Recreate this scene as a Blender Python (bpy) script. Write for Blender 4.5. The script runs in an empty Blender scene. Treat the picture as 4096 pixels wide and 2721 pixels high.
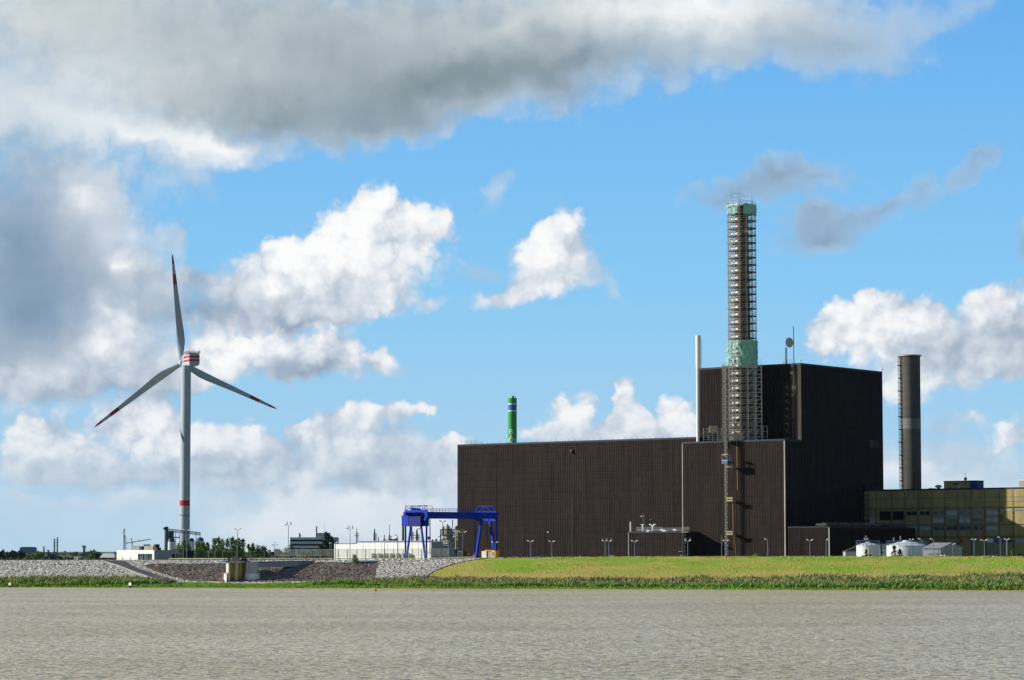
import bpy, bmesh, math, random, os
from mathutils import Vector, Matrix
import numpy as np
sc = bpy.context.scene
col = sc.collection
random.seed(7)
# ---------------------------------------------------------------- camera model (sizes below come from the 4096 x 2721 photograph)
K = 4096 / 2360
F = 10600.0; CX = 2048.0; CY = 1360.5; HC = 8.0
TH = math.atan((2206 - CY) / F); CT = math.cos(TH); ST = math.sin(TH)
def ray(u, v):
    xc = (u - CX) / F; yc = (CY - v) / F
    return Vector((xc, CT - yc * ST, ST + yc * CT))
def angles(u, v):
    d = ray(u, v).normalized()
    return math.degrees(math.atan2(d.x, d.y)), math.degrees(math.asin(d.z))
def XU(u, Y, z=HC):
    return (u - CX) / F * (Y * CT + (z - HC) * ST)
def ZV(v, Y):
    d = ray(CX, v); return HC + d.z * Y / d.y
def lin(c, a=1.0):
    def f(x):
        x /= 255.0
        return x / 12.92 if x <= .04045 else ((x + .055) / 1.055) ** 2.4
    return (f(c[0]), f(c[1]), f(c[2]), a)
SUN_EL = 21.0
SUN_DIR = Vector((-.995, .02, 0)).normalized()       # horizontal direction towards the sun
# Nishita: rotation 0 puts the sun at +Y, positive turns towards +X
SUN_ROT = math.atan2(SUN_DIR.x, SUN_DIR.y)
cam = bpy.data.cameras.new('camera'); camo = bpy.data.objects.new('camera', cam); col.objects.link(camo)
cam.sensor_width = 36; cam.lens = F / 4096 * 36; cam.clip_start = 1; cam.clip_end = 60000
camo.location = (0, 0, HC); camo.rotation_euler = (math.pi / 2 + TH, 0, 0); sc.camera = camo
sc.view_settings.view_transform = 'Standard'; sc.view_settings.look = 'None'; sc.view_settings.gamma = 1; sc.view_settings.exposure = 0
sc.view_settings.use_curve_mapping = False
sun = bpy.data.lights.new('sun', 'SUN'); suno = bpy.data.objects.new('sun', sun); col.objects.link(suno)
sun.energy = 5.0; sun.angle = math.radians(.5); sun.color = (1, .96, .89)
sv = Vector((SUN_DIR.x * math.cos(math.radians(SUN_EL)), SUN_DIR.y * math.cos(math.radians(SUN_EL)), math.sin(math.radians(SUN_EL))))
suno.rotation_euler = sv.to_track_quat('Z', 'Y').to_euler()
# cloud masses: centre x, y, radius x, y (2360-wide photograph), turn, density, brightness, softness
BLOBS = [
 # dark sheet across the top
 (150,40,420,170,0,1.1,.00,.45),(700,110,420,170,0,1.1,-.25,.45),(1250,60,420,170,5,1.1,-.10,.45),(1750,30,330,115,-4,.9,.05,.45),
 (1950,110,190,70,-15,.55,-.2,.5),(1000,190,330,80,10,.6,-.42,.35),(1350,145,280,55,8,.4,-.34,.35),(850,285,230,50,12,.6,-.16,.35),(1780,110,200,40,0,.2,-.15,.2),
 (2080,60,190,50,20,.35,-.05,.4),(2250,20,120,30,20,.3,.0,.4),
 # bright seams in it
 (1600,20,220,60,8,0,.35,0),(1400,10,160,40,0,0,.2,0),(60,240,260,90,0,.6,.18,.4),(330,310,240,34,-8,.5,.30,.3),(500,342,130,30,-15,.5,.26,.2),(1150,60,120,40,20,0,.18,0),
 (230,150,240,80,0,0,.05,0),(620,270,220,60,0,.3,-.25,.15),
 # left side: blue grey mass and the paler bank right of it
 (30,540,190,240,0,1.1,-.52,.5),(60,720,240,110,10,.7,-.34,.4),(235,450,145,88,-30,.95,.08,.35),(420,405,110,50,-20,.55,-.04,.4),(190,440,50,45,0,.1,.25,0),
 (200,565,130,80,0,.7,-.08,.35),(410,550,45,36,0,.45,-.1,.2),(130,640,240,80,0,.5,-.12,.2),(450,365,90,32,-10,.4,.12,.15),
 (300,600,34,20,0,.2,.5,-.2),(250,700,70,34,-30,.3,.42,-.1),(330,640,70,70,0,.5,.05,.1),(240,790,90,50,0,.5,.45,0),
 (450,650,90,45,0,.6,-.12,.1),(470,715,150,34,0,.6,-.25,.1),
 (100,810,190,70,0,.8,-.02,.2),(70,850,150,30,0,.2,.2,0),(150,880,260,60,0,.8,.02,.15),(350,870,160,60,0,.7,.0,.15),(330,770,110,60,0,.5,.0,.2),
 # cloud behind the turbine head
 (480,800,75,55,20,.8,.4,0),(500,850,80,40,0,.5,.25,.1),
 # big cumulus
 (872,470,62,66,0,.85,.5,-.08),(985,505,62,60,0,.85,.38,-.03),(800,560,115,80,25,.95,.5,-.06),(665,590,80,66,0,.85,.5,-.08),(900,600,120,85,20,.85,.30,.03),
 (700,680,150,62,0,.9,.05,.05),(850,690,110,50,0,.7,.08,.1),(690,738,160,20,0,.3,-.35,0),(600,700,60,40,0,.4,.0,.1),(590,610,30,30,0,.2,-.1,.2),
 (1000,690,70,22,15,.5,-.02,.25),
 # the one under it
 (590,800,75,40,0,.85,.4,-.05),(740,800,110,42,0,.9,.32,-.05),(710,850,150,38,0,.7,-.25,.1),(885,825,42,32,0,.75,.25,.05),(940,850,50,18,0,.3,-.1,.3),
 # right hand puff with its tail
 (1285,540,62,58,0,1.0,.45,-.1),(1270,612,76,56,30,.9,.4,0),(1210,575,38,24,20,.6,.3,0),(1210,662,100,38,22,.8,.2,.1),(1130,695,80,26,12,.5,.02,.25),
 (1365,612,56,38,30,.55,-.15,.4),(1150,450,44,46,-30,.62,.0,.5),(1420,660,52,28,-40,.55,-.02,.5),(1110,610,80,34,0,.5,-.15,.5),
 # dark shreds
 (1790,392,130,44,8,.80,-.40,.5),(1660,436,110,30,15,.66,-.38,.5),(1910,412,100,30,-10,.60,-.36,.5),(1870,500,90,60,0,.80,-.44,.42),(1910,552,110,36,0,.66,-.40,.42),(2030,494,110,30,24,.66,-.40,.42),
 (2220,420,90,28,45,.55,-.27,.5),(2260,368,60,30,30,.52,-.27,.5),(2130,435,30,36,0,.55,-.27,.45),(2350,570,44,62,0,.75,-.38,.3),
 # cumulus on the right
 (1930,760,90,62,15,.85,.42,-.1),(2000,720,60,52,0,.85,.42,-.1),(2080,715,75,52,0,.85,.35,-.1),(2160,730,60,48,0,.7,.2,0),(2300,700,48,40,0,.8,.3,0),(2350,760,100,80,0,.9,.0,.1),
 (2230,790,150,50,0,.8,-.02,.1),(2080,810,170,36,0,.7,.1,.1),(2170,868,110,36,0,.65,.12,.1),(2330,840,110,36,0,.65,.05,.12),(2050,870,60,40,0,.5,.15,.1),
 (2235,960,80,34,0,.62,.14,.12),(2330,1005,80,34,30,.7,.30,0),(2200,1045,130,36,0,.5,-.08,.35),(2160,985,60,34,0,.4,-.05,.35),(2300,1090,150,40,0,.6,.0,.3),(2070,1090,110,44,0,.7,.22,.1),(2200,1125,180,26,0,.5,.12,.2),(2080,905,50,46,0,.6,.2,.1),
 # long low bank on the left
 (60,985,85,42,0,.85,.4,-.05),(180,1010,120,50,0,.8,.22,0),(330,975,75,45,0,.85,.42,-.05),(400,1010,80,60,0,.8,.3,0),(510,1010,100,72,0,.85,.3,-.02),(580,1040,70,50,0,.7,.2,0),
 (100,1070,170,30,0,.7,.02,.1),(350,1080,260,28,0,.7,.05,.1),(550,1110,140,30,0,.5,.0,.15),(150,1100,260,20,0,.4,-.05,.2),(260,960,40,20,0,.3,.2,.0),
 (300,1140,130,34,0,.7,.16,.2),(100,1190,160,26,0,.35,-.05,.4),(520,1180,110,44,0,.6,.1,.3),(40,1140,120,30,0,.6,.05,.3),(520,1250,180,26,0,.4,.05,.4),
 (320,1210,420,80,0,.42,.06,.6),(900,1210,320,80,0,.45,.12,.55),(640,660,110,80,0,.5,.30,0),(60,1040,120,50,0,.5,.2,.1),
 (450,235,220,90,0,.6,-.02,.2),(2180,1170,320,60,0,.42,.1,.55),(1950,1050,120,80,0,.4,.1,.4),
 # grey undersides and gaps of blue
 (220,912,330,16,0,-.1,-.26,0),(560,920,90,26,0,-.7,0,0),(300,1108,340,14,0,-.1,-.24,0),(200,960,24,60,30,-.1,-.2,0),(440,960,26,50,0,-.3,-.1,0),(300,1010,22,40,-20,0,-.22,0),(500,1075,140,20,0,0,-.2,0),(660,950,50,60,0,-.5,0,0),(120,1130,200,12,0,-.25,0,0),(900,1110,120,16,-5,0,-.2,0),(760,1110,60,30,0,-.3,-.12,0),(1120,980,80,60,0,-.4,0,0),
 # middle bank
 (690,1000,36,34,0,.8,.42,-.1),(760,990,60,34,10,.7,.0,.1),(820,950,42,28,0,.8,.42,-.1),(900,955,60,30,0,.8,.32,-.05),(970,950,34,24,0,.7,.36,-.05),(800,1020,80,28,10,.6,.32,-.05),
 (860,1040,150,60,0,.8,-.02,.1),(720,1060,100,40,0,.7,.08,.05),(940,1090,140,44,0,.7,.02,.1),(1050,1010,50,20,8,.8,.45,-.05),(1050,1035,60,26,0,.7,.35,0),
 (660,1150,90,50,20,.85,.34,-.02),(800,1160,190,64,20,.75,.1,.1),(840,1150,80,34,35,.5,.36,-.05),(960,1160,130,70,0,.75,.14,.1),(1000,1190,36,22,0,.5,.4,-.05),(640,1215,120,34,0,.65,.16,.15),(800,1225,200,40,0,.7,.05,.2),(1000,1240,160,40,0,.7,.1,.2),
 # towers behind the building
 (1312,942,50,56,0,1.0,.46,-.08),(1420,905,34,50,-8,.95,.46,-.08),(1450,965,66,46,0,.95,.36,-.05),(1560,952,62,50,0,1.0,.46,-.08),(1330,1000,110,32,0,.8,.18,.05),(1500,1000,130,30,0,.8,.18,.05),(1225,1000,60,30,0,.6,.1,.15),(1375,930,18,60,0,-.5,0,0),(1505,930,26,50,0,-.5,0,0),
 (1700,1000,140,60,0,.7,.2,.1),(1150,1120,120,60,0,.6,.05,.2),
]
# ---------------------------------------------------------------- sky
class NT:
    def __init__(s, nt): s.N = nt.nodes; s.L = nt.links; s.N.clear()
    def nd(s, t, **k):
        n = s.N.new(t)
        for a, b in k.items(): setattr(n, a, b)
        return n
    def put(s, sock, v):
        if isinstance(v, bpy.types.NodeSocket): s.L.new(v, sock)
        else: sock.default_value = v
    def m(s, op, a, b=None, c=None):
        n = s.nd('ShaderNodeMath', operation=op); s.put(n.inputs[0], a)
        if b is not None: s.put(n.inputs[1], b)
        if c is not None: s.put(n.inputs[2], c)
        return n.outputs[0]
    def vm(s, op, a, b=None, c=None):
        n = s.nd('ShaderNodeVectorMath', operation=op); s.put(n.inputs[0], a)
        if b is not None: s.put(n.inputs['Scale'] if op == 'SCALE' else n.inputs[1], b)
        if c is not None: s.put(n.inputs[2], c)
        return n.outputs['Value'] if op in ('LENGTH', 'DOT_PRODUCT') else n.outputs[0]
    def noise(s, vec, scale, detail, rough=.55, dim='3D'):
        n = s.nd('ShaderNodeTexNoise', noise_dimensions=dim); s.put(n.inputs['Vector'], vec)
        n.inputs['Scale'].default_value = scale; n.inputs['Detail'].default_value = detail
        n.inputs['Roughness'].default_value = rough
        return n
    def ss(s, x, a, b, lo=0.0, hi=1.0, kind='SMOOTHSTEP'):
        n = s.nd('ShaderNodeMapRange', interpolation_type=kind)
        for i, q in enumerate((x, a, b, lo, hi)): s.put(n.inputs[i], q)
        return n.outputs[0]
    def mixc(s, f, a, b, mode='MIX'):
        n = s.nd('ShaderNodeMix', data_type='RGBA', blend_type=mode)
        s.put(n.inputs[0], f); s.put(n.inputs[6], a); s.put(n.inputs[7], b)
        return n.outputs[2]
    def ramp(s, fac, stops, sc_=1.0):
        cr = s.nd('ShaderNodeValToRGB'); s.put(cr.inputs[0], fac); els = cr.color_ramp.elements
        while len(els) < len(stops): els.new(.5)
        for e_, (ps, c) in zip(els, stops):
            e_.position = ps; q = lin(c); e_.color = (q[0] * sc_, q[1] * sc_, q[2] * sc_, 1)
        return cr.outputs[0]
STR = .10
CLOUD = [(0.0, (122, 148, 176)), (.22, (146, 167, 190)), (.45, (174, 188, 204)), (.68, (208, 217, 228)), (.86, (240, 243, 246)), (1.0, (254, 254, 254))]
CLEAR = [(0.0, (184, 214, 234)), (.12, (170, 211, 238)), (.35, (139, 202, 244)), (.6, (117, 186, 242)), (.85, (95, 166, 235)), (1.0, (84, 150, 227))]
CLOUD2 = [(0.0, (118, 134, 144)), (.22, (142, 157, 165)), (.45, (174, 186, 193)), (.68, (206, 214, 218)), (.86, (234, 238, 238)), (1.0, (250, 251, 250))]
def sky_nodes(nt, d, blobs, border, top=True):
    """blobs None: the open sky all round; otherwise one cell of the mapped part"""
    t = NT.__new__(NT); t.N = nt.nodes; t.L = nt.links
    m, vm, ss, noise, mixc = t.m, t.vm, t.ss, t.noise, t.mixc
    sep = t.nd('ShaderNodeSeparateXYZ'); t.L.new(d, sep.inputs[0]); dx, dy, dz = sep.outputs
    az = m('MULTIPLY', m('ARCTAN2', dx, dy), 57.29578)
    el = m('MULTIPLY', m('ARCSINE', dz), 57.29578)
    cmb = t.nd('ShaderNodeCombineXYZ'); t.L.new(az, cmb.inputs[0]); t.L.new(el, cmb.inputs[1]); p0 = cmb.outputs[0]
    half = (.5, .5, .5)
    n1 = noise(p0, .5, 2); n2 = noise(p0, 1.7, 5, .53)
    w1 = vm('MULTIPLY', vm('SUBTRACT', n1.outputs['Color'], half), (1.3, .9, 0))
    w2 = vm('MULTIPLY', vm('SUBTRACT', n2.outputs['Color'], half), (.8, .7, 0))
    pw = vm('ADD', p0, vm('ADD', w1, w2))
    # relief of the cloud bodies: the same noise read a step towards the sun and subtracted
    nf = noise(p0, .8, 6, .5); nf2 = noise(vm('ADD', p0, (-.18, .16, 0)), .8, 6, .5)
    emb = m('SUBTRACT', nf.outputs[0], nf2.outputs[0])
    vo = t.nd('ShaderNodeTexVoronoi', voronoi_dimensions='2D', feature='F1')
    t.L.new(vm('ADD', p0, vm('SCALE', w2, .8)), vo.inputs['Vector']); vo.inputs['Scale'].default_value = 1.5
    vo.inputs['Detail'].default_value = 2.0; vo.inputs['Roughness'].default_value = .55
    puff = m('SUBTRACT', m('POWER', vo.outputs['Distance'], 1.5), .25)
    inv = 1.0 / STR
    gr = t.ramp(ss(el, 0, 16, 0, 1, 'LINEAR'), CLEAR, inv)
    if blobs is None:
        sky = t.nd('ShaderNodeTexSky', sky_type='NISHITA', sun_disc=False)
        sky.sun_elevation = math.radians(SUN_EL); sky.sun_rotation = SUN_ROT
        sky.air_density = 1.0; sky.dust_density = .3; sky.ozone_density = 2.0
        clear = mixc(m('SUBTRACT', .88, m('MULTIPLY', ss(el, 16, 50), .5)), sky.outputs[0], gr)
    else: clear = gr
    D = B = S = 0.0
    if blobs is not None:
        acc = None
        for (x, y, rx, ry, rot, dd, bb, so) in blobs:
            a, e = angles(x * K, y * K)
            # the tiny term makes each mass wait for the one before, which keeps the shader inside its stack
            src = pw if acc is None else vm('MULTIPLY_ADD', acc, (1e-12, 1e-12, 0), pw)
            mp = t.nd('ShaderNodeMapping', vector_type='TEXTURE'); t.put(mp.inputs[0], src)
            mp.inputs[1].default_value = (a, e, 0); mp.inputs[2].default_value = (0, 0, math.radians(rot))
            mp.inputs[3].default_value = (rx * .00938 / .5, ry * .00938 / .5, 1)
            g = m('MAXIMUM', m('SUBTRACT', 1.0, vm('LENGTH', mp.outputs[0])), 0.0)
            t_ = vm('SCALE', (dd * 1.2, bb, so), m('MULTIPLY', g, g))
            acc = t_ if acc is None else vm('ADD', acc, t_)
        if acc is not None:
            s_ = t.nd('ShaderNodeSeparateXYZ'); t.L.new(acc, s_.inputs[0]); D, B, S = s_.outputs
    if border:
        nb = noise(vm('MULTIPLY', d, (1, 1, 2.2)), 3.2, 6, .58)
        outm = m('MAXIMUM', ss(m('ABSOLUTE', az), 12, 14), ss(el, 13, 15)) if blobs is not None else 1.0
        oD = m('MULTIPLY', ss(nb.outputs[0], .44, .62, 0, .7), ss(el, -.3, 3)); oB = ss(nb.outputs[0], .5, .75, .25, -.3)
        D = m('ADD', D, m('MULTIPLY', oD, outm)); B = m('ADD', B, m('MULTIPLY', oB, outm))
    soft = m('MAXIMUM', m('SUBTRACT', 1.0, m('MULTIPLY', m('MAXIMUM', S, 0.0), 2.0)), .12)
    width = m('MAXIMUM', m('ADD', .10, m('MULTIPLY', S, .6)), .05)
    dn = m('ADD', D, m('MULTIPLY', m('SUBTRACT', n2.outputs[0], .5), m('MULTIPLY', soft, .24)))
    dn = m('SUBTRACT', dn, m('MULTIPLY', m('MULTIPLY', puff, soft), .26))
    alpha = ss(dn, m('SUBTRACT', .25, width), m('ADD', .25, m('MULTIPLY', width, 2.9)))
    br = m('ADD', m('ADD', .70, B), m('MULTIPLY', emb, m('MULTIPLY', soft, ss(el, 4, 6, 1.5, .95))))
    br = m('SUBTRACT', br, m('MULTIPLY', m('MULTIPLY', puff, soft), .27))
    br = m('ADD', br, m('MULTIPLY', m('SUBTRACT', n1.outputs[0], .5), .22))
    br = m('SUBTRACT', br, m('MULTIPLY', soft, ss(dn, .5, 1.3, 0, .14)))
    low = ss(el, 4.4, .0, 0, .52)
    ccol = t.ramp(br, CLOUD, inv)
    if top: ccol = mixc(ss(el, 7.6, 9.2), ccol, t.ramp(br, CLOUD2, inv))
    ccol = mixc(low, ccol, tuple(inv * q for q in lin((192, 212, 229))[:3]) + (1,))
    c = mixc(alpha, clear, ccol)
    if blobs is None:      # sky out of view dimmed in its colour to deepen the shaded faces
        k = m('MAXIMUM', ss(m('ABSOLUTE', az), 15, 45), ss(el, 16, 40)); k = m('SUBTRACT', 1.0, m('MULTIPLY', k, .55))
        kc = t.nd('ShaderNodeCombineXYZ'); [t.L.new(k, kc.inputs[i]) for i in range(3)]
        c = mixc(1.0, c, kc.outputs[0], 'MULTIPLY')
    return c
def make_world():
    w = bpy.data.worlds.new("World"); sc.world = w; w.use_nodes = True
    t = NT(w.node_tree)
    geo = t.nd('ShaderNodeTexCoord')
    c = sky_nodes(w.node_tree, geo.outputs['Generated'], None, True)
    bg = t.nd('ShaderNodeBackground'); t.L.new(c, bg.inputs[0]); bg.inputs[1].default_value = STR
    out = t.nd('ShaderNodeOutputWorld'); t.L.new(bg.outputs[0], out.inputs[0])
    w.cycles.sampling_method = 'MANUAL'; w.cycles.sample_map_resolution = 512
    # the part of the sky over the river bank, where the cloud masses stand where the photograph has them
    AZ = [-14, -11, -9, -7.5, -6, -4.5, -3, -1, 1, 3, 5, 7.5, 10, 14]; EL = [-1.2, 1.6, 2.8, 4.0, 5.4, 7.2, 10, 15]
    R = 45000.0; verts = []; faces = []; mi = []; mats = []; idx = {}
    def vtx(a, e):
        k = (round(a, 4), round(e, 4))
        if k not in idx:
            idx[k] = len(verts); ar, er = math.radians(a), math.radians(e)
            verts.append((R * math.cos(er) * math.sin(ar), R * math.cos(er) * math.cos(ar), R * math.sin(er)))
        return idx[k]
    for i in range(len(AZ) - 1):
        for j in range(len(EL) - 1):
            sel = []
            for b in BLOBS:
                a, e = angles(b[0] * K, b[1] * K); r = math.radians(b[4]); rx = b[2] * .01876; ry = b[3] * .01876
                ex = math.hypot(rx * math.cos(r), ry * math.sin(r)) + .75; ey = math.hypot(rx * math.sin(r), ry * math.cos(r)) + .6
                if a + ex > AZ[i] and a - ex < AZ[i + 1] and e + ey > EL[j] and e - ey < EL[j + 1]: sel.append(b)
            mt = bpy.data.materials.new('sky'); mt.use_nodes = True; q = NT(mt.node_tree)
            g = q.nd('ShaderNodeNewGeometry'); dn = q.vm('NORMALIZE', g.outputs['Position'])
            c = sky_nodes(mt.node_tree, dn, sel, i in (0, len(AZ) - 2) or j == len(EL) - 2, EL[j + 1] > 7.3)
            em = q.nd('ShaderNodeEmission'); q.L.new(c, em.inputs[0]); em.inputs[1].default_value = STR
            o = q.nd('ShaderNodeOutputMaterial'); q.L.new(em.outputs[0], o.inputs[0])
            mt.cycles.emission_sampling = 'NONE'
            mats.append(mt); n = 3
            for p in range(n):
                for r_ in range(n):
                    a0 = AZ[i] + (AZ[i + 1] - AZ[i]) * p / n; a1 = AZ[i] + (AZ[i + 1] - AZ[i]) * (p + 1) / n
                    e0 = EL[j] + (EL[j + 1] - EL[j]) * r_ / n; e1 = EL[j] + (EL[j + 1] - EL[j]) * (r_ + 1) / n
                    faces.append((vtx(a0, e0), vtx(a0, e1), vtx(a1, e1), vtx(a1, e0))); mi.append(len(mats) - 1)
    me = bpy.data.meshes.new('sky'); me.from_pydata(verts, [], faces)
    for mt in mats: me.materials.append(mt)
    me.polygons.foreach_set('material_index', mi)
    ob = bpy.data.objects.new('sky', me); col.objects.link(ob); ob['kind'] = 'structure'
# ---------------------------------------------------------------- helpers
UP = Vector((0, 0, 1))
E1 = Vector((.788, -.616, 0)).normalized()   # along the river front of the plant: to the right and nearer
E2 = Vector((.616, .788, 0)).normalized()    # away from the river
def V(*a): return Vector(a)
class MB:
    def __init__(s): s.v = []; s.f = []; s.mi = []; s.cur = 0
    def add(s, vs, fs):
        o = len(s.v); s.v += [tuple(p) for p in vs]
        for f in fs: s.f.append(tuple(o + i for i in f)); s.mi.append(s.cur)
        return s
    def obox(s, o, a, b, c):
        o, a, b, c = Vector(o), Vector(a), Vector(b), Vector(c)
        if a.cross(b).dot(c) < 0: a, b = b, a
        return s.add([o, o + a, o + a + b, o + b, o + c, o + a + c, o + a + b + c, o + b + c],
                     [(0, 3, 2, 1), (4, 5, 6, 7), (0, 1, 5, 4), (1, 2, 6, 5), (2, 3, 7, 6), (3, 0, 4, 7)])
    def box(s, c, sx, sy, sz, d1=None, d2=None):
        """centre of the base, sizes along d1, d2 and up"""
        d1 = d1 or V(1, 0, 0); d2 = d2 or UP.cross(d1)
        return s.obox(Vector(c) - d1 * sx / 2 - d2 * sy / 2, d1 * sx, d2 * sy, UP * sz)
    def bar(s, p, q, w, h=None):
        p, q = Vector(p), Vector(q); d = q - p
        if d.length < 1e-6: return s
        h = h or w; a = d.cross(UP); a = a.normalized() if a.length > 1e-4 * d.length else V(1, 0, 0)
        b = d.cross(a).normalized()
        return s.obox(p - a * w / 2 - b * h / 2, a * w, b * h, d)
    def prism(s, pts, z0, z1):
        n = len(pts); ar = sum(pts[i][0] * pts[(i + 1) % n][1] - pts[(i + 1) % n][0] * pts[i][1] for i in range(n))
        if ar < 0: pts = pts[::-1]
        vs = [(p[0], p[1], z0) for p in pts] + [(p[0], p[1], z1) for p in pts]
        return s.add(vs, [tuple(range(n - 1, -1, -1)), tuple(range(n, 2 * n))] + [(i, (i + 1) % n, n + (i + 1) % n, n + i) for i in range(n)])
    def tube(s, p, q, r0, r1=None, n=8, caps=True):
        p, q = Vector(p), Vector(q); d = (q - p).normalized(); r1 = r0 if r1 is None else r1
        a = d.cross(UP); a = a.normalized() if a.length > 1e-3 else V(1, 0, 0); b = d.cross(a)
        vs = []
        for (c, r) in ((p, r0), (q, r1)):
            vs += [c + (a * math.cos(2 * math.pi * i / n) + b * math.sin(2 * math.pi * i / n)) * r for i in range(n)]
        fs = [(i, n + i, n + (i + 1) % n, (i + 1) % n) for i in range(n)]
        if caps: fs += [tuple(range(n)), tuple(range(2 * n - 1, n - 1, -1))]
        return s.add(vs, fs)
    def lathe(s, c, prof, n=32):
        c = Vector(c); vs = []; fs = []
        for (r, z) in prof:
            vs += [c + V(r * math.cos(2 * math.pi * i / n), r * math.sin(2 * math.pi * i / n), z) for i in range(n)]
        for k in range(len(prof) - 1):
            fs += [(k * n + i, k * n + (i + 1) % n, (k + 1) * n + (i + 1) % n, (k + 1) * n + i) for i in range(n)]
        fs += [tuple(range(n - 1, -1, -1)), tuple(range((len(prof) - 1) * n, len(prof) * n))]
        return s.add(vs, fs)
    def ell(s, c, a, b, d, n=10, m_=6):
        """ellipsoid with half-axis vectors a, b, d"""
        c, a, b, d = Vector(c), Vector(a), Vector(b), Vector(d); vs = [c - d]; fs = []
        for j in range(1, m_):
            t = -math.pi / 2 + math.pi * j / m_
            vs += [c + (a * math.cos(2 * math.pi * i / n) + b * math.sin(2 * math.pi * i / n)) * math.cos(t) + d * math.sin(t) for i in range(n)]
        vs.append(c + d); e = len(vs) - 1
        fs += [(0, 1 + (i + 1) % n, 1 + i) for i in range(n)]
        for j in range(m_ - 2):
            o = 1 + j * n; fs += [(o + i, o + (i + 1) % n, o + n + (i + 1) % n, o + n + i) for i in range(n)]
        o = 1 + (m_ - 2) * n; fs += [(o + i, o + (i + 1) % n, e) for i in range(n)]
        return s.add(vs, fs)
    def ring(s, c, r0, r1, z0, z1, n=24, a0=0.0, a1=360.0):
        """flat deck ring (or a piece of one)"""
        full = abs(a1 - a0) >= 360; k = n if full else n + 1; c = Vector(c); vs = []
        for i in range(k):
            t = math.radians(a0 + (a1 - a0) * i / n); dd = V(math.cos(t), math.sin(t), 0)
            vs += [c + dd * r0 + UP * z0, c + dd * r1 + UP * z0, c + dd * r1 + UP * z1, c + dd * r0 + UP * z1]
        fs = []
        for i in range(n):
            a = i * 4; b = ((i + 1) % k) * 4
            fs += [(a, a + 1, b + 1, b), (a + 1, a + 2, b + 2, b + 1), (a + 2, a + 3, b + 3, b + 2), (a + 3, a, b, b + 3)]
        if not full: fs += [(0, 3, 2, 1), tuple(4 * n + q for q in (0, 1, 2, 3))]
        return s.add(vs, fs)
ORG = {}
def mesh_obj(name, mb, mats, parent=None, loc=None, label=None, smooth=False):
    o3 = ORG[parent.name] if parent is not None else Vector(loc or (0, 0, 0))
    me = bpy.data.meshes.new(name)
    me.from_pydata([(p[0] - o3.x, p[1] - o3.y, p[2] - o3.z) for p in mb.v], [], mb.f)
    mats = mats if isinstance(mats, (list, tuple)) else [mats]
    for q in mats: me.materials.append(q)
    if len(mats) > 1: me.polygons.foreach_set('material_index', mb.mi)
    if smooth:
        me.polygons.foreach_set('use_smooth', [True] * len(me.polygons))
        if smooth != 'all':
            me.set_sharp_from_angle(angle=math.radians(38))
    me.update()
    ob = bpy.data.objects.new(name, me); col.objects.link(ob)
    if parent is not None: ob.parent = parent
    else: ob.location = o3
    ORG[ob.name] = o3
    if label: ob['label'] = label
    return ob
def tag(o, label, cat, group=None):
    o['label'] = label; o['category'] = cat
    if 'kind' not in o: o['kind'] = 'thing'
    if group: o['group'] = group
    return o
def thing(name, label, cat, loc, group=None):
    o = bpy.data.objects.new(name, None); col.objects.link(o); o.location = loc; o.empty_display_size = .5
    ORG[o.name] = Vector(loc); return tag(o, label, cat, group)
def part(parent, name, mb, mats, label=None, smooth=False): return mesh_obj(name, mb, mats, parent, None, label, smooth)
def single(name, mb, mats, label, cat, loc, group=None, smooth=False):
    return tag(mesh_obj(name, mb, mats, None, loc, None, smooth), label, cat, group)
def dup(root, loc, label, rotz=0.0, scale=None, group=None):
    r = root.copy(); col.objects.link(r); r.location = loc; r.rotation_euler = (0, 0, rotz); r['label'] = label
    if scale: r.scale = (scale,) * 3 if not hasattr(scale, '__len__') else scale
    if group: r['group'] = group
    for ch in list(root.children):
        c = ch.copy(); col.objects.link(c); c.parent = r
        for g in list(ch.children):
            e = g.copy(); col.objects.link(e); e.parent = c
    return r
ORD = ['first', 'second', 'third', 'fourth', 'fifth', 'sixth', 'seventh', 'eighth', 'ninth', 'tenth', 'eleventh', 'twelfth', 'thirteenth', 'fourteenth', 'fifteenth', 'sixteenth', 'seventeenth', 'eighteenth', 'nineteenth', 'twentieth']
# ---------------------------------------------------------------- materials
def pmat(name, c, rough=.7, var=0.0, vs=.5, c2=None, metal=0.0, bump=0.0, bs=3.0, spec=.3, streak=False, thr=(.35, .65), det=5):
    """base colour in real-world sRGB 0..255; var mixes towards c2 (or a darker c) by noise"""
    mt = bpy.data.materials.new(name); mt.use_nodes = True; nt = mt.node_tree; t = NT(nt)
    b = t.nd('ShaderNodeBsdfPrincipled'); o = t.nd('ShaderNodeOutputMaterial'); t.L.new(b.outputs[0], o.inputs[0])
    b.inputs['Roughness'].default_value = rough; b.inputs['Metallic'].default_value = metal
    b.inputs['Specular IOR Level'].default_value = spec
    A = lin(c); b.inputs['Base Color'].default_value = A
    g = t.nd('ShaderNodeNewGeometry'); P = g.outputs['Position']
    if var:
        B_ = lin(c2) if c2 else tuple(q * (1 - var) for q in A[:3]) + (1,)
        pv = t.vm('MULTIPLY', P, (1, 1, .18)) if streak else P
        n = t.noise(pv, vs, det, .6)
        f = t.ss(n.outputs[0], thr[0], thr[1], 0, 1 if c2 is None else var)
        b.inputs['Base Color'].default_value = A
        t.L.new(t.mixc(f, A, B_), b.inputs['Base Color'])
    if bump:
        n = t.noise(P, bs, 4, .6); bp = t.nd('ShaderNodeBump'); bp.inputs['Strength'].default_value = bump
        t.L.new(n.outputs[0], bp.inputs['Height']); bp.inputs['Distance'].default_value = .3; t.L.new(bp.outputs[0], b.inputs['Normal'])
    return mt
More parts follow.
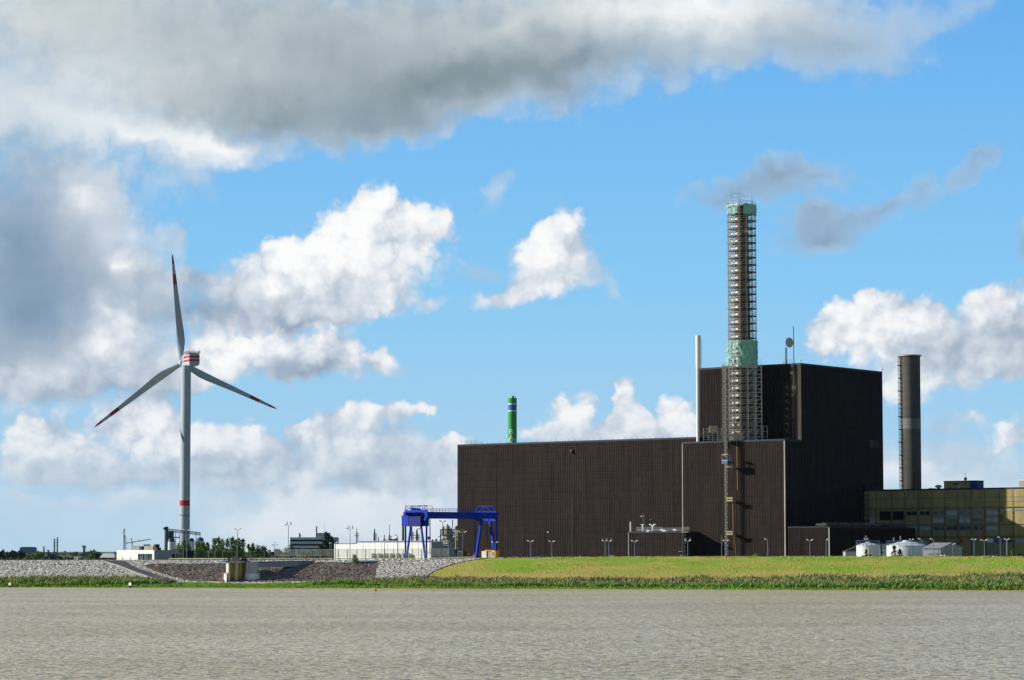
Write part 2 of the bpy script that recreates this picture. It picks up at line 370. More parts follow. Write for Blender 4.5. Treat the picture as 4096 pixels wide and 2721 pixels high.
def cladding(name, c, rib=.7, seam=1.9, rough=.55, var=.35, ribdepth=.10, spec=.35, dark=.55, panel=7.0):
    """ribbed sheet cladding: upright ribs in relief, thin level joints, panels that differ a little"""
    mt = bpy.data.materials.new(name); mt.use_nodes = True; nt = mt.node_tree; t = NT(nt)
    b = t.nd('ShaderNodeBsdfPrincipled'); o = t.nd('ShaderNodeOutputMaterial'); t.L.new(b.outputs[0], o.inputs[0])
    b.inputs['Roughness'].default_value = rough; b.inputs['Specular IOR Level'].default_value = spec
    g = t.nd('ShaderNodeNewGeometry'); P = g.outputs['Position']
    s_ = t.vm('DOT_PRODUCT', P, tuple(E1 + E2))
    sp = t.nd('ShaderNodeSeparateXYZ'); t.L.new(P, sp.inputs[0]); z = sp.outputs[2]
    rb = t.m('PINGPONG', t.m('DIVIDE', s_, rib), .5)                      # 0..0.5 saw
    rbs = t.ss(rb, .05, .45)
    jo = t.m('PINGPONG', t.m('DIVIDE', z, seam), .5); jn = t.ss(jo, .0, .09, 1, 0)
    cx = t.m('FLOOR', t.m('DIVIDE', s_, panel * .17)); cz = t.m('FLOOR', t.m('DIVIDE', z, seam))
    cb = t.nd('ShaderNodeCombineXYZ'); t.L.new(cx, cb.inputs[0]); t.L.new(cz, cb.inputs[1])
    wn = t.nd('ShaderNodeTexWhiteNoise', noise_dimensions='2D'); t.L.new(cb.outputs[0], wn.inputs[0])
    ns = t.noise(t.vm('MULTIPLY', P, (1, 1, .25)), .35, 5, .6)
    k = t.m('ADD', t.m('MULTIPLY', wn.outputs[0], var * .55), t.m('MULTIPLY', t.ss(ns.outputs[0], .3, .7), var * .8))
    st_ = t.noise(t.vm('MULTIPLY', P, (1, 1, .035)), 1.1, 4, .6); k = t.m('ADD', k, t.m('MULTIPLY', t.ss(st_.outputs[0], .46, .7), .42))
    k = t.m('ADD', k, t.m('MULTIPLY', jn, dark * .45)); k = t.m('ADD', k, t.m('MULTIPLY', t.m('SUBTRACT', 1.0, rbs), .12))
    A = lin(c); Dk = tuple(q * .25 for q in A[:3]) + (1,)
    t.L.new(t.mixc(t.m('MINIMUM', k, 1.0), A, Dk), b.inputs['Base Color'])
    bp = t.nd('ShaderNodeBump'); bp.inputs['Distance'].default_value = ribdepth; bp.inputs['Strength'].default_value = .8
    t.L.new(t.m('SUBTRACT', rbs, t.m('MULTIPLY', jn, .5)), bp.inputs['Height']); t.L.new(bp.outputs[0], b.inputs['Normal'])
    return mt
# ---------------------------------------------------------------- land and water
def on_water(u, v):
    d = ray(u, v); k = -HC / d.z; return Vector((0, 0, HC)) + d * k
S0 = on_water(0, 2350.5); S1 = on_water(4096, 2364.5)
SA = (S1 - S0); SA.z = 0; SA.normalize(); SN = UP.cross(SA).normalized()
SO = on_water(2048, 2357.5); SO.z = 0
def st(a, t, z=0.0): return SO + SA * a + SN * t + UP * z
def to_st(p): q = Vector(p) - SO; return q.dot(SA), q.dot(SN)
# crest line of the dyke as read from the photograph (column, row) -> height along the shore
CREST_T = 38.0
_cl = []
for (u, v) in [(-1500, 2244), (0, 2244), (600, 2243.5), (1200, 2243), (1700, 2242), (1850, 2238), (1960, 2234), (2100, 2231), (2400, 2229), (2800, 2227.5), (3400, 2227.2), (4096, 2227), (5600, 2227)]:
    k = (u - CX) / F
    # point on the line t = CREST_T seen in column u
    A_ = SO + SN * CREST_T; den = SA.x - k * SA.y
    a = (k * A_.y - A_.x) / den; p = A_ + SA * a
    _cl.append((a, ZV(v, p.y)))
def crest(a):
    if a <= _cl[0][0]: return _cl[0][1]
    for (x0, z0), (x1, z1) in zip(_cl, _cl[1:]):
        if a <= x1: return z0 + (z1 - z0) * (a - x0) / (x1 - x0)
    return _cl[-1][1]
GZ = 5.0
def hgt(a, t):
    zc = crest(a)
    P = [(-400, -6), (-8, -1.6), (-.5, -.05), (1, .25), (10, .8), (14, 1.5), (CREST_T - 1.5, zc - .18), (CREST_T, zc), (CREST_T + 5, zc), (CREST_T + 9, max(zc - .9, GZ)), (CREST_T + 16, GZ), (260, GZ), (420, 1.0), (9000, 1.0)]
    if t <= P[0][0]: return P[0][1]
    for (x0, z0), (x1, z1) in zip(P, P[1:]):
        if t <= x1: return z0 + (z1 - z0) * (t - x0) / (x1 - x0)
    return 1.0
def slope_pt(u, v, lift=0.0):
    """where the sight line of (u, v) meets the bank"""
    d = ray(u, v); o = Vector((0, 0, HC)); lo = None
    y = 500.0
    while y < 700:
        p = o + d * (y / d.y); a, t = to_st(p)
        if p.z <= hgt(a, t):
            y0, y1 = y - 1, y
            for _ in range(20):
                ym = (y0 + y1) / 2; p = o + d * (ym / d.y); a, t = to_st(p)
                if p.z <= hgt(a, t): y1 = ym
                else: y0 = ym
            return p + UP * lift
        y += 1.0
    return None
def grid(name, As, Ts, lift, mats, pick=None, jit=0.0, keep=None, seed=1):
    rnd = random.Random(seed); nv = {}; vs = []; fs = []; mi = []
    for i, a in enumerate(As):
        for j, t in enumerate(Ts):
            z = hgt(a, t) + lift
            if jit: z += (rnd.random() - .35) * jit
            da = (rnd.random() - .5) * (As[1] - As[0]) * .8 if jit else 0; dt = (rnd.random() - .5) * (Ts[1] - Ts[0]) * .8 if jit else 0
            p = st(a + da, t + dt, 0); vs.append((p.x, p.y, z))
    nj = len(Ts)
    for i in range(len(As) - 1):
        for j in range(nj - 1):
            am, tm = (As[i] + As[i + 1]) / 2, (Ts[j] + Ts[j + 1]) / 2
            if keep and not keep(am, tm): continue
            fs.append((i * nj + j, (i + 1) * nj + j, (i + 1) * nj + j + 1, i * nj + j + 1)); mi.append(pick(am, tm) if pick else 0)
    me = bpy.data.meshes.new(name); me.from_pydata(vs, [], fs)
    for q in mats: me.materials.append(q)
    me.polygons.foreach_set('material_index', mi)
    # throw away loose vertices
    bm = bmesh.new(); bm.from_mesh(me); bmesh.ops.delete(bm, geom=[v for v in bm.verts if not v.link_faces], context='VERTS'); bm.to_mesh(me); bm.free()
    ob = bpy.data.objects.new(name, me); col.objects.link(ob); ORG[ob.name] = Vector(); return ob
def rng(a, b, s):
    n = max(1, int(round((b - a) / s))); return [a + (b - a) * i / n for i in range(n + 1)]
def grass_mat():
    mt = bpy.data.materials.new('dyke_grass'); mt.use_nodes = True; t = NT(mt.node_tree)
    b = t.nd('ShaderNodeBsdfPrincipled'); o = t.nd('ShaderNodeOutputMaterial'); t.L.new(b.outputs[0], o.inputs[0])
    b.inputs['Roughness'].default_value = .85; b.inputs['Specular IOR Level'].default_value = .15
    g = t.nd('ShaderNodeNewGeometry'); P = g.outputs['Position']
    # distance from the shore line: the foot of the dyke is drier
    tt = t.m('SUBTRACT', t.vm('DOT_PRODUCT', P, tuple(SN)), SO.dot(SN))
    aa = t.vm('DOT_PRODUCT', P, tuple(SA))
    cb = t.nd('ShaderNodeCombineXYZ'); t.L.new(aa, cb.inputs[0]); t.L.new(tt, cb.inputs[1]); Q = cb.outputs[0]
    n1 = t.noise(t.vm('MULTIPLY', Q, (.055, .16, 1)), 1, 5, .62); n2 = t.noise(t.vm('MULTIPLY', Q, (.5, 1.1, 1)), 1, 4, .6); n3 = t.noise(P, 2.2, 3, .6)
    dry = t.m('ADD', t.m('MULTIPLY', t.ss(n1.outputs[0], .38, .62), .85), t.m('MULTIPLY', t.ss(n2.outputs[0], .35, .7), .5))
    dry = t.m('ADD', dry, t.ss(t.m('ADD', tt, t.m('MULTIPLY', n2.outputs[0], 5)), 27.5, 21.5, 0, .85))
    dry = t.m('ADD', dry, t.m('MULTIPLY', t.m('SINE', t.m('MULTIPLY', tt, 2.1)), .09)); dry = t.m('ADD', dry, t.ss(tt, 36.2, 38.2, 0, .5)); dry = t.m('ADD', dry, t.ss(aa, -60, 110, -.22, .22))
    c1 = t.mixc(t.ss(n3.outputs[0], .3, .7), lin((160, 192, 60)), lin((134, 172, 50)))
    c2 = t.mixc(t.ss(n3.outputs[0], .3, .7), lin((214, 188, 104)), lin((190, 176, 88)))
    t.L.new(t.mixc(t.m('MINIMUM', t.m('MAXIMUM', dry, 0.0), 1.0), c1, c2), b.inputs['Base Color'])
    bp = t.nd('ShaderNodeBump'); bp.inputs['Distance'].default_value = .35; bp.inputs['Strength'].default_value = .9
    t.L.new(t.m('ADD', n3.outputs[0], n2.outputs[0]), bp.inputs['Height']); t.L.new(bp.outputs[0], b.inputs['Normal'])
    return mt
def stone_mat(name, stops, scale=2.1):
    mt = bpy.data.materials.new(name); mt.use_nodes = True; t = NT(mt.node_tree)
    b = t.nd('ShaderNodeBsdfPrincipled'); o = t.nd('ShaderNodeOutputMaterial'); t.L.new(b.outputs[0], o.inputs[0])
    b.inputs['Roughness'].default_value = .9; b.inputs['Specular IOR Level'].default_value = .2
    g = t.nd('ShaderNodeNewGeometry'); P = g.outputs['Position']
    v = t.nd('ShaderNodeTexVoronoi'); t.L.new(P, v.inputs[0]); v.inputs['Scale'].default_value = scale
    sp = t.nd('ShaderNodeSeparateColor'); t.L.new(v.outputs['Color'], sp.inputs[0])
    n = t.noise(P, .25, 4, .6)
    f = t.m('ADD', t.m('MULTIPLY', sp.outputs[0], .8), t.m('MULTIPLY', t.m('SUBTRACT', n.outputs[0], .45), .7))
    c = t.ramp(f, stops)
    gap = t.ss(v.outputs['Distance'], .35, .75, 0, .42)
    c = t.mixc(gap, c, lin((60, 56, 50)))
    # weeds here and there
    nw = t.noise(P, .55, 4, .6); c = t.mixc(t.ss(nw.outputs[0], .66, .72, 0, .8), c, lin((92, 100, 52)))
    t.L.new(c, b.inputs['Base Color'])
    bp = t.nd('ShaderNodeBump'); bp.inputs['Distance'].default_value = .13; bp.inputs['Strength'].default_value = .9
    t.L.new(t.m('SUBTRACT', 1.0, v.outputs['Distance']), bp.inputs['Height']); t.L.new(bp.outputs[0], b.inputs['Normal'])
    return mt
def in_poly(poly):
    n = len(poly)
    def f(a, t):
        c = False; j = n - 1
        for i in range(n):
            (x0, y0), (x1, y1) = poly[i], poly[j]
            if (y0 > t) != (y1 > t) and a < (x1 - x0) * (t - y0) / (y1 - y0) + x0: c = not c
            j = i
        return c
    return f
def poly_st(px): return [to_st(slope_pt(u, v)) for (u, v) in px]
def build_land():
    # water
    wm = bpy.data.materials.new('river_water'); wm.use_nodes = True; t = NT(wm.node_tree)
    b = t.nd('ShaderNodeBsdfPrincipled'); o = t.nd('ShaderNodeOutputMaterial'); t.L.new(b.outputs[0], o.inputs[0])
    b.inputs['Roughness'].default_value = .35; b.inputs['IOR'].default_value = 1.33; b.inputs['Specular IOR Level'].default_value = .5
    g = t.nd('ShaderNodeNewGeometry'); P = g.outputs['Position']
    nl = t.noise(t.vm('MULTIPLY', P, (.016, .03, 1)), 1, 4, .6); nm = t.noise(t.vm('MULTIPLY', P, (1.25, .6, 1)), 1, 4, .62)
    f = t.m('ADD', t.m('MULTIPLY', t.ss(nl.outputs[0], .32, .68), .6), t.m('MULTIPLY', t.ss(nm.outputs[0], .36, .60), .75))
    nd_ = t.noise(t.vm('MULTIPLY', P, (1.3, .75, 1)), 1, 3, .6)
    wc = t.mixc(f, lin((196, 174, 120)), lin((246, 232, 192)))
    ne_ = t.noise(t.vm('MULTIPLY', P, (.55, .42, 1)), 1, 2, .5)
    dk_ = t.m('MAXIMUM', t.ss(nd_.outputs[0], .54, .63, 0, .6), t.m('MULTIPLY', t.ss(ne_.outputs[0], .55, .63, 0, .65), t.ss(nd_.outputs[0], .42, .52)))
    t.L.new(t.mixc(dk_, wc, lin((112, 92, 58))), b.inputs['Base Color'])  # wave faces that mirror less sky, painted in as darker colour
    n1 = t.noise(t.vm('MULTIPLY', P, (.8, .9, 1)), .9, 3, .6); n2 = t.noise(t.vm('MULTIPLY', P, (1.0, 1.0, 1)), 2.4, 4, .65)
    calm = t.ss(nl.outputs[0], .3, .7, .55, 1.0)
    b1 = t.nd('ShaderNodeBump'); b1.inputs['Distance'].default_value = 1.0; t.L.new(calm, b1.inputs['Strength']); t.L.new(n1.outputs[0], b1.inputs['Height'])
    b2 = t.nd('ShaderNodeBump'); b2.inputs['Distance'].default_value = .5; b2.inputs['Strength'].default_value = 1; t.L.new(n2.outputs[0], b2.inputs['Height']); t.L.new(b1.outputs[0], b2.inputs['Normal'])
    t.L.new(b2.outputs[0], b.inputs['Normal'])
    me = bpy.data.meshes.new('water'); p = [(-6000, -400, 0), (6000, -400, 0)]; q0 = st(6000, 6, 0); q1 = st(-6000, 6, 0)
    me.from_pydata(p + [(q0.x, q0.y, 0), (q1.x, q1.y, 0)], [], [(0, 1, 2, 3)]); me.materials.append(wm)
    wo = bpy.data.objects.new('water', me); col.objects.link(wo); wo['kind'] = 'structure'
    # ground: one sheet from the river bed to the horizon
    As = [-30000, -8000, -2500, -900, -400] + rng(-260, 260, 2.0) + [400, 900, 2500, 8000, 30000]
    Ts = [-400, -60, -8, -3, -.5, 1] + rng(2, 52, 1.5) + [54, 60, 90, 160, 260, 420, 900, 2000, 4500, 9000, 40000]
    gm = grass_mat(); far = pmat('far_fields', (104, 112, 62), .9, .4, .002, (120, 118, 78))
    gr = grid('ground', As, Ts, 0, [gm, far], lambda a, t_: 0 if t_ < 60 else 1); gr['kind'] = 'structure'
    # stone bank on the left half of the slope
    light = stone_mat('pale_stones', [(0, (150, 140, 124)), (.22, (220, 210, 190)), (.6, (242, 236, 220)), (1, (252, 249, 240))])
    dark = stone_mat('brown_stones', [(0, (92, 82, 72)), (.4, (126, 114, 100)), (.75, (156, 142, 126)), (1, (206, 196, 180))])
    edge = poly_st([(1690, 2318), (1735, 2287), (1800, 2262), (1850, 2248), (1905, 2240)])
    edge = [(a, t_) for a, t_ in edge]; globals()['EDGE'] = edge
    right = in_poly([(-900, -1)] + [(edge[0][0] - 6, -1)] + edge + [(edge[-1][0] + 3, CREST_T + .6), (-900, CREST_T + .6)])
    roadp = [(408, 2245), (494, 2245.5), (560, 2280.5), (622, 2299), (692, 2324.5), (668, 2329), (618, 2317), (560, 2298)]
    road = in_poly(poly_st(roadp))
    dk = in_poly(poly_st([(572, 2265), (600, 2257.5), (905, 2256.5), (1090, 2250), (1385, 2252), (1516, 2250), (1502, 2304), (1498, 2320), (1100, 2330), (880, 2330), (760, 2326), (700, 2312), (620, 2288)]))
    As = rng(-150, 0, .34); Ts = rng(9, CREST_T + .3, .34)
    sb = grid('stone_bank', As, Ts, .10, [light, dark], lambda a, t_: 1 if dk(a, t_) else 0, .20, lambda a, t_: right(a, t_) and not road(a, t_))
    sb['kind'] = 'structure'
    asph = pmat('asphalt', (88, 88, 92), .9, .3, .8, (70, 70, 74))
    As = rng(-135, -60, .5); Ts = rng(8, CREST_T + 1, .5)
    rd = grid('ramp_road', As, Ts, .12, [asph], None, 0, road); rd['kind'] = 'structure'
    # pale kerb along the left edge of the ramp and the concrete rim of the crest
    conc = pmat('pale_concrete', (196, 190, 174), .85, .25, .9)
    mb = MB(); e = [slope_pt(u, v, .1) for (u, v) in [(408, 2245.5), (470, 2264), (560, 2298.5), (618, 2318), (668, 2330)]]
    for p_, q_ in zip(e, e[1:]): mb.bar(p_, q_, .5, .25)
    k = mesh_obj('ramp_kerb', mb, conc); k['kind'] = 'structure'
    mb = MB(); pts = [(a, CREST_T + .4) for a in rng(-300, edge[-1][0] + 6, 6)]
    for (a0, t0), (a1, t1) in zip(pts, pts[1:]): mb.bar(st(a0, t0, crest(a0) + .10), st(a1, t1, crest(a1) + .10), 1.1, .22)
    k = mesh_obj('crest_kerb', mb, conc); k['kind'] = 'structure'
    return light, dark, conc
def edge_a(t_):
    e = EDGE; return float(np.interp(t_, [q[1] for q in e], [q[0] for q in e])) + .5
def build_reeds():
    rnd = np.random.default_rng(5)
    leaf = pmat('reed_leaf', (124, 160, 66), .7, .9, .35, (142, 158, 76), spec=.2, thr=(.38, .62))
    leaf2 = pmat('reed_dark_leaf', (100, 142, 62), .7, .9, .6, (130, 154, 76), spec=.2, thr=(.38, .62))
    plume = pmat('reed_plume', (172, 146, 116), .8, .9, .8, (140, 140, 90), spec=.2, thr=(.38, .62))
    short = pmat('bank_grass', (142, 182, 58), .8, .9, .3, (120, 164, 52), spec=.2, thr=(.38, .62))
    aL, aR = -140, 140
    n = 125000
    a = rnd.uniform(aL, aR, n); q = rnd.random(n)
    def prof(a):   # depth of the reed belt and its height, stretch by stretch along the shore
        us = np.array([-160, -112, -90, -75, -62, -40, -20, 10, 40, 70, 110, 160.])
        wd = np.array([11, 11, 11, 9.5, 9.5, 12, 14, 13.5, 14, 15, 16, 16.])
        ht = np.array([1.5, 1.55, 1.6, .75, .7, 1.1, 1.2, 1.15, 1.2, 1.45, 1.7, 1.8])
        gp = np.array([.1, .1, .5, 1.0, 1.0, .9, .6, .5, .5, .35, .1, .1])
        return np.interp(a, us, wd), np.interp(a, us, ht), np.interp(a, us, gp)
    wd, ht, gp = prof(a)
    from mathutils import noise as mn
    cl = np.array([mn.noise(Vector((x * .09, y * .6, 3.1))) + .5 * mn.noise(Vector((x * .4, y * 1.4, 8.7))) for x, y in zip(a, q * 6)])
    edge = np.array([mn.noise(Vector((x * .12, 7.7, 0))) + .6 * mn.noise(Vector((x * .7, 2.7, 0))) for x in a])
    t = .2 + q * (wd + edge * 2.2)
    h = ht * (.6 + .5 * rnd.random(n)) * (1 + .55 * cl) * np.clip(.30 + t / 3.2, 0, 1)
    z0 = np.array([hgt(x, y) for x, y in zip(a, t)])
    low = (t < 3.2 * gp) | (ht < 1.0)
    h = np.where(low, h * .55, h)
    w = rnd.uniform(.05, .14, n); th = rnd.uniform(0, math.pi, n)
    lx, ly = rnd.normal(0, .22, n) + .14, rnd.normal(0, .22, n)
    bx = SO.x + SA.x * a + SN.x * t; by = SO.y + SA.y * a + SN.y * t
    vs = np.zeros((n, 4, 3)); fx = np.cos(th) * w; fy = np.sin(th) * w
    vs[:, 0] = np.stack([bx - fx, by - fy, z0 - .1], 1); vs[:, 1] = np.stack([bx + fx, by + fy, z0 - .1], 1)
    vs[:, 2] = np.stack([bx + lx * h * .6 + fx * .8, by + ly * h * .6 + fy * .8, z0 + h * .66], 1)
    vs[:, 3] = np.stack([bx + lx * h * 1.2 - fx * .3, by + ly * h * 1.2, z0 + h], 1)
    faces = [(4 * i, 4 * i + 1, 4 * i + 2, 4 * i + 3) for i in range(n)]
    dark = (cl > .12) | (rnd.random(n) < .25)
    mi = np.where(low, 3, np.where(dark, 1, 0))
    top = (~low) & (rnd.random(n) < .22) & (t > 4)
    k = np.nonzero(top)[0]; m_ = len(k); vp = np.zeros((m_, 4, 3)); tip = vs[k, 3]
    ph = rnd.uniform(.15, .30, m_); pw_ = rnd.uniform(.05, .10, m_); tx, ty = np.cos(th[k]) * pw_, np.sin(th[k]) * pw_
    vp[:, 0] = tip + np.stack([-tx, -ty, -.12 + 0 * ph], 1); vp[:, 1] = tip + np.stack([tx, ty, -.12 + 0 * ph], 1)
    vp[:, 2] = tip + np.stack([tx + .1, ty, ph], 1); vp[:, 3] = tip + np.stack([-tx * .2 + .1, -ty, ph], 1)
    allv = np.concatenate([vs.reshape(-1, 3), vp.reshape(-1, 3)])
    faces += [(4 * n + 4 * i, 4 * n + 4 * i + 1, 4 * n + 4 * i + 2, 4 * n + 4 * i + 3) for i in range(m_)]
    me = bpy.data.meshes.new('reeds'); me.from_pydata(allv.tolist(), [], faces)
    for q_ in (leaf, leaf2, plume, short): me.materials.append(q_)
    me.polygons.foreach_set('material_index', list(mi) + [2] * m_)
    # tufts that break the mown slope and the crest line
    r2 = np.random.default_rng(12); m2 = 26000; a2 = r2.uniform(-25, 140, m2); t2 = np.where(r2.random(m2) < .45, r2.uniform(36.5, 43, m2), r2.uniform(13, 37, m2)); ok = np.array([mn.noise(Vector((x * .22, y * .5, 5.5))) > (-.1 if y > 36 else .12) for x, y in zip(a2, t2)]); a2, t2 = a2[ok], t2[ok]; m2 = len(a2)
    z2 = np.array([hgt(x, y) for x, y in zip(a2, t2)]); hh = r2.uniform(.08, .26, m2); ww = r2.uniform(.04, .12, m2); th2 = r2.uniform(0, 3.14, m2)
    bx2 = SO.x + SA.x * a2 + SN.x * t2; by2 = SO.y + SA.y * a2 + SN.y * t2; q2 = np.zeros((m2, 3, 3)); q2[:, 0] = np.stack([bx2 - np.cos(th2) * ww, by2 - np.sin(th2) * ww, z2 - .03], 1); q2[:, 1] = np.stack([bx2 + np.cos(th2) * ww, by2 + np.sin(th2) * ww, z2 - .03], 1); q2[:, 2] = np.stack([bx2 + r2.normal(0, .06, m2), by2 + r2.normal(0, .06, m2), z2 + hh], 1)
    inb = np.array([to_st((x, y, 0))[0] > edge_a(t_) for x, y, t_ in zip(bx2, by2, t2)]); q2 = q2[inb]; m2 = len(q2)
    m3 = bpy.data.meshes.new('grass_tufts'); m3.from_pydata(q2.reshape(-1, 3).tolist(), [], [(3 * i, 3 * i + 1, 3 * i + 2) for i in range(m2)]); m3.materials.append(short); m3.materials.append(pmat('dry_tuft', (206, 184, 112), .8, .9, .3, (158, 168, 72), thr=(.4, .6))); m3.polygons.foreach_set('material_index', [int(v) for v in (r2.random(m2) < .6)])
    o3 = bpy.data.objects.new('grass_tufts', m3); col.objects.link(o3); o3['kind'] = 'stuff'; tag(o3, 'short dry and green tufts scattered over the mown dyke slope', 'grass'); ORG[o3.name] = Vector()
    ob = bpy.data.objects.new('reeds', me); col.objects.link(ob); ob['kind'] = 'stuff'
    tag(ob, 'belt of green reeds with brown plumes along the water edge', 'reeds'); ORG[ob.name] = Vector()
# ---------------------------------------------------------------- plant
def on_line(P, d, u, z=HC):
    k = (u - CX) / F
    return (k * (P.y * CT + (z - HC) * ST) - P.x) / (d.x - k * d.y * CT)
def flat(p, z=0.0): return Vector((p[0], p[1], z))
def rect(c, a, la, b, lb): return [c, c + a * la, c + a * la + b * lb, c + b * lb]
M = {}
def mats():
    M['brown'] = cladding('brown_cladding', (52, 43, 38), rib=.8, seam=1.85, spec=.05, ribdepth=.05)
    M['brown2'] = cladding('reactor_cladding', (47, 39, 36), rib=.8, seam=2.4, spec=.04, ribdepth=.05)
    M['cap'] = pmat('dark_roof_edge', (44, 52, 66), .5, .3, .6)
    M['roof'] = pmat('gravel_roof', (112, 110, 104), .95, .3, .4)
    M['trim'] = pmat('pale_corner_trim', (176, 172, 158), .6, .3, .5, streak=True)
    M['trim2'] = pmat('weathered_corner_strip', (88, 82, 72), .8, .6, .5, streak=True)
    M['steel'] = pmat('galvanised_steel', (200, 200, 194), .6, .25, 1.2)
    M['scaf'] = pmat('scaffold_tube', (216, 212, 202), .6, .3, 2.0)
    M['darkmetal'] = pmat('dark_steel', (62, 64, 66), .6, .3, 1.0)
    M['white'] = pmat('white_paint', (236, 236, 232), .5, .10, .4, streak=True)
    M['whitewall'] = pmat('white_panels', (240, 240, 234), .55, .08, .3, streak=True)
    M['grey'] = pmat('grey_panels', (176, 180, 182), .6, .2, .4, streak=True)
    M['lampgrey'] = pmat('lamp_pole_paint', (112, 134, 166), .5, .15, 1.0)
    M['lamphead'] = pmat('lamp_housing', (232, 234, 232), .35, .05, 1)
    M['net'] = pmat('green_netting', (156, 216, 194), .8, .6, 1.1, (104, 176, 152))
    M['wood'] = pmat('pale_boards', (198, 182, 148), .8, .3, 1.5)
    M['shaft'] = pmat('stack_concrete', (106, 95, 84), .9, .45, .5, streak=True, bump=.3)
    M['blue'] = pmat('crane_blue', (10, 56, 180), .5, .5, .9, (12, 44, 140), spec=.15)
    M['glass'] = pmat('window_glass', (40, 50, 62), .12, .8, .5, (96, 112, 130), spec=.8)
    M['frame'] = pmat('window_frame', (170, 168, 160), .6, .2, 1)
    M['leaf'] = pmat('leaf_green', (92, 128, 50), .7, .9, .8, (116, 150, 60), spec=.2)
    M['leafdark'] = pmat('leaf_dark', (38, 62, 34), .7, .9, .8, (54, 80, 40), spec=.2)
    M['leafyel'] = pmat('leaf_yellow', (128, 138, 48), .7, .9, .8, (96, 120, 40), spec=.2)
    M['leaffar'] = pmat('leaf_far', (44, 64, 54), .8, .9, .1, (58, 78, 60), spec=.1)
    M['bark'] = pmat('bark', (84, 72, 58), .9, .3, 2)
def shell(t, pts, z0, z1, wall, cap=.35, capname='roof_edge', roofmat=None):
    """walls, a flat roof a little below the rim and the metal rim itself"""
    mb = MB(); mb.prism(pts, z0, z1 - .02); part(t, 'wall', mb, wall)
    n = len(pts); c = sum(pts, Vector()) / n; mb = MB()
    for i in range(n):
        p, q = pts[i], pts[(i + 1) % n]; d = (q - p).normalized(); nn = Vector((d.y, -d.x, 0))
        if nn.dot((p + q) / 2 - c) < 0: nn = -nn
        mb.obox(flat(p, z1 - cap) + nn * .003 - d * .0, d * (q - p).length, nn * .06, UP * (cap + .12))
    part(t, capname, mb, M['cap'])
def power_station():
    zt = ZV(1454, 690)
    P0 = Vector((XU(3203, 690, zt), 690, 0))
    # reactor building
    Ll = -on_line(P0, -E1, 2797, zt); Lw = on_line(P0, -E1, 2797, zt); Ls = on_line(P0, E2, 3529, zt)
    RB = P0 - E2 * 8.06; zB = ZV(1757.5, RB.y)
    t = thing('reactor_building', 'tall dark block of the power station, with black shaded side, behind the scaffolded stack', 'building', flat(P0, GZ))
    pts = [P0 - E1 * Lw, P0, P0 + E2 * Ls, P0 - E1 * Lw + E2 * Ls]
    shell(t, pts, zB - .02 if False else GZ, zt, M['brown2'])
    mb = MB(); mb.obox(flat(P0 - E1 * .95, zB + .1) - E2 * .05, E1 * 1.0, E2 * .04, UP * (zt - zB - .5)); part(t, 'corner_strip', mb, M['trim2'])
    mb = MB(); mb.obox(flat(P0 - E1 * 2.35, zB + 6) - E2 * .05, E1 * .22, E2 * .04, UP * (zt - zB - 8)); part(t, 'downpipe', mb, M['trim2'])
    # stain patches beside the corner are weathered fixing plates
    for (u, v, w, h) in [(3166, 1470, .9, 1.0), (3160, 1498, 1.6, .9), (3168, 1560, 1.2, 1.1), (3166, 1588, 1.0, .9)]:
        L_ = on_line(P0, -E1, u, ZV(v, 692)); mb = MB(); mb.obox(flat(P0 - E1 * L_, ZV(v, 692)) - E2 * .03, E1 * w, E2 * .02, UP * h); part(t, 'wall_plate', mb, M['trim2'])
    # two small windows in the black side
    for u in (3477, 3488, 3503):
        L_ = on_line(P0, E2, u, ZV(1773, 715)); p = flat(P0 + E2 * L_ + E1 * .03, ZV(1788, 715)); f = MB()
        f.obox(p - E1 * .02, E2 * 1.5, E1 * .06, UP * 1.9); fo = part(t, 'window', f, M['darkmetal'])
        g = MB(); g.obox(p + E1 * .045 + E2 * .15 + UP * .15, E2 * 1.2, E1 * .03, UP * 1.6); part(fo, 'pane', g, M['darkmetal'])
    # obstruction lights on the roof corners
    for (p, u_) in ((P0, 0), (P0 + E2 * Ls, 1)):
        mb = MB(); mb.tube(flat(p, zt), flat(p, zt + .7), .06, n=6); lo = part(t, 'light_bracket', mb, M['steel'])
        mb = MB(); mb.ell(flat(p, zt + .85), V(.3, 0, 0), V(0, .3, 0), V(0, 0, .25), 8, 5); part(lo, 'light_cover', mb, M['white'])
    mb = MB(); q = P0 - E1 * 2 - E2 * .0
    for i in range(5): mb.bar(flat(q - E1 * i * .9 + E2 * .4, zt), flat(q - E1 * i * .9 + E2 * .4, zt + 1.1), .05)
    for h in (.6, 1.1): mb.bar(flat(q + E2 * .4, zt + h), flat(q - E1 * 3.6 + E2 * .4, zt + h), .05)
    part(t, 'roof_rail', mb, M['steel'])
    # front annex (lower block with the lit face right of the middle)
    LB = on_line(RB, -E1, 2728, zB)
    t = thing('annex_building', 'ribbed brown annex with pale corner trims and hoist mast in front, carrying the scaffolded stack', 'building', flat(RB, GZ))
    pts = [RB - E1 * LB, RB, RB + E2 * 44, RB - E1 * LB + E2 * 44]
    # two bodies so that the block does not run through the tall one
    shell(t, [RB - E1 * LB, RB, RB + E2 * 7.9, RB - E1 * LB + E2 * 7.9], GZ, zB, M['brown'])
    for (p, w) in ((RB - E1 * .35, .38), (RB - E1 * LB, .26)):
        mb = MB(); mb.obox(flat(p, GZ) - E2 * .07, E1 * w, E2 * .05, UP * (zB - GZ - .4)); part(t, 'corner_trim', mb, M['trim'])
    # turbine hall (long block)
    PA = RB + E2 * 3.0; LA = on_line(PA, -E1, 1830, ZV(1780, 753)); YA = (PA - E1 * LA).y; zA = ZV(1780.0, YA)
    LR = on_line(PA, -E1, 2786, zA)
    t = thing('turbine_hall', 'long low windowless hall clad in dark brown ribbed sheets behind the blue crane', 'building', flat(PA - E1 * LA, GZ))
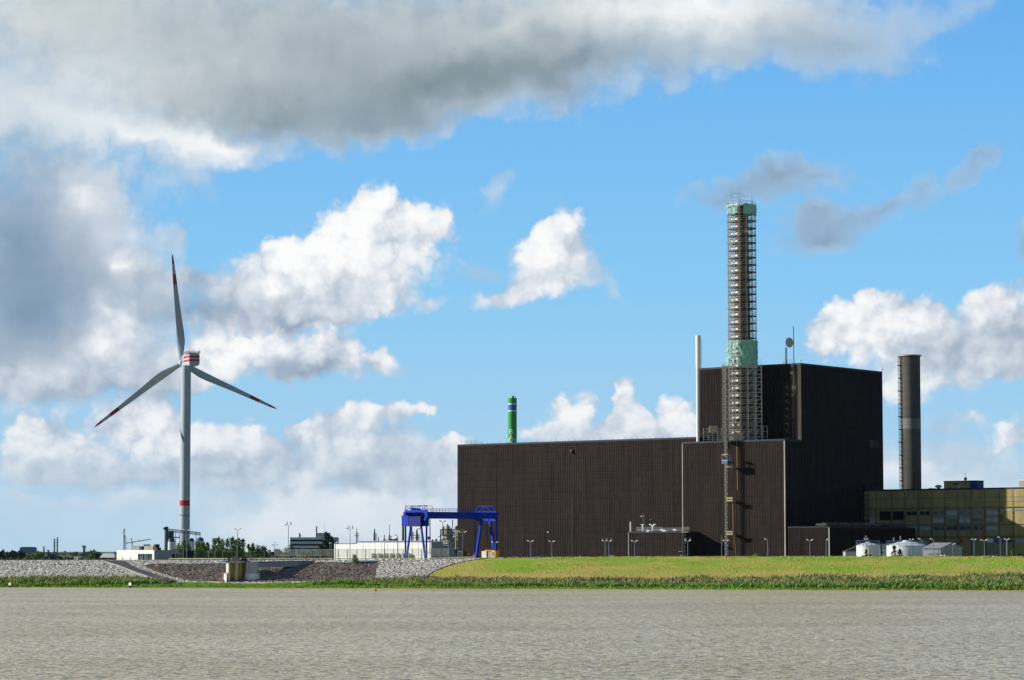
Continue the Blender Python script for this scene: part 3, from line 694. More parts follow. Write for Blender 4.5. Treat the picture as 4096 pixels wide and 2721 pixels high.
    a0 = PA - E1 * LA; a1 = PA - E1 * LR
    shell(t, [a0, a1, a1 + E2 * 45, a0 + E2 * 45], GZ, zA, M['brown'])
    # right end of the hall hidden behind the annex is closed by a return wall
    def onA(u, v, Y=730):
        L_ = on_line(PA, -E1, u, ZV(v, Y)); p = PA - E1 * L_; return flat(p, ZV(v, p.y))
    mb = MB(); p = onA(2290, 2230); q = onA(2285, 1990); mb.obox(flat(p, GZ) - E2 * .12, E1 * .16, E2 * .11, UP * (q.z - GZ)); part(t, 'downpipe', mb, M['darkmetal'])
    mb = MB(); p = onA(2284, 1812); mb.obox(p - E2 * .5, E1 * .7, E2 * .48, UP * .9); mb.obox(p + E1 * .2 - E2 * .9, E1 * .3, E2 * .4, UP * .3); part(t, 'vent_hood', mb, M['darkmetal'])
    mb = MB(); p = onA(2190, 2132); mb.obox(p - E2 * .15, E1 * .4, E2 * .14, UP * .4); part(t, 'wall_light', mb, M['steel'])
    # railings and small gear on its roof, left end
    mb = MB()
    def rail(u0, u1, v0, n, back=1.0, dbl=True):
        p, q = onA(u0, 1780) , onA(u1, 1780); p.z = q.z = zA; p = p + E2 * back; q = q + E2 * back; h = (1780 - v0) * .0705
        for i in range(n + 1):
            c = p.lerp(q, i / n); mb.bar(c, c + UP * h, .09)
        for f_ in ((1.0, .5) if dbl else (1.0,)): mb.bar(p + UP * h * f_, q + UP * h * f_, .08)
    rail(1856, 1898, 1763, 4, 1.0); rail(1860, 1902, 1766, 3, 3.0)
    mb.bar(flat(onA(1834, 1780) + E2, zA + .8), flat(onA(1852, 1780) + E2, zA + .8), .1); mb.bar(flat(onA(1852, 1780) + E2, zA), flat(onA(1852, 1780) + E2, zA + .8), .1)
    mb.bar(flat(onA(1834, 1780) + E2, zA + .8), flat(onA(1837, 1780) + E2, zA + 1.4), .1)
    part(t, 'roof_rail', mb, M['steel'])
    for i in range(34):
        u = 1920 + i * 25; p = onA(u, 1770); mb = MB(); mb.bar(flat(p + E2 * .6, zA), flat(p + E2 * .6, zA + .75), .045); part(t, 'lightning_rod', mb, M['darkmetal'])
    # low laboratory block in front
    FB = RB - E2 * 7.0; zF = ZV(2127, 690); Lr = on_line(FB, -E1, 2733, zF); Lf = on_line(FB, -E1, 2513, zF)
    t = thing('switch_house', 'small dark ribbed block with railings and vents on its roof, before the long hall', 'building', flat(FB - E1 * Lf, GZ))
    f0, f1 = FB - E1 * Lf, FB - E1 * Lr
    shell(t, [f0, f1, f1 + E2 * 6.8, f0 + E2 * 6.8], GZ, zF, M['brown'], .2)
    mb = MB(); mb.obox(flat(f0, GZ) - E2 * .07 - E1 * .02, E1 * .22, E2 * .05, UP * (zF - GZ - .2)); part(t, 'corner_trim', mb, M['trim'])
    mb = MB(); mb.obox(flat(f1, GZ) - E2 * .07 - E1 * .2, E1 * .2, E2 * .05, UP * (zF - GZ - .2)); part(t, 'corner_trim', mb, M['trim2'])
    def onF(u, back=1.5): L_ = on_line(FB + E2 * back, -E1, u, zF); return flat(FB + E2 * back - E1 * L_, zF)
    px = .0655
    mb = MB()
    p, q = onF(2545, .5), onF(2735, .5)
    for i in range(26):
        c = p.lerp(q, i / 25); mb.bar(c, c + UP * (1.0 if i < 22 else 1.3), .05)
    for h in (.35, .68, 1.0): mb.bar(p + UP * h, q + UP * h, .05)
    p, q = onF(2545, 4.5), onF(2650, 4.5)
    for i in range(13): c = p.lerp(q, i / 12); mb.bar(c, c + UP * 1.3, .05)
    for h in (.6, 1.3): mb.bar(p + UP * h, q + UP * h, .05)
    part(t, 'roof_rail', mb, M['steel'])
    mb = MB(); c = onF(2523); mb.box(c, .42, .42, 2.5, E1, E2); mb.box(c + UP * 2.5, .3, .3, .3, E1, E2); part(t, 'flue', mb, M['steel'])
    mb = MB(); c = onF(2571); mb.box(c, .45, .3, 1.9, E1, E2); mb.box(c + UP * 1.9, 1.2, .4, .15, E1, E2); part(t, 'vent_post', mb, M['steel'])
    mb = MB(); c = onF(2575, 2.5); mb.bar(c, c + UP * 5.0, .14); mb.bar(c + UP * 4.1, c + UP * 4.1 - E1 * .5, .08); mo = part(t, 'mast', mb, M['steel'])
    mb = MB(); mb.ell(c + UP * 4.15 - E1 * .65, V(.28, 0, 0), V(0, .28, 0), V(0, 0, .2), 8, 5); part(mo, 'light_cover', mb, M['white'])
    mb = MB(); c = onF(2611); mb.tube(c, c + UP * 1.5, .2, n=8); mb.tube(c + UP * 1.45, c + UP * 1.9 - E1 * .6, .18, n=8); mb.tube(c + UP * 1.45, c + UP * 1.9 + E1 * .6, .18, n=8)
    for s_ in (-1, 1): mb.ell(c + UP * 1.95 + E1 * .78 * s_, E1 * .42, E2 * .3, V(0, 0, .2), 10, 6)
    part(t, 'twin_vent', mb, M['white'], smooth=True)
    for u in (2597, 2662):
        mb = MB(); c = onF(u, 1.0); mb.ell(c + UP * .1, E1 * .8, E2 * .8, V(0, 0, .42), 14, 8); part(t, 'roof_dome', mb, M['white'], smooth=True)
    for (u, w, h) in ((2650, .9, .65), (2701, .9, .6)):
        mb = MB(); c = onF(u, 2.2); mb.box(c, w, .8, .2, E1, E2); mb.box(c + UP * .4, w * 1.1, .9, h * .6, E1, E2); mb.box(c, .3, .3, .5, E1, E2); part(t, 'air_unit', mb, M['white'])
    # black fan on a post behind it
    mb = MB(); c = onF(2606, 5.5); mb.tube(c, c + UP * 3.0, .12, n=6); mb.ell(c + UP * 3.2, E1 * .42, E2 * .3, V(0, 0, .38), 8, 6); mb.ell(c + UP * 2.0 + E1 * .8, E1 * .6, E2 * .3, V(0, 0, .35), 8, 6)
    part(t, 'exhaust_fan', mb, M['darkmetal'])
    # stair balcony at the right end
    mb = MB(); c = onF(2736, .4); mb.box(c + E1 * .6 - UP * .15, 2.2, 1.2, .12, E1, E2); mb.bar(c + E1 * .1 - UP * .1 - UP * (zF - GZ), c + E1 * .1, .16)
    for i in range(5): mb.bar(c + E1 * (-.4 + i * .5), c + E1 * (-.4 + i * .5) + UP * 1.2, .05)
    for h in (.5, .85, 1.2): mb.bar(c - E1 * .4 + UP * h, c + E1 * 1.7 + UP * h, .05)
    for i in range(7): mb.box(c + E1 * .35 - UP * (1.0 + i * 1.0), .3, .3, .18, E1, E2)
    part(t, 'stair_platform', mb, M['steel'])
    # right hand low block
    CE = Vector((XU(3318, 660, 14), 660, 0)); zE = ZV(2108, 660); Le = on_line(CE, -E1, 3152, zE)
    t = thing('low_annex', 'low dark block with lit ribbed front and long black side, left of the white tanks', 'building', flat(CE, GZ))
    shell(t, [CE - E1 * Le, CE, CE + E2 * 43, CE - E1 * Le + E2 * 43], GZ, zE, M['brown2'], .15)
    mb = MB(); mb.obox(flat(CE, GZ) - E2 * .07 - E1 * .3, E1 * .33, E2 * .05, UP * (zE - GZ - .2)); part(t, 'corner_trim', mb, M['trim'])
    # foil wrapped pipe bundle on its roof
    mb = MB(); rnd = random.Random(3); prev = None; n = 54
    mb2 = MB()
    for k in range(3):
        prev = None
        for i in range(n + 1):
            c = flat(CE - E1 * (3.2 - k * .9) + E2 * (.8 + i * .74), zE + .42 + .35 * (k == 1) + .12 * math.sin(i * 1.7 + k) * rnd.random())
            if prev is not None: mb.tube(prev, c, .34 + .1 * rnd.random(), .34 + .1 * rnd.random(), 8)
            prev = c
    mb.tube(flat(CE - E1 * 4.2 + E2 * .6, zE + .5), flat(CE - E1 * 1.0 + E2 * .6, zE + .5), .4, n=8)
    single('pipe_bundle', mb, M['trim2'], 'long bundle of wrapped pipes lying on the low dark roof behind the tanks', 'pipes', flat(CE - E1 * 2, zE))
    return dict(P0=P0, RB=RB, zt=zt, zB=zB, zA=zA, PA=PA, CE=CE, zE=zE, Ls=Ls)
def stacks(G):
    P0, RB, zB, zt = G['P0'], G['RB'], G['zB'], G['zt']
    off = 4.1
    base = P0 - E2 * off; L_ = on_line(base, -E1, 2969, 70); C = flat(base - E1 * L_, zB)
    ztop = ZV(826, C.y)
    t = thing('vent_stack', 'tall brown vent stack wrapped in scaffolding, rising in front of the dark reactor block', 'chimney', C)
    mb = MB(); H = ztop - zB
    mb.lathe(C, [(2.6, 0), (2.5, H * .1), (2.2, H * .35), (1.95, H * .7), (1.75, H - 1), (1.75, H)], 32); part(t, 'shaft', mb, M['shaft'], smooth=True)
    for z_ in range(6, int(H), 6): mb = MB(); mb.ring(C, 1.7 + .8 * (1 - z_ / H), 1.86 + .8 * (1 - z_ / H), z_, z_ + .12, 24); part(t, 'steel_band', mb, M['darkmetal'])
    # scaffolding
    s = thing('scaffolding', 'tube scaffolding with white landings and green nets, standing all round the tall stack', 'scaffolding', C + V(0, 0, .02))
    lift = 1.94; nl = int((H + 1.0) / lift); zs = [zB + i * lift for i in range(nl + 1)]
    zwide = ZV(1470, C.y)
    ro, ri = 3.75, 2.75
    mb = MB(); n = 12
    def pt(i, r, z): a = 2 * math.pi * (i + .5) / n; return V(C.x + r * math.cos(a), C.y + r * math.sin(a), z)
    for i in range(n):
        mb.bar(pt(i, ro, zB), pt(i, ro, zs[-1] + 1.2), .11); mb.bar(pt(i, ri, zB), pt(i, ri, zs[-1]), .10)
    part(s, 'standards', mb, M['scaf'])
    mb = MB()
    for z in zs:
        for i in range(n):
            if int(round((z - zB) / lift)) % 3 == 0: a = pt(i, ro, z); mb.bar(a, a + flat(a - C).normalized() * .55, .05)
            for (r, dz) in ((ro, 0), (ro, .5), (ro, 1.0), (ri, 0)):
                mb.bar(pt(i, r, z + dz), pt(i + 1, r, z + dz), .07)
            mb.bar(pt(i, ri, z), pt(i, ro, z), .07)
    part(s, 'ledgers', mb, M['scaf'])
    for k, z in enumerate(zs[:-1]):
        for i in (k % n, (k + 4) % n, (k + 8) % n): mb = MB(); mb.bar(pt(i, ro, z), pt(i + 1, ro, z + lift), .06); part(s, 'brace', mb, M['scaf'])
    dm = M['darkmetal']; deckm = pmat('scaffold_deck', (112, 102, 88), .8, .3, 1.0)
    # decks cover all of the ring but the ladder bay on the left
    for k, z in enumerate(zs[1:], 1):
        mb = MB(); mb.ring(C, 2.05 if z > zB + 30 else 2.45, ro + .1, z - .10 - zB, z - .04 - zB, 24, -95, 165); part(s, 'deck', mb, deckm)
        mb = MB(); 
        # landing boxed with white sheet in the ladder bay
        q0 = V(C.x - 2.95, C.y - 1.9, z - .06); q1 = V(C.x - 1.45, C.y - 3.35, z - .06); dd = (q1 - q0); nn = V(dd.y, -dd.x, 0).normalized()
        nn = nn if nn.x < 0 else -nn
        mb.obox(q0, dd, -nn * .9, UP * .08); mb.obox(q0 + nn * .02, dd, nn * .05, UP * .52); part(s, 'landing', mb, M['white'])
    # upright white ladder
    mb = MB(); x0 = C.x - 3.45
    for dx_ in (-.22, .22): mb.bar(V(x0 + dx_, C.y - 2.7, zB), V(x0 + dx_, C.y - 2.7, zs[-1]), .10)
    for i in range(int(H / .35)): mb.bar(V(x0 - .22, C.y - 2.7, zB + i * .35), V(x0 + .22, C.y - 2.7, zB + i * .35), .06)
    part(s, 'ladder', mb, M['white'])
    # wider bay round the foot, up to the level of the block behind
    mb = MB(); W = 4.9
    xs = [-5.5, -4.0, -2.6, 1.1, 3.0, 4.6]
    for x in xs: mb.bar(V(C.x + x, C.y - 4.0, zB), V(C.x + x, C.y - 4.0, zwide + .6), .13)
    for x in (-5.5, -4.0, 3.0, 4.6): mb.bar(V(C.x + x, C.y - 2.4, zB), V(C.x + x, C.y - 2.4, zwide + .6), .11)
    z = zB
    while z < zwide:
        for dz in (0, 1.0): mb.bar(V(C.x - 5.9, C.y - 4.0, z + dz), V(C.x + 4.9, C.y - 4.0, z + dz), .075)
        mb.bar(V(C.x + 3.0, C.y - 2.4, z), V(C.x + 4.9, C.y - 2.4, z), .075)
        mb.bar(V(C.x - 5.5, C.y - 4.0, z), V(C.x - 4.0, C.y - 4.0, z + lift), .07)
        mb.bar(V(C.x + 1.1, C.y - 4.0, z), V(C.x + 3.0, C.y - 4.0, z + lift), .07)
        mb.bar(V(C.x + 3.0, C.y - 3.9, z), V(C.x + 4.6, C.y - 3.9, z + lift), .07)
        z += lift
    part(s, 'outer_frame', mb, M['scaf'])
    # working platform on the annex roof, left of the stack, with boards and rails
    mb = MB()
    y = C.y - 3.9
    for x in [-10.6, -9.4, -8.2, -7.0, -5.9]:
        mb.bar(V(C.x + x, y, zB), V(C.x + x, y, zB + 3.4), .09); mb.bar(V(C.x + x, y + 1.6, zB), V(C.x + x, y + 1.6, zB + 3.4), .09)
    for h in (.3, .9, 1.4, 2.4, 3.0): mb.bar(V(C.x - 10.8, y, zB + h), V(C.x - 5.5, y, zB + h), .07)
    for x in (-9.4, -7.0): mb.bar(V(C.x + x, y, zB + .3), V(C.x + x + 1.2, y, zB + 2.4), .06)
    for x in (4.9, 6.0): mb.bar(V(C.x + x, y, zB), V(C.x + x, y, zB + 3.9), .1)
    for h in (1.0, 2.4, 3.8): mb.bar(V(C.x + 1.5, y, zB + h), V(C.x + 6.0, y, zB + h), .07)
    part(s, 'side_frame', mb, M['scaf'])
    mb = MB(); mb.box(V(C.x - 8.4, y + .8, zB + 1.95), 5.0, 1.5, .12); part(s, 'side_deck', mb, M['wood'])
    mb = MB(); mb.box(V(C.x - 8.0, y + .9, zB + 2.2), 2.0, .9, 1.7); single('material_box', mb, M['wood'], 'pale wooden box on the platform beside the foot of the stack', 'box', V(C.x - 8, y + .9, zB + 2.2))
    mb = MB(); mb.box(V(C.x - 8.0, y + 2.0, zB), 2.2, .3, 1.8); part(s, 'site_door', mb, M['darkmetal'])
    mb = MB(); mb.box(V(C.x - 1.5, C.y - 3.3, zB + .05), 2.6, .12, 2.2); mb.box(V(C.x - 1.6, C.y - 3.2, zB + 3.0), 2.0, .12, 1.6); part(s, 'board_hoarding', mb, M['wood'])
    # rails above the top
    mb = MB(); zt2 = zs[-1]
    for (x, y_, h) in ((-3.9, 0, 1.6), (-3.4, 0, 1.6), (-2.95, -.5, 3.7), (-2.5, -.5, 3.5), (-1.1, -.8, 3.7), (-.65, -.8, 3.9), (-.3, -.8, 3.2), (.3, -.5, 3.0), (2.6, -.5, 2.7), (3.0, -.5, 2.6)):
        mb.bar(V(C.x + x, C.y + y_, zt2), V(C.x + x, C.y + y_, zt2 + h), .07)
    for (x0_, x1_, h0, h1) in ((-3.9, -3.3, 1.6, 1.6), (-2.95, -.6, 2.3, 2.4), (-2.95, -.6, 3.4, 3.5), (-2.5, -.3, 1.6, 1.7), (-.65, .9, 3.7, 2.7), (.3, 3.0, 2.7, 2.8), (.3, 3.0, 1.6, 1.5), (-1.1, .6, 2.2, .6)):
        mb.bar(V(C.x + x0_, C.y - .7, zt2 + h0), V(C.x + x1_, C.y - .7, zt2 + h1), .055)
    part(s, 'top_rail', mb, M['scaf'])
    # nets: cloth hung outside the tubes
    rn = random.Random(4)
    def cloth(a0, a1, z0, z1, r, amp, na=26, nz=14, flare=0.0):
        mb = MB(); vs = []
        for j in range(nz + 1):
            for i in range(na + 1):
                a = math.radians(a0 + (a1 - a0) * i / na); zz = z0 + (z1 - z0) * j / nz
                rr_ = r + amp * (math.sin(i * 1.3 + j * .7) * .5 + math.sin(j * 2.1 + i * .4) * .4 + rn.uniform(-.4, .4)) + flare * (1 - j / nz)
                vs.append(V(C.x + rr_ * math.cos(a), C.y + rr_ * math.sin(a), zz + (amp * .5 * math.sin(i * .9) if j in (0, nz) else 0)))
        fs = [(j * (na + 1) + i, j * (na + 1) + i + 1, (j + 1) * (na + 1) + i + 1, (j + 1) * (na + 1) + i) for j in range(nz) for i in range(na)]
        return mb.add(vs, fs)
    netthin = bpy.data.materials.new('thin_netting'); netthin.use_nodes = True; q = NT(netthin.node_tree)
    b = q.nd('ShaderNodeBsdfPrincipled'); o = q.nd('ShaderNodeOutputMaterial'); q.L.new(b.outputs[0], o.inputs[0]); b.inputs['Base Color'].default_value = lin((170, 226, 204)); b.inputs['Roughness'].default_value = .8
    g_ = q.nd('ShaderNodeNewGeometry'); nn = q.noise(g_.outputs['Position'], .9, 4, .6); q.L.new(q.ss(nn.outputs[0], .36, .66, .0, .8), b.inputs['Alpha'])
    zn0, zn1 = ZV(1476, C.y), ZV(1364, C.y)
    part(s, 'safety_net', cloth(-98, 12, zn0, zn1, ro + .22, .10), M['net'], 'smooth green sheet on the right side', smooth='all')
    part(s, 'safety_net', cloth(150, 262, zn0 + .6, zn1, ro + .30, .16, flare=.25), netthin, 'thin crumpled green net on the left side', smooth='all')
    part(s, 'safety_net', cloth(-88, 30, ZV(863, C.y), ZV(822, C.y), ro + .15, .12, 26, 6), M['net'], 'green sheet round the top on the right', smooth='all')
    part(s, 'safety_net', cloth(150, 250, ZV(860, C.y), ZV(822, C.y), ro + .15, .15, 22, 6), netthin, 'thin green net round the top on the left', smooth='all')
    yz = ZV(936, C.y); mb = MB(); c = V(C.x + .9, C.y - ro - .2, yz)
    mb.add([c + V(-.45, 0, 0), c + V(.45, 0, 0), c + V(.45, .1, .45), c + V(.1, .05, .85), c + V(-.4, 0, .5), c + V(-.45, .15, 0), c + V(.45, .15, 0), c + V(.45, .2, .45), c + V(.1, .2, .85), c + V(-.4, .15, .5)],
           [(0, 1, 2, 3, 4), (9, 8, 7, 6, 5), (0, 5, 6, 1), (1, 6, 7, 2), (2, 7, 8, 3), (3, 8, 9, 4), (4, 9, 5, 0)])
    single('yellow_tarpaulin', mb, pmat('yellow_cloth', (224, 204, 30), .7, .1), 'small yellow cloth tied high up on the stack scaffolding', 'cloth', c)
    # goods hoist: lattice mast in front of the annex
    mp = RB - E2 * 2.6; Lm = on_line(mp, -E1, 2904, 30); mpos = flat(mp - E1 * Lm, GZ); zm = ZV(1462, mpos.y)
    t = thing('goods_hoist', 'lattice mast of a goods hoist standing against the brown annex wall', 'hoist', mpos)
    mb = MB(); w = .30
    for sx in (-1, 1):
        for sy in (-1, 1): mb.bar(mpos + E1 * w * sx + E2 * w * sy, flat(mpos + E1 * w * sx + E2 * w * sy, zm), .10)
    z = GZ; k = 0
    while z < zm - .8:
        for sy in (-1, 1):
            mb.bar(flat(mpos - E1 * w + E2 * w * sy, z), flat(mpos + E1 * w + E2 * w * sy, z), .09)
            mb.bar(flat(mpos - E1 * w * (1 if k % 2 else -1) + E2 * w * sy, z), flat(mpos + E1 * w * (1 if k % 2 else -1) + E2 * w * sy, z + .75), .06)
        for sx in (-1, 1): mb.bar(flat(mpos - E2 * w + E1 * w * sx, z), flat(mpos + E2 * w + E1 * w * sx, z), .07)
        z += .75; k += 1
    part(t, 'mast', mb, M['trim'])
    for (v0, v1) in ((1870, 1860), (2006, 1989), (2140, 2124)):
        zb, zh = ZV(v0, mpos.y), ZV(v1, mpos.y); mb = MB(); c = flat(mpos + E1 * .35, zb)
        mb.obox(c - E2 * .5, E1 * 2.0, E2 * 2.6, UP * .12)
        for f_ in (.0, .6): mb.obox(c - E2 * .52 + UP * (zh - zb) * f_, E1 * 2.0, E2 * .05, UP * (zh - zb) * .36)
        mb.obox(c - E1 * .02 - E2 * .5, E1 * .04, E2 * 2.4, UP * (zh - zb) * .9)
        for i in range(4): mb.bar(c - E2 * .5 + E1 * (.05 + i * .62), c - E2 * .5 + E1 * (.05 + i * .62) + UP * (zh - zb), .08)
        mb.bar(flat(mpos, zb + .3), flat(mpos + E2 * 2.6 + E1 * .8, zb + .3), .1)
        part(t, 'landing', mb, M['wood'])
    zc0, zc1 = ZV(1857, mpos.y), ZV(1820, mpos.y); c = flat(mpos + E1 * -.1, zc0)
    cage = thing('hoist_cage', 'blue hoist cage with white frame stopped high on the lattice mast', 'hoist cage', c)
    mb = MB(); bl = pmat('cage_blue', (66, 110, 176), .5, .2); hh = zc1 - zc0
    mb.obox(c - E2 * 1.7, E1 * 1.65, E2 * 1.3, UP * hh * .38); part(cage, 'lower_panel', mb, bl)
    mb = MB()
    for (a_, b_) in ((0, 1.7), (1.6, 1.7), (0, .4), (1.6, .4)): mb.bar(c + E1 * a_ - E2 * b_, c + E1 * a_ - E2 * b_ + UP * hh, .13)
    for (p_, q_) in (((0, 1.7), (1.6, 1.7)), ((0, .4), (1.6, .4)), ((0, 1.7), (0, .4)), ((1.6, 1.7), (1.6, .4))):
        for f_ in (.4, 1.0): mb.bar(c + E1 * p_[0] - E2 * p_[1] + UP * hh * f_, c + E1 * q_[0] - E2 * q_[1] + UP * hh * f_, .11)
    part(cage, 'frame', mb, M['white'])
    mb = MB(); mb.obox(c - E2 * 1.6 + UP * hh, E1 * 1.6, E2 * 1.2, UP * .1); part(cage, 'roof', mb, M['trim'])
    mb = MB(); mb.obox(c + E1 * .35 - E2 * 1.45 + UP * hh * .38, E1 * .5, E2 * .4, UP * .75); part(cage, 'control_box', mb, pmat('navy', (26, 34, 70), .5))
    mb = MB(); mb.obox(c + E1 * 1.75 - E2 * 1.0 + UP * .15, E1 * .9, E2 * .7, UP * .75); part(cage, 'drive_unit', mb, pmat('teal', (46, 84, 110), .5))
    # yellow hoses hanging down the wall
    yel = pmat('yellow_hose', (196, 168, 56), .6, .2)
    mb = MB(); q0 = flat(RB - E1 * on_line(RB, -E1, 2950, 20), 0) - E2 * .12
    mb.bar(flat(q0, zB), flat(q0 + E1 * .1, ZV(1960, 690)), .09); single('yellow_hose', mb, yel, 'yellow hose hanging from the roof edge down the upper annex wall', 'hose', flat(q0, ZV(1960, 690)))
    mb = MB(); a_ = mpos + E1 * 2.0; mb.bar(flat(a_, ZV(2015, 690)), flat(a_ + E1 * .1, ZV(2120, 690)), .08); mb.bar(flat(a_ + E1 * .1, ZV(2120, 690)), flat(a_ + E1 * .95 + E2 * .3, GZ), .08)
    single('yellow_hose', mb, yel, 'yellow hose slanting down from the middle hoist landing to the ground', 'hose', flat(a_, GZ))
    # white flue at the left edge of the annex roof
    q = RB + E2 * .9; Lq = on_line(q, -E1, 2791.5, 45); c = flat(q - E1 * Lq, zB); z1, z2 = ZV(1480, c.y), ZV(1341, c.y)
    t = thing('white_flue', 'slim white vent pipe standing at the left edge of the reactor block', 'chimney', c)
    mb = MB(); mb.lathe(c, [(.47, 0), (.47, .3), (.42, .5), (.42, z1 - zB), (.5, z1 - zB + .1), (.42, z1 - zB + .3)], 20); part(t, 'lower_pipe', mb, M['white'], smooth=True)
    mb = MB(); mb.lathe(c + V(.16, 0, 0), [(.6, z1 - zB + .31), (.68, z1 - zB + .9), (.70, z2 - zB - .9), (.72, z2 - zB - .6), (.68, z2 - zB - .2), (.45, z2 - zB)], 20); part(t, 'upper_pipe', mb, M['white'], smooth=True)
    mb = MB()
    for dx_ in (.75, .98): mb.bar(V(c.x + .16 + dx_, c.y, z1), V(c.x + .16 + dx_, c.y, z2 - .8), .05)
    part(t, 'ladder', mb, M['steel'])
    # dish and masts on the reactor roof
    q = P0 + E2 * 1.2; c = flat(q - E1 * on_line(q, -E1, 3145, zt), zt); zc = ZV(1371, c.y)
    t = thing('dish_antenna', 'round grey dish on a pale post on the roof of the tall dark block', 'antenna', c)
    mb = MB(); mb.tube(c, flat(c, ZV(1390, c.y)), .27, n=12); part(t, 'post', mb, M['white'], smooth=True)
    mb = MB(); dc = V(c.x + .85, c.y - .3, zc); ax = V(.35, -1, .05).normalized(); sx = ax.cross(UP).normalized(); sz = sx.cross(ax)
    mb.ell(dc, sx * 1.15, sz * 1.32, ax * .28, 24, 8); part(t, 'dish', mb, pmat('dish_grey', (186, 190, 182), .7, .2), smooth=True)
    c = flat(P0 - E1 * on_line(P0, -E1, 3177, zt), 0) - E2 * .2; zb = ZV(1498, c.y); ztp = ZV(1305, c.y)
    t = thing('antenna_mast', 'thin dark mast fixed to the right end of the tall dark block', 'mast', flat(c, zb))
    mb = MB(); mb.bar(flat(c, zb), flat(c, ztp), .17); z = zb
    mb.bar(flat(c - E1 * .25, zb + .3), flat(c + E1 * .25, zb + .3), .1)
    part(t, 'mast_tube', mb, M['darkmetal'])
    # round concrete chimney behind the office block
    Y = 745; c = V(XU(3653, Y, 8), Y, GZ); ztc = ZV(1425, Y); r0, r1 = 39.0 / F * Y, 40.5 / F * Y; H = ztc - GZ
    c.x = XU(3645, Y, 30)
    t = thing('concrete_chimney', 'round grey concrete chimney with one paler band, behind the olive office building', 'chimney', c)
    con = pmat('chimney_concrete', (98, 97, 92), .9, .35, .35, streak=True, bump=.2)
    conb = pmat('chimney_pale_band', (136, 136, 130), .9, .3, .35, streak=True)
    zb0, zb1 = ZV(1716, Y) - GZ, ZV(1676, Y) - GZ
    R_ = lambda h: r0 + (r1 - r0) * h / H
    mb = MB(); prof = []; h = 0
    while h < zb0 - .1: prof += [(R_(h), h), (R_(h), min(h + 2.35, zb0))]; h += 2.4
    mb.lathe(c, [(R_(0), 0), (R_(zb0), zb0)], 48); mb.lathe(c, [(R_(zb1), zb1), (R_(H), H)], 48); part(t, 'shaft', mb, con, smooth=True)
    mb = MB(); mb.lathe(c, [(R_(zb0) + .02, zb0), (R_(zb1) + .02, zb1)], 48); part(t, 'pale_band', mb, conb, smooth=True)
    mb = MB(); mb.ring(c, r1 - .3, r1 + .35, H - .1, H + .25, 36); part(t, 'rim', mb, M['trim'])
    mb = MB(); h = 2.4
    while h < H: mb.ring(c, R_(h), R_(h) + .035, h, h + .06, 40); h += 2.4
    part(t, 'joint', mb, pmat('joint_grey', (84, 80, 72), .9))
    mb = MB(); a = math.radians(200)
    for k, (dr) in enumerate((.25, .8)):
        for da in (-.07, .07): mb.bar(V(c.x + (r0 + dr) * math.cos(a + da), c.y + (r0 + dr) * math.sin(a + da), GZ), V(c.x + (r1 + dr) * math.cos(a + da), c.y + (r1 + dr) * math.sin(a + da), ztc), .08)
    h = 1.0; k = 0
    while h < H:
        mb.box(V(c.x + (r0 + .5) * math.cos(a), c.y + (r0 + .5) * math.sin(a), GZ + h), 1.2 if k % 2 else .7, .4, .07 if k % 3 else .3); h += 1.2; k += 1
    part(t, 'ladder', mb, M['darkmetal'])
    # far green chimney with its letters
    Y = 1900; c = V(XU(2049.5, Y, 60), Y, 1.0); zt3 = ZV(1593, Y); r = 17.5 / F * Y
    t = thing('green_chimney', 'green chimney with blue and white bands and white letters, behind the long hall', 'chimney', c)
    gm = pmat('chimney_green', (52, 164, 72), .6, .2, .05, (44, 146, 66)); bm_ = pmat('chimney_blue', (38, 112, 196), .6); wm = M['white']
    def band(v0, v1, rr): z0, z1 = ZV(v0, Y), ZV(v1, Y); mb = MB(); mb.lathe(V(c.x, c.y, 0), [(rr, z0), (rr, z1)], 40); return mb
    b1 = MB(); b1.lathe(V(c.x, c.y, 0), [(r, 1.0), (r, ZV(1647, Y))], 40); b1.lathe(V(c.x, c.y, 0), [(r, ZV(1614.5, Y)), (r, zt3)], 40); part(t, 'shaft', b1, gm, smooth=True)
    part(t, 'white_band', band(1619.5, 1614.5, r), wm, smooth=True); part(t, 'blue_band', band(1642, 1619.5, r), bm_, smooth=True); part(t, 'white_band', band(1647, 1642, r), wm, smooth=True)
    for v in (1757, 1764.5): part(t, 'thin_ring', band(v + .7, v - .7, r + .05), wm, smooth=True)
    mb = MB(); mb.lathe(V(c.x, c.y, zt3), [(1.35, 0), (1.35, 1.6), (1.1, 1.7)], 16); mb.tube(V(c.x + 2.1, c.y, zt3), V(c.x + 2.1, c.y, zt3 + 1.6), .25, n=6); part(t, 'inner_pipe', mb, M['steel'], smooth=True)
    lh = 20 / F * Y; a0 = math.radians(-90 - 17)
    for k, ch in enumerate('BAYER'):
        v_top = 1717 + k * 23.7; z_b = ZV(v_top + 20, Y)
        cu = bpy.data.curves.new('letter', 'FONT'); cu.body = ch; cu.align_x = 'CENTER'; cu.size = lh / .70; cu.extrude = .04; cu.offset = .07
        tmp = bpy.data.objects.new('letter', cu); col.objects.link(tmp); dg = bpy.context.evaluated_depsgraph_get(); me = bpy.data.meshes.new_from_object(tmp.evaluated_get(dg)); bpy.data.objects.remove(tmp)
        # bend the letter round the shaft
        xs_ = [v.co.x for v in me.vertices]; cx_ = (min(xs_) + max(xs_)) / 2
        mb = MB(); vs = []
        for v in me.vertices:
            ang = a0 + (v.co.x - cx_) / r; rr = r + .10 + v.co.z; vs.append(V(c.x + rr * math.cos(ang), c.y + rr * math.sin(ang), z_b + v.co.y))
        mb.add(vs, [tuple(p.vertices) for p in me.polygons]); part(t, 'letter', mb, wm, 'white letter ' + ch)
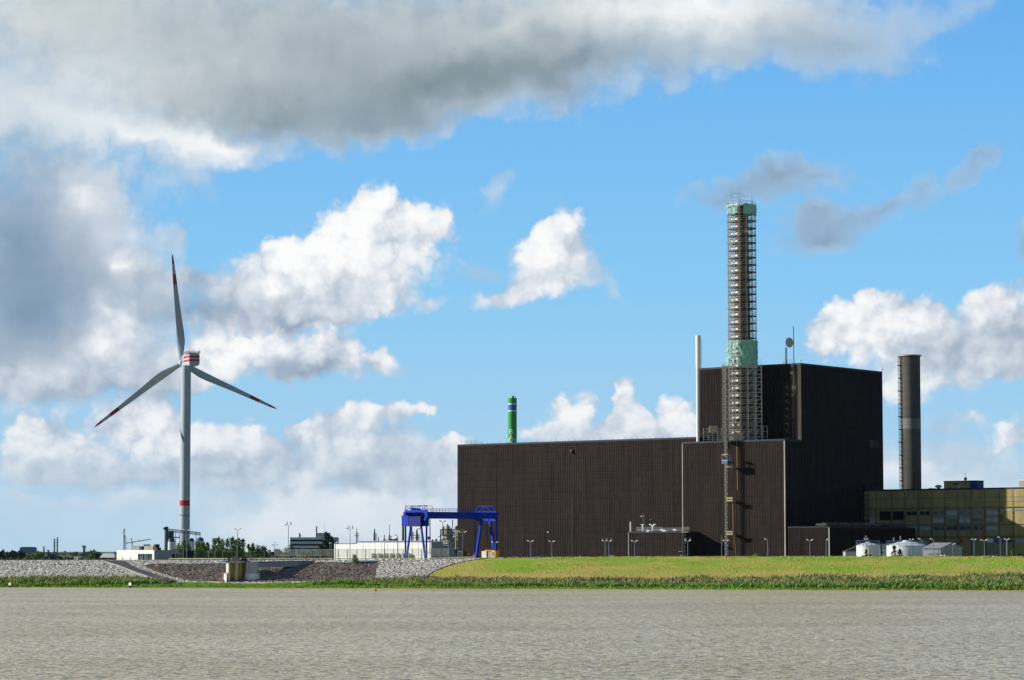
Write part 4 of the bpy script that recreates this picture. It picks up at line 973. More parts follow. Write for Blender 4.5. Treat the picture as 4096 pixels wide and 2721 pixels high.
# ---------------------------------------------------------------- office building, tanks and sheds on the right
def olive_wall():
    mt = bpy.data.materials.new('olive_panels'); mt.use_nodes = True; t = NT(mt.node_tree)
    b = t.nd('ShaderNodeBsdfPrincipled'); o = t.nd('ShaderNodeOutputMaterial'); t.L.new(b.outputs[0], o.inputs[0]); b.inputs['Roughness'].default_value = .75
    g = t.nd('ShaderNodeNewGeometry'); P = g.outputs['Position']
    n = t.noise(t.vm('MULTIPLY', P, (1, 1, .3)), .5, 5, .62); n2 = t.noise(P, .12, 3, .5)
    c = t.mixc(t.ss(n.outputs[0], .32, .7), lin((170, 156, 104)), lin((138, 126, 82)))
    c = t.mixc(t.ss(n2.outputs[0], .4, .7, 0, .5), c, lin((178, 160, 98)))
    t.L.new(c, b.inputs['Base Color']); return mt
def east(G):
    P0 = G['P0']; ol = olive_wall(); olt = pmat('olive_ledge', (136, 122, 78), .8, .4, .8); rust = pmat('orange_panel', (168, 104, 50), .8, .3, .6)
    T0 = P0 + E2 * 31.8; zr = ZV(1966, T0.y)
    def L(u, z=15): return on_line(T0, E1, u, z)
    def pt(u, v, out=0.0):
        q = T0 - E2 * out; l = on_line(q, E1, u, ZV(v, 700)); p = q + E1 * l; return flat(p, ZV(v, p.y))
    # pt() gives heights at that column; heights must be level along the wall, so use rows at column 3800 as reference
    def zz(v, u=3800): return pt(u, v).z
    Lend = L(4250); Lu = lambda u: L(u, 15)
    t = thing('office_building', 'long olive panel building with window rows, right of the black wall', 'building', flat(T0, GZ))
    zr = pt(3800, 1958).z
    def blk(l0, l1, o0, o1, z0, z1):
        mb = MB(); q = T0 + E1 * l0 - E2 * o1; mb.obox(flat(q, z0), E1 * (l1 - l0), E2 * (o1 - o0), UP * (z1 - z0)); return mb
    mb = blk(.02, Lend, -18, 0, GZ, zr); part(t, 'wall', mb, ol)
    part(t, 'roof_edge', blk(.0, Lend, .0, .12, zr - .12, zr + .28), M['cap'])
    # ledges that throw the long level lines, and joint strips
    zl1, zl2, zl3, zl0 = zz(2030), zz(2098), zz(2146), zz(2074)
    for (z_, d_) in ((zl1, .30), (zl2, .22), (zl3, .30)):
        part(t, 'ledge', blk(.1, Lend, .0, d_, z_ - .18, z_ + .06), olt)
    us = [3453, 3506, 3567, 3620, 3674, 3727, 3780, 3833, 3886, 3940, 3998, 4053, 4110]
    mb = MB()
    for u in us[1:]:
        l_ = Lu(u); q = T0 + E1 * l_ - E2 * .07; mb.obox(flat(q, zl1 + .1), E1 * .09, E2 * .06, UP * (zr - zl1 - .4))
    part(t, 'joint_strip', mb, M['trim2'])
    for u in us[1:]:
        l_ = Lu(u)
        for (za, zb_) in ((GZ, zl3 - .2), (zl3 + .1, zl2 - .2), (zl2 + .1, zl1 - .2)): mb = MB(); mb.obox(flat(T0 + E1 * (l_ - .2) - E2 * .19, za), E1 * .4, E2 * .18, UP * (zb_ - za)); part(t, 'pillar', mb, olt)
    mb = MB(); zs_ = zz(1992); mb.obox(flat(T0 + E1 * .1 - E2 * .03, zs_), E1 * Lend, E2 * .025, UP * .07); zs_ = zz(2010); mb.obox(flat(T0 + E1 * 30 - E2 * .03, zs_), E1 * (Lend - 30), E2 * .025, UP * .07)
    part(t, 'level_joint', mb, pmat('dark_joint', (78, 70, 44), .9))
    dkg = pmat('dark_opening', (14, 15, 18), .35, .2, .5); blind = pmat('window_blind', (178, 192, 206), .5, .3, .5)
    def win(u0, u1, v0, v1, pane, two=True, fr=None):
        z0, z1 = zz(v1), zz(v0); l0, l1 = Lu(u0), Lu(u1); fm = fr or M['frame']; f = MB(); q = T0 - E2 * .10; w = .10
        def bx(a, b, c, d): f.obox(flat(q + E1 * a, c), E1 * (b - a), E2 * .095, UP * (d - c))
        bx(l0, l0 + w, z0, z1); bx(l1 - w, l1, z0, z1); bx(l0 + w, l1 - w, z0, z0 + w); bx(l0 + w, l1 - w, z1 - w, z1)
        if two: c = (l0 + l1) / 2; bx(c - w * .6, c + w * .6, z0 + w, z1 - w)
        fo = part(t, 'window', f, fm); g = MB(); g.obox(flat(T0 - E2 * .05 + E1 * (l0 + w), z0 + w), E1 * (l1 - l0 - 2 * w), E2 * .045, UP * (z1 - z0 - 2 * w)); part(fo, 'pane', g, pane)
    cols = [(3627, 3670), (3680, 3722), (3733, 3778), (3786, 3831), (3838, 3884), (3892, 3937), (3947, 3993)]
    for k, (a, b) in enumerate(cols): win(a, b, 2043, 2062, dkg if k < 2 else (M['glass'] if k % 3 else blind))
    for k, (a, b) in enumerate(cols[2:]): win(a, b, 2073, 2091, M['glass'] if k % 2 else blind)
    for k, (a, b) in enumerate(cols): win(a, b, 2103, 2122, blind if k in (0, 1, 6) else M['glass'])
    win(4003, 4050, 2041, 2047, blind); win(4056, 4104, 2041, 2047, M['glass'])
    win(4006, 4048, 2156, 2172, M['glass']); win(4062, 4104, 2156, 2172, blind)
    win(3519, 3564, 2042, 2080, dkg, False, olt); win(3569, 3617, 2042, 2080, dkg, False, olt)
    win(3950, 3994, 2214, 2226, pmat('teal_door', (110, 186, 190), .4, .2), True); win(4066, 4110, 2214, 2228, M['glass'])
    for (u, v0, v1, w) in ((4008, 2062, 2090, 14), (3932, 2122, 2142, 14), (3845, 2156, 2172, 13)):
        mb = MB(); mb.obox(flat(T0 + E1 * Lu(u - w / 2) - E2 * .04, zz(v1)), E1 * (Lu(u + w / 2) - Lu(u - w / 2)), E2 * .035, UP * (zz(v0) - zz(v1))); part(t, 'orange_panel', mb, rust)
    mb = MB(); mb.obox(flat(T0 + E1 * Lu(3948) - E2 * .06, zz(2171)), E1 * 1.8, E2 * .05, UP * 1.0); part(t, 'white_panel', mb, M['white'])
    mb = MB(); mb.obox(flat(T0 + E1 * (Lu(3948) + 1.85) - E2 * .06, zz(2171)), E1 * 1.7, E2 * .05, UP * 1.0); part(t, 'blue_panel', mb, pmat('blue_panel', (70, 90, 190), .5))
    mb = MB(); mb.obox(flat(T0 + E1 * Lu(3487) - E2 * 1.0, zz(2096)), E1 * 1.1, E2 * .98, UP * 1.9); part(t, 'stair_door', mb, M['grey'])
    mb = MB()
    for i in range(9): mb.box(flat(T0 + E1 * (Lu(3466) + .3) - E2 * .5, zr + 1.5 - i * 1.35), 1.4, .9, .09, E1, E2)
    for s_ in (-.7, .7): mb.bar(flat(T0 + E1 * (Lu(3466) + .3 + s_) - E2 * .5, zr - 10), flat(T0 + E1 * (Lu(3466) + .3 + s_) - E2 * .5, zr + 2.0), .08)
    part(t, 'ladder', mb, M['darkmetal'])
    # penthouse and gear on the roof
    q0 = T0 + E2 * 4
    a0, a1, am = on_line(q0, E1, 3776, zr), on_line(q0, E1, 3906, zr), on_line(q0, E1, 3879, zr); zp = ZV(1928, (q0 + E1 * a0).y)
    p = thing('roof_cabin', 'olive cabin with blue right end on the roof of the office building', 'roof cabin', flat(q0 + E1 * (a0 + a1) / 2, zr))
    mb = MB(); mb.obox(flat(q0 + E1 * a0, zr + .02), E1 * (am - a0), E2 * 4, UP * (zp - zr)); part(p, 'wall', mb, ol)
    mb = MB(); mb.obox(flat(q0 + E1 * (am + .01), zr + .02), E1 * (a1 - am), E2 * 4, UP * (zp - zr)); part(p, 'blue_end', mb, pmat('cobalt_panel', (20, 62, 150), .5, .2))
    mb = MB(); mb.obox(flat(q0 + E1 * (a0 - .1) - E2 * .1, zp + .03), E1 * (a1 - a0 + .2), E2 * 4.2, UP * .22); part(p, 'roof', mb, M['cap'])
    lw = on_line(q0, E1, 3827, zr); mb = MB(); mb.obox(flat(q0 + E1 * lw - E2 * .06, zr + .1), E1 * 1.1, E2 * .05, UP * 1.1); part(p, 'door', mb, M['grey'])
    mb = MB(); mb.obox(flat(q0 + E1 * (lw - 1.1) - E2 * .06, zr + 1.3), E1 * 1.6, E2 * .05, UP * .35); part(p, 'window', mb, M['darkmetal'])
    q = T0 + E2 * 3; c = flat(q + E1 * on_line(q, E1, 3754, zr), zr)
    mb = MB(); mb.lathe(c, [(.45, 0), (.45, .6), (.95, .75), (.95, 1.0), (.6, 1.25), (.2, 1.35)], 18); single('roof_fan', mb, M['grey'], 'mushroom shaped grey roof fan left of the olive roof cabin', 'roof fan', c, smooth=True)
    q = T0 + E2 * 2.5; c = flat(q + E1 * on_line(q, E1, 3862, zr), zr); Yd = c.y
    t2 = thing('roof_dish', 'small dark dish on a mast before the olive roof cabin', 'antenna', c); mb = MB(); mb.bar(c, flat(c, ZV(1890, Yd)), .07); part(t2, 'mast', mb, M['darkmetal'])
    mb = MB(); dc = flat(c, ZV(1916, Yd)) + V(0, -.2, 0); mb.ell(dc, V(.42, 0, 0), V(0, 0, .45), V(0, -.16, 0), 16, 6); part(t2, 'dish', mb, pmat('dish_dark', (88, 92, 84), .7), smooth=True)
    q = T0 + E2 * 1
    for (u, h, lb) in ((3721, .38, 'low grey cable box on the office roof, leftmost beside the mushroom fan'), (3730, .3, 'low grey cable box on the office roof, middle one by the mushroom fan'), (3739, .3, 'low grey cable box on the office roof, nearest the mushroom fan')):
        c = flat(q + E1 * on_line(q, E1, u, zr), zr); mb = MB(); mb.box(c, .8, .6, h, E1, E2); mb.box(c + UP * h, .6, .4, .1, E1, E2); single('cable_box', mb, M['grey'], lb, 'cable box', c, 'cable boxes on the office roof')
    q = T0 + E2 * 1.0; l0 = on_line(q, E1, 4073, zr); zc = ZV(1919, (q + E1 * l0).y)
    p = thing('cooling_unit', 'white louvred cooling unit at the right end of the office roof', 'cooling unit', flat(q + E1 * (l0 + 2), zr))
    mb = MB(); mb.obox(flat(q + E1 * l0, zr + .35), E1 * 4.2, E2 * 2.0, UP * (zc - zr - .35)); part(p, 'housing', mb, M['white'])
    mb = MB()
    for i in range(7): mb.obox(flat(q + E1 * (l0 + .15 + i * .58) - E2 * .05, zr + .5), E1 * .42, E2 * .04, UP * (zc - zr - .7))
    part(p, 'louvre', mb, M['trim'])
    mb = MB(); mb.obox(flat(q + E1 * (l0 - .1) - E2 * .1, zr + .02), E1 * 4.4, E2 * 2.2, UP * .3); part(p, 'base', mb, M['cap'])
    # tanks
    tw = pmat('tank_white', (238, 242, 242), .35, .12, .3, streak=True, spec=.5)
    def tank(u0, u1, vr, va, Y, label, post):
        c = V(XU((u0 + u1) / 2, Y), Y, GZ); r = (u1 - u0) / 2 / F * Y; zr_ = ZV(vr, Y); za = ZV(va, Y)
        t = thing('storage_tank', label, 'tank', c, 'white storage tanks'); mb = MB(); mb.lathe(c, [(r, 0), (r, zr_ - GZ - .25), (r + .06, zr_ - GZ - .2), (r + .06, zr_ - GZ)], 40); part(t, 'shell', mb, tw, smooth=True)
        mb = MB(); H = za - zr_; mb.lathe(V(c.x, c.y, zr_), [(r, .01), (r * .72, H * .36), (r * .42, H * .66), (r * .22, H * .72), (r * .18, H * .95), (.1, H)], 40); part(t, 'cone_roof', mb, tw, smooth=True)
        mb = MB(); n = 18
        def q(i, z): a = 2 * math.pi * i / n; return V(c.x + (r + .1) * math.cos(a), c.y + (r + .1) * math.sin(a), zr_ + z)
        for i in range(n):
            mb.bar(q(i, -.2), q(i, 1.05), .06)
            for z in (.5, 1.05): mb.bar(q(i, z), q(i + 1, z), .05)
        part(t, 'railing', mb, M['lampgrey'])
        mb = MB()
        for (dx_, h) in post: mb.tube(V(c.x + dx_, c.y + .3, za - .2), V(c.x + dx_, c.y + .3, za + h), .10, n=6); mb.box(V(c.x + dx_, c.y + .3, za + h * .45), .34, .3, h * .38)
        part(t, 'vent', mb, M['trim'])
        return c, r, zr_
    c1, r1, z1 = tank(3426, 3518, 2182, 2168, 612, 'smaller white tank with shallow cone roof and railing', [(.4, .35)])
    c2, r2, z2 = tank(3547, 3706, 2183, 2161, 618, 'larger white tank with cone roof and railing, beside the white shed', [(-2.9, .6), (-1.35, .95)])
    mb = MB(); mb.tube(V(c1.x + r1 + .35, c1.y - .5, GZ), V(c1.x + r1 + .35, c1.y - .5, z1 + .3), .14, n=8); mb.tube(V(c1.x + r1 + .35, c1.y - .5, z1 + .2), V(c1.x + r1 + .8, c1.y - .3, z1 + .55), .13, n=8)
    mb.box(V(c1.x + r1 + .5, c1.y - .5, GZ + 2.6), .5, .4, .4); single('riser_pipe', mb, M['darkmetal'], 'dark riser pipe between the two white tanks', 'pipe', V(c1.x + r1 + .35, c1.y - .5, GZ))
    # sheds
    Y = 632
    t = thing('pump_house', 'grey pump house with flat roof in the gap between the two white tanks', 'shed', V(XU(3535, Y), Y, GZ))
    x0, x1 = XU(3505, Y), XU(3600, Y); mb = MB(); mb.obox(V(x0, Y, GZ), V(x1 - x0, 0, 0), V(0, 6, 0), V(0, 0, ZV(2188, Y) - GZ)); part(t, 'wall', mb, M['whitewall'])
    mb = MB(); mb.obox(V(x0 - .2, Y - .15, ZV(2187.6, Y)), V(x1 - x0 + .4, 0, 0), V(0, 6.3, 0), V(0, 0, .7)); part(t, 'roof', mb, M['grey'])
    mb = MB(); mb.obox(V(x0, Y - .05, ZV(2195, Y)), V(x1 - x0, 0, 0), V(0, .04, 0), V(0, 0, .14)); part(t, 'dark_band', mb, M['darkmetal'])
    mb = MB()
    for s_ in (0, .35): mb.bar(V(XU(3528, Y) + s_, Y - 1, ZV(2205, Y)), V(XU(3546, Y) + s_, Y - 1, GZ + .3), .09)
    part(t, 'stair_rail', mb, M['steel'])
    # gabled white shed: gable end turned to the right
    Ys = 610; zq = ZV(2194, Ys); zrid = ZV(2174, Ys + 2)
    gc = V(XU(3761, Ys), Ys, 0)          # near corner between lit side wall and gable
    dW = V(-.86, -.12, 0).normalized(); dG = V(.97, .24, 0).normalized()
    lW = on_line(gc, V(-1, .18, 0).normalized(), 3690); dW = V(-1, .18, 0).normalized(); lG = on_line(gc, dG, 3848)
    t = thing('gabled_shed', 'white gabled metal shed with grey end wall, right of the larger tank', 'shed', flat(gc, GZ))
    A_, B_, C_, D_ = gc, gc + dG * lG, gc + dG * lG + dW * lW, gc + dW * lW
    mb = MB(); mb.obox(flat(gc, GZ), dW * lW, dG * .2, UP * (zq - GZ)); part(t, 'side_wall', mb, M['whitewall'])
    mid = gc + dG * lG * .5
    mb = MB(); th = dW * .2 + dG * .0
    o1 = dG * .21
    P_ = [flat(gc + o1, GZ), flat(B_, GZ), flat(B_, zq), flat(mid, zrid), flat(gc + o1, zq)]; Q_ = [p_ + dW * lW * .98 for p_ in P_]
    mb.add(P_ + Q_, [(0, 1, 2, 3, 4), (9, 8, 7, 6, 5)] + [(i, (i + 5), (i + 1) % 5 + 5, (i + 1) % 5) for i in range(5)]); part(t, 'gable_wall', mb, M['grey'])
    mb = MB(); e_ = .12
    for (a_, b_) in ((gc - dG * .25, mid), (B_ + dG * .25, mid)):
        za_ = zq - (.25 / (lG / 2)) * (zrid - zq)
        p1, p2 = flat(a_, za_ + .04), flat(b_, zrid + .05); mb.add([p1 - dW * .25, p2 - dW * .25, p2 + dW * lW, p1 + dW * lW, p1 - dW * .25 + UP * e_, p2 - dW * .25 + UP * e_, p2 + dW * lW + UP * e_, p1 + dW * lW + UP * e_],
             [(0, 3, 2, 1), (4, 5, 6, 7), (0, 1, 5, 4), (1, 2, 6, 5), (2, 3, 7, 6), (3, 0, 4, 7)])
    part(t, 'roof', mb, M['grey'])
    mb = MB(); mb.obox(flat(gc + dW * 0 - dG * .06, GZ) + dW * .35, dW * .12, dG * .05, UP * (zq - GZ)); part(t, 'downpipe', mb, M['steel'])
    mb = MB(); mb.obox(flat(mid, GZ + 1.2) + dG * .2 - dW * .3, dG * .8, dW * .28, UP * .35); part(t, 'wall_lamp', mb, M['white'])
    # small grey shed left of the small tank
    Y = 640; t = thing('grey_shed', 'small grey shed with sloping roof at the left side of the smaller tank', 'shed', V(XU(3405, Y), Y, GZ))
    x0, x1 = XU(3382, Y), XU(3470, Y); ze, zd = ZV(2206, Y), ZV(2184, Y)
    mb = MB(); mb.obox(V(x0, Y, GZ), V(x1 - x0, 0, 0), V(0, 5, 0), V(0, 0, ze - GZ)); part(t, 'wall', mb, M['grey'])
    xm = XU(3432, Y); mb = MB(); mb.add([V(x0 - .2, Y - .2, ze + .02), V(xm, Y - .2, zd), V(x1, Y - .2, ze), V(x0 - .2, Y + 5, ze + .02), V(xm, Y + 5, zd), V(x1, Y + 5, ze)], [(0, 2, 1), (3, 4, 5), (0, 1, 4, 3), (1, 2, 5, 4), (0, 3, 5, 2)]); part(t, 'roof', mb, M['trim2'])
    mb = MB(); Y = 605; 
    for i in range(9):
        a = math.radians(180 - i * 22.5 * .8); 
    p = [V(XU(u, Y), Y, ZV(v, Y)) for (u, v) in ((3711, 2228), (3711, 2222), (3715, 2217), (3722, 2214), (3731, 2213), (3751, 2213.5), (3759, 2217), (3761, 2228))]
    for a_, b_ in zip(p, p[1:]): mb.bar(a_, b_, .09)
    q_ = [V(XU(u, Y), Y, ZV(v, Y)) for (u, v) in ((3713, 2221), (3724, 2218.5), (3758, 2219))]
    for a_, b_ in zip(q_, q_[1:]): mb.bar(a_, b_, .07)
    for u in (3722, 3732, 3746, 3752): mb.bar(V(XU(u, Y), Y, ZV(2213.6, Y)), V(XU(u, Y), Y, ZV(2230, Y)), .07)
    single('bent_railing', mb, M['lampgrey'], 'curved blue grey railing in front of the white gabled shed', 'railing', V(XU(3735, Y), Y, GZ))
    for (u, lab) in ((3766, 'white box on the dyke crest before the gabled shed, left one'), (3779, 'white box on the dyke crest before the gabled shed, right one')):
        Y = 600; mb = MB(); c = V(XU(u, Y), Y, ZV(2226, Y)); mb.ell(c + UP * .15, V(.3, 0, 0), V(0, .3, 0), V(0, 0, .22), 10, 6); mb.box(c - UP * 1.4, .2, .2, 1.4); single('flood_light', mb, M['white'], lab.replace('white box', 'small white floodlight'), 'floodlight', c, 'low floodlights by the gabled shed', smooth=True)
# ---------------------------------------------------------------- left half: turbine, crane, halls, bank works, far things
def turbine():
    Y = 1500.0; sc_ = 63.0 / (444 / F * Y); hub_z = ZV(1446, Y)
    bx = V(XU(741, Y, 60), Y, 1.0); Rb = 444 / F * Y
    t = thing('wind_turbine', 'white wind turbine with red banded blades and one red band low on its tower', 'wind turbine', bx)
    tw = pmat('turbine_white', (186, 198, 206), .45, .1, .05); red = pmat('turbine_red', (206, 34, 44), .5, .1, .1); dk = pmat('turbine_seam', (110, 116, 120), .6)
    ztop = ZV(1463, Y); r0, r1 = 21.2 / F * Y, 19.4 / F * Y; H = ztop - 1
    R_ = lambda z: r0 + (r1 - r0) * (z - 1) / H
    za, zb = ZV(2024, Y), ZV(2002, Y); zs = ZV(2061, Y)
    mb = MB(); B0 = V(bx.x, bx.y, 0); mb.lathe(B0, [(R_(1), 1), (R_(za), za)], 40); mb.lathe(B0, [(R_(zb), zb), (R_(ztop), ztop)], 40); part(t, 'tower', mb, tw, smooth=True)
    mb = MB(); mb.lathe(B0, [(R_(za) + .01, za), (R_(zb) + .01, zb)], 40); part(t, 'red_band', mb, red, smooth=True)
    mb = MB(); mb.lathe(B0, [(R_(zs) + .12, zs - .2), (R_(zs) + .12, zs + .2)], 40); mb.lathe(B0, [(R_(zs + 80) + .04, ZV(1896, Y) - .1), (R_(zs + 80) + .04, ZV(1896, Y) + .1)], 40); part(t, 'flange', mb, dk, smooth=True)
    # nacelle: its tail points to the viewer and a little right
    ax = V(-.40, .917, 0).normalized(); sd = V(-ax.y, ax.x, 0) * 1.0    # sd points left and nearer
    if sd.x > 0: sd = -sd
    def pxh(v): return ZV(v, Y)
    w = 6.0; zl, zh = pxh(1464), pxh(1417); ln = 17.0
    tail = V(XU(750, Y - 5), Y - 5, 0)          # near left edge column
    o = flat(tail, zl) ; right = -sd
    prof = [(0, .9), (.5, 0), (w - .9, -.1), (w, .8), (w, zh - zl - .7), (w - .6, zh - zl), (.4, zh - zl), (0, zh - zl - .5)]
    mb = MB(); n = len(prof); vs = []
    for (d, kx, kz) in ((0, 1, 1), (9, 1, 1), (ln - 2, .98, .99), (ln, .85, .9)):
        for (x, z) in prof: xx = w / 2 + (x - w / 2) * kx; z2 = (zh - zl) / 2 + (z - (zh - zl) / 2) * kz; vs.append(o + right * xx + UP * z2 + ax * d)
    fs = [tuple(range(n - 1, -1, -1)), tuple(range(3 * n, 4 * n))]
    for k in range(3): fs += [(k * n + i, k * n + (i + 1) % n, (k + 1) * n + (i + 1) % n, (k + 1) * n + i) for i in range(n)]
    mb.add(vs, fs); nac = part(t, 'nacelle', mb, tw)
    H_ = zh - zl
    for (f0, f1) in ((.68, .84), (.36, .52)):
        m_ = MB(); z0, z1 = H_ * f0, H_ * f1
        m_.obox(o + UP * z0 - ax * .06 + right * .02, right * (w - .04), ax * .05, UP * (z1 - z0)); m_.obox(o + UP * z0 - right * .06 - ax * .06, ax * 11.5, right * .05, UP * (z1 - z0)); part(nac, 'red_stripe', m_, red)
    m_ = MB(); m_.obox(o + UP * H_ * .68 - ax * .10 + right * (w - 1.4), right * 1.3, ax * .035, UP * H_ * .16); part(nac, 'dark_panel', m_, pmat('navy_panel', (32, 40, 84), .5))
    m_ = MB()
    for k in range(4): m_.obox(o + UP * (H_ * (.35 + k * .13)) - right * .07 + ax * 13.0, ax * .9, right * .05, UP * H_ * .07)
    part(nac, 'lettering', m_, M['lampgrey'])
    pk = pmat('faded_red_rail', (206, 158, 150), .6); m_ = MB(); q0 = o + UP * (H_ + .1) + ax * .3
    m_.obox(q0 - right * .6, right * (w + 1.0), ax * 7.5, UP * .22)
    def cor(i, j, z): return q0 - right * .6 + right * (w + 1.0) * i + ax * 7.5 * j + UP * z
    for (i0, j0, i1, j1) in ((0, 0, 1, 0), (1, 0, 1, 1), (0, 0, 0, 1), (0, 1, 1, 1)):
        for k in range(9): f_ = k / 8; p_ = cor(i0, j0, .2).lerp(cor(i1, j1, .2), f_); m_.bar(p_, p_ + UP * 1.3, .12)
        for z in (.5, .9, 1.4): m_.bar(cor(i0, j0, z), cor(i1, j1, z), .12)
    for f_ in (.12, .5, .97): m_.bar(cor(f_, .1, .2), cor(f_, .1, 2.7), .12)
    part(nac, 'railing', m_, pk)
    # rotor
    hub = o + right * w / 2 + ax * (ln + 2.2); hub.z = hub_z; hub.x = XU(725, hub.y, hub_z)
    e1 = right; e1 = V(ax.y, -ax.x, 0); e1 = e1 if e1.x > 0 else -e1
    mb = MB(); mb.ell(hub, e1 * 2.2, UP * 2.2, ax * 3.0, 20, 12); part(t, 'hub', mb, tw, smooth=True)
    mb = MB(); mb.tube(hub - ax * 4.5, hub, 2.0, 2.1, 20); part(t, 'hub_collar', mb, tw, smooth=True)
    sta = [(0.035, 3.0, 3.0, 0), (.07, 3.0, 2.9, .1), (.13, 3.9, 2.0, .35), (.2, 4.6, 1.35, .55), (.28, 4.4, 1.0, .6), (.4, 3.7, .7, .55), (.55, 3.0, .5, .45), (.72, 2.35, .34, .35), (.815, 1.95, .26, .3), (.9135, 1.45, .18, .25), (.965, 1.05, .12, .2), (1.0, .25, .05, 0)]
    for deg in (95.5, 216.8, 336.6):
        a = math.radians(deg); rd = e1 * math.cos(a) + UP * math.sin(a); tg = -e1 * math.sin(a) + UP * math.cos(a)
        mb = MB(); n = 14; vs = []
        for (fr, ch, th, off) in sta:
            c = hub + rd * Rb * fr - tg * off * ch * .35
            for i in range(n):
                q = 2 * math.pi * i / n; tw_ = math.radians(16 * (1 - fr)); cx, cy = math.cos(q) * ch / 2, math.sin(q) * th / 2 * (1 + .35 * math.cos(q) * (-1))
                vs.append(c + tg * (cx * math.cos(tw_) - cy * math.sin(tw_)) + ax * (cx * math.sin(tw_) + cy * math.cos(tw_)))
        fs = [tuple(range(n))]; mi = [0]
        for k in range(len(sta) - 1):
            for i in range(n): fs.append((k * n + i, k * n + (i + 1) % n, (k + 1) * n + (i + 1) % n, (k + 1) * n + i)); mi.append(1 if k in (7, 9, 10) else 0)
        fs.append(tuple(range(len(sta) * n - 1, (len(sta) - 1) * n - 1, -1))); mi.append(1)
        mb.v = vs; mb.f = fs; mb.mi = mi; part(t, 'blade', mb, [tw, red], smooth=True)
def crane():
    g = V(.77, .64, 0).normalized(); w = V(.64, -.77, 0).normalized(); bl = M['blue']
    A = V(XU(1622, 636), 636, 0); lw = on_line(A, w, 1706); Bn = A + w * lw; lg = on_line(A, g, 1900); C_ = A + g * lg; lw2 = on_line(C_, w, 1982); D_ = C_ + w * lw2; lw2 = lw
    zt = ZV(2049, A.y); zb = ZV(2074, A.y); z = lambda v, P=A: ZV(v, P.y)
    t = thing('gantry_crane', 'blue gantry crane with cabin under its left end, standing before the dark hall', 'gantry crane', flat(A, GZ))
    # girders
    for (p, nm) in ((A, 'girder'), (Bn, 'girder')):
        mb = MB(); mb.obox(flat(p - w * .45 - g * (.4 if p is A else .2), zb), g * (lg + (.9 if p is A else .5)), w * .9, UP * (zt - zb)); part(t, nm, mb, bl)
    mb = MB(); n = 24
    for p in (A - w * .4, Bn + w * .4):
        for i in range(n + 1): c = flat(p + g * (lg * i / n), zt); mb.bar(c, c + UP * .85, .06)
        for h in (.45, .85): mb.bar(flat(p, zt + h), flat(p + g * lg, zt + h), .05)
    part(t, 'walkway_rail', mb, bl)
    # legs: an upright and a slanting member meeting at the foot, on both sides of both portals
    zf = GZ + .35; zl = z(2000)
    def portal(P, Q, nm, heavy):
        for (foot, top_s, sgn) in ((P, P + w * (lw * .28), 1), (Q, Q - w * (lw * .28), -1)):
            mb = MB(); a_, b_ = (.42, .36) if heavy else (.28, .50)
            mb.bar(flat(foot, zf), flat(foot, zb + .6), a_, a_ * 1.1); part(t, 'leg', mb, bl)
            mb = MB(); mb.bar(flat(foot + w * sgn * .25, zf + .2), flat(top_s + w * sgn * .25, zb + .1), b_, b_ * 1.2); part(t, 'slanting_leg', mb, bl)
            mb = MB(); mb.obox(flat(foot - w * .7 - g * .5, GZ), w * 1.4, g * 1.0, UP * .75); part(t, 'bogie', mb, pmat('bogie', (150, 150, 160), .6))
        mb = MB(); mb.bar(flat(P, zb - .25), flat(Q, zb - .25), .5, .6); mb.bar(flat(P - w * .2, zt + .1), flat(Q + w * .2, zt + .1), .45, .4); part(t, 'cross_beam', mb, bl)
    portal(A, Bn, 'left', True); portal(C_, C_ + w * lw, 'right', False)
    mb = MB(); mb.bar(flat(C_ + w * lw + g * .3, GZ + 2), flat(C_ + w * lw + g * .3, zt), .16); part(t, 'ladder', mb, bl)
    # truss rails above both ends
    mb = MB(); P, Q = A - w * .1, Bn + w * .1; h0, h1 = zt + .35, z(2024.5)
    for k in range(4):
        c = P.lerp(Q, k / 3); mb.bar(flat(c, zt), flat(c, h1), .14)
        if k < 3: d = P.lerp(Q, (k + 1) / 3); mb.bar(flat(c, h0), flat(d, h1), .09); mb.bar(flat(c, h1), flat(d, h0), .09); m_ = c.lerp(d, .5)
    mb.bar(flat(P, h1), flat(Q, h1), .14); mb.bar(flat(P, h0), flat(Q, h0), .12)
    for k in range(4): c = P.lerp(Q, k / 3) + g * 1.6; mb.bar(flat(c, zt), flat(c, h1 - .05), .10)
    mb.bar(flat(P + g * 1.6, h1 - .05), flat(Q + g * 1.6, h1 - .05), .10)
    part(t, 'end_truss', mb, bl)
    mb = MB(); P, Q = C_, C_ + w * lw; h1 = z(2027, C_)
    a_, b_, c_, d_ = flat(P, zt), flat(P.lerp(Q, .17), h1), flat(P.lerp(Q, .82), h1), flat(Q, zt); m_ = flat(P.lerp(Q, .5), h1)
    for (x, y) in ((a_, b_), (b_, c_), (c_, d_), (flat(b_, zt), b_), (flat(m_, zt), m_), (flat(c_, zt), c_), (flat(b_, zt), m_), (m_, flat(c_, zt)), (a_, d_)): mb.bar(x + UP * .05, y + UP * .05, .17)
    part(t, 'end_truss', mb, bl)
    # trolley parts on top
    mb = MB()
    for (f_, g_, s_) in ((.2, .3, .9), (.42, .5, .7), (.62, .4, .8)): c = A.lerp(Bn, f_) + g * g_; mb.obox(flat(c, zt), w * s_, g * 1.4, UP * .55)
    c = A.lerp(Bn, .27) + g * .8; mb.tube(flat(c, zt + .55) - g * .6, flat(c, zt + .55) + g * .6, .5, n=14); c = A.lerp(Bn, .45) + g * .8; mb.tube(flat(c, zt + .5) - g * .6, flat(c, zt + .5) + g * .6, .42, n=14)
    c = C_.lerp(C_ + w * lw, .5); mb.obox(flat(c - w * .9, zt), w * .8, g * 1, UP * .5); mb.obox(flat(c + w * .5, zt), w * .8, g * 1, UP * .5)
    part(t, 'trolley', mb, pmat('crane_machinery', (24, 44, 140), .4, .3, 1))
